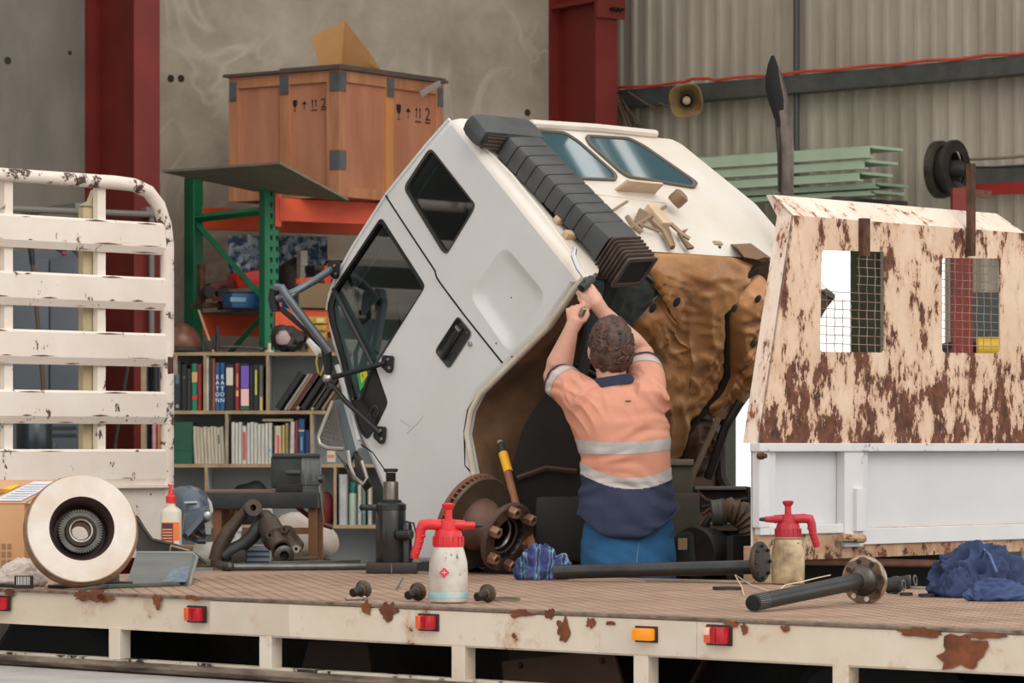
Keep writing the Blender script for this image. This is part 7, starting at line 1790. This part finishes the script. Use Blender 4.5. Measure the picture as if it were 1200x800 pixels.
for s in (-1, 1): obj('eye', MB().ball(hdC + fwd * .084 + hx_ * .03 * s + hu_ * .014, .0125), flat(230, 226, 220, .3), man)
for s in (-1, 1): obj('eyebrow', MB().tube([hdC + fwd * .088 + hx_ * (.03 + k * .012) * s + hu_ * (.032 - .003 * abs(k)) for k in (-1, 0, 1)], .004, 6), flat(60, 42, 34, .8), man)
# hair
hairm = mat('dark_brown_hair', (92, 64, 50), .5, c2=(44, 31, 26), scale=30, stretch=(1, 1, .45), contrast=.14, bump=.5, bscale=90)
b = MB(); b.ball(V((0, 0, 0)), 1, None, 64, 48)
kill = []
for q in b.bm.verts:
    d_ = q.co.copy(); x, y, z = d_
    low_ = -.62 + .25 * max(0, y) + (.75 if y > .35 else 0) * min(1, (y - .35) * 2.2) + .16 * (abs(x) > .72) * max(0, y + .3)
    wav = noise.noise(V((x * 4 + z * 2, y * 4, z * 3))) * .09 + noise.noise(V((x * 11, y * 11 + z * 3, z * 6))) * .035
    sc = 1.07 + wav + .05 * max(0, z)
    if z < low_: sc = .93
    q.co = hdC + hx_ * x * .080 * sc + fwd * y * .100 * sc + hu_ * z * .114 * sc
hair = obj('hair', b, hairm, man, 80)
# lock ends along the nape and crown
random.seed(5)
b = MB()
for k in range(260):
    th_, ph = random.uniform(0, 2 * PI), random.uniform(-.55, 1.35)
    dx, dy, dz = math.cos(ph) * math.cos(th_), math.cos(ph) * math.sin(th_), math.sin(ph)
    if dy > .4 and dz < .6: continue
    o_ = hdC + hx_ * dx * .083 + fwd * dy * .103 + hu_ * dz * .119
    nrm = (hx_ * dx + fwd * dy + hu_ * dz).normalized(); tg = (V((random.uniform(-1, 1), random.uniform(-1, 1), -.6)) - nrm * 0).normalized(); tg = (tg - nrm * tg.dot(nrm)).normalized()
    b.tube([o_ - tg * .012, o_ + nrm * .004, o_ + tg * .018 - nrm * .001], [.004, .0065, .0018], 6)
stuff(obj('hair_locks', b, hairm, hair, 80))
# shirt
hiv = mat('washed_orange_cotton', (212, 152, 128), .85, c2=(202, 138, 114), scale=5, bump=.12, bscale=120)
navy = mat('navy_cotton', (44, 52, 78), .85, c2=(34, 41, 64), scale=6, bump=.12, bscale=110)
tapem = mat('grey_reflective_tape', (186, 182, 180), .4, c2=(166, 162, 160), scale=14)
b = MB()
tor = [(718, 449, 24, .062, 13.75), (717, 455, 33, .075, 13.75), (717, 463, 52, .10, 13.75), (718, 476, 60, .118, 13.75), (724, 495, 58, .128, 13.75), (731, 520, 55, .128, 13.75), (734, 545, 53.5, .125, 13.76), (735, 570, 54, .122, 13.77), (736, 590, 56, .126, 13.77), (737, 606, 57.5, .13, 13.77), (738, 626, 55, .128, 13.77)]
b.loft([ovl(pp_(cx, y, d), hw * MP, dp, 0, 40, 2.3) for cx, y, hw, dp, d in tor])
cuL = elL * .82 + shL * .18; cuL = shL + (elL - shL) * .86; cuR = shR + (elR - shR) * .80
inL = pp_(702, 484, 13.74); inR = pp_(752, 484, 13.74)
b.tube([inL, shL, (shL + cuL) / 2, cuL], [.085, .088, .080, .074], 20); b.tube([inR, shR, (shR + cuR) / 2, cuR], [.085, .084, .077, .070], 20)
sb2 = voxel(b, .0046, 6)
zc = lambda y: pp_(0, y, 13.63).z
x0s = pp_(682, 0).x; x1s = pp_(788, 0).x
def sag(x, l, c, r_):
    s = (x - x0s) / (x1s - x0s); return l + (r_ - l) * s + 4 * (c - (l + r_) / 2) * s * (1 - s)
cc = pp_(736, 0)
for v in sb2.bm.verts:
    p = v.co; n = v.normal; armk = 1
    sx_n = (p.x - cc.x)
    # hem lifts at the sides; cloth folds
    hem = zc(sag(p.x, 604, 634, 599))
    f = noise.noise(V((p.x * 9, p.y * 5, p.z * 22 + 3 * noise.noise(V((p.x * 4, 1, p.z * 5))))))
    g = noise.noise(V((p.x * 26, p.y * 20, p.z * 14 + 7)))
    yk = (zc(449) - p.z)
    amp = .013 if p.z < zc(565) else .0075
    nearsh = min((p - shL).length, (p - shR).length)
    amp2 = .011 * max(0, 1 - nearsh / .16)
    q = 1 - abs(noise.noise(V((p.x * 20 + p.z * 12, p.y * 12, p.z * 6 + 2))))
    v.co = p + n * (f * amp + g * .002 + (q ** 3 - .5) * amp2 * 2 + (.012 if p.z < zc(560) else 0) * min(1, (zc(560) - p.z) / .1))
    if v.co.z < hem: v.co.z = hem + (v.co.z - hem) * .05
sb2.bm.normal_update()
aL, aR = (cuL - shL).normalized(), (cuR - shR).normalized()
def zone(c):
    for o_, a_, ln_, sh_ in ((cuL, aL, (cuL - shL).length, shL), (cuR, aR, (cuR - shR).length, shR)):
        t_ = (c - o_).dot(a_); rad = ((c - o_) - a_ * t_).length
        if rad < .1 and t_ > -.11:
            if t_ > -.022: return 1
            if -.070 < t_ < -.034: return 2
            if t_ > -.1: return 0
    a1, b1 = zc(sag(c.x, 515, 518, 512)), zc(sag(c.x, 531, 532, 526)); a2, b2 = zc(sag(c.x, 542, 560, 546)), zc(sag(c.x, 556, 573, 561))
    if b1 < c.z < a1 or b2 < c.z < a2: return 2
    return 1 if c.z <= (a2 + b2) / 2 else 0
tb = MB(); mp_ = {}
zs2 = {}
for f in sb2.bm.faces: zs2[f.index] = zone(f.calc_center_median())
sb2.bm.faces.ensure_lookup_table()
for i, f in enumerate(sb2.bm.faces):
    z_ = zone(f.calc_center_median()); f.material_index = 1 if z_ == 1 else 0
    if z_ == 2:
        vs = []
        for v in f.verts:
            if v not in mp_: mp_[v] = tb.bm.verts.new(v.co + v.normal * .002)
            vs.append(mp_[v])
        tb.bm.faces.new(vs)
for _ in range(6):
    nw = {}
    for v in tb.bm.verts:
        nb_ = [e.other_vert(v) for e in v.link_edges if e.is_boundary]
        if len(nb_) == 2: nw[v] = v.co * .4 + (nb_[0].co + nb_[1].co) * .3
    for v, c in nw.items(): v.co = c
shirt = obj('work_shirt', sb2, hiv, man, 80); shirt.data.materials.append(navy)
obj('reflective_tape', tb, tapem, shirt, 80, recalc=False)
b = MB()
col_ = [ovl(pp_(717 + dx, y, 13.745), r * MP, r2, 0, 28, 2.1) for dx, y, r, r2 in ((1, 452, 27, .072), (0, 445, 25, .07), (0, 440.5, 22.5, .066), (0, 440.5, 20, .058), (0, 449, 22, .064))]
for s_ in col_:
    for p in s_: p.z += .025 * (p.x - pp_(717, 0).x) / .08 * .5 + .04 * max(0, p.y - 13.745) * -1.0
b.loft(col_, False); obj('collar', b, navy, shirt, 60)
obj('neck_tag', MB().box(pp_(736, 470, 13.622), (.022, .003, .008), ((V((1, 0, .02))), V((0, 1, .2)), V((0, -.2, 1))), .001), flat(120, 84, 50), shirt, 0)
# jeans
dnm = mat('blue_denim', (34, 92, 136), .85, c2=(26, 74, 114), scale=8, bump=.15, bscale=160)
b = MB()
b.loft([ovl(pp_(cx, y, 13.79), hw * MP, dp, 0, 32, 2.3) for cx, y, hw, dp in ((737, 598, 49, .112), (736, 620, 53, .124), (736, 645, 56, .134), (736, 668, 57, .134), (736, 690, 52, .12))])
for s in (-1, 1):
    hp0 = pp_(736 + s * 27, 668, 13.79)
    b.tube([hp0, V((hp0.x + s * .01, 13.81, .48)), V((hp0.x + s * .02, 13.81, .07))], [.098, .078, .07], 18)
jb2 = voxel(b, .008, 4)
for v in jb2.bm.verts:
    p = v.co; v.co = p + v.normal * (noise.noise(V((p.x * 9, p.y * 7, p.z * 24 + p.x * 10))) * .007)
jeans = obj('jeans', jb2, dnm, man, 80)
stm = flat(96, 134, 160, .8); yb_ = 13.79 - .138
def stitch(pts): obj('seam_stitch', MB().tube([pp_(x, y, yb_ + .0006 * (x - 736) ** 2 / 18 + o) for x, y, o in pts], .0022, 5), stm, jeans)
stitch([(698, 622, .02), (694, 640, .01), (693, 660, .008)]); stitch([(749, 634, .012), (747, 648, .002), (746, 662, 0)]); stitch([(768, 630, .012), (769, 648, .002), (771, 664, 0)]); stitch([(768, 630, .012), (780, 629, .014), (790, 628, .02)])
obj('belt_loop', MB().box(pp_(741, 633, yb_ + .012), (.012, .006, .05), None, .002), dnm, jeans)
obj('back_pocket', MB().box(pp_(780, 652, yb_ + .062), (.075, .006, .13), (V((.86, .5, 0)), V((-.5, .86, 0)), ZH), .003), dnm, jeans)
for s in (-1, 1):
    x = pp_(736 + s * 27, 668, 13.79).x + s * .02
    obj('boot', MB().loft([ovl(V((x, 13.86, 0)), .05, .15, z, 20) for z in (0, .03)] + [ovl(V((x, 13.84, 0)), .048, .12, .07, 20), ovl(V((x, 13.80, 0)), .05, .06, .12, 20), ovl(V((x, 13.80, 0)), .052, .056, .16, 20)]), flat(62, 48, 38, .7), man)
# tools in his hands
t = thing('ratchet_handle', 'black gripped ratchet held in the raised hands at the cab corner', 'ratchet', pp_(688, 332, 13.93))
obj('grip', MB().tube([pp_(681, 338, 13.86), pp_(683.5, 335.5, 13.87), pp_(693, 327.5, 13.93)], [.016, .0185, .018], 16), flat(42, 43, 46, .45), t); obj('grip_end', MB().lathe([(.012, 0), (.008, .002)], pp_(680.6, 338.4, 13.857), V((-.6, -.6, -.5)), 12), flat(20, 20, 22), t)
obj('drive', MB().tube([pp_(693, 327.5, 13.93), pp_(698, 322, 13.98)], .009, 10), BRIGHT, t)
t = thing('chrome_socket', 'small chrome socket gripped in the lower fist', 'socket', pp_(683, 364, 13.84))
obj('socket', MB().lathe([(.011, 0), (.012, .002), (.012, .03), (.009, .032)], pp_(681, 369, 13.845), V((.35, -.3, .8)), 16), BRIGHT, t); obj('drive_hole', MB().lathe([(.006, 0), (.006, .001)], pp_(681, 369, 13.845) + V((.35, -.3, .8)).normalized() * .032, V((.35, -.3, .8)), 4), DARK, t)
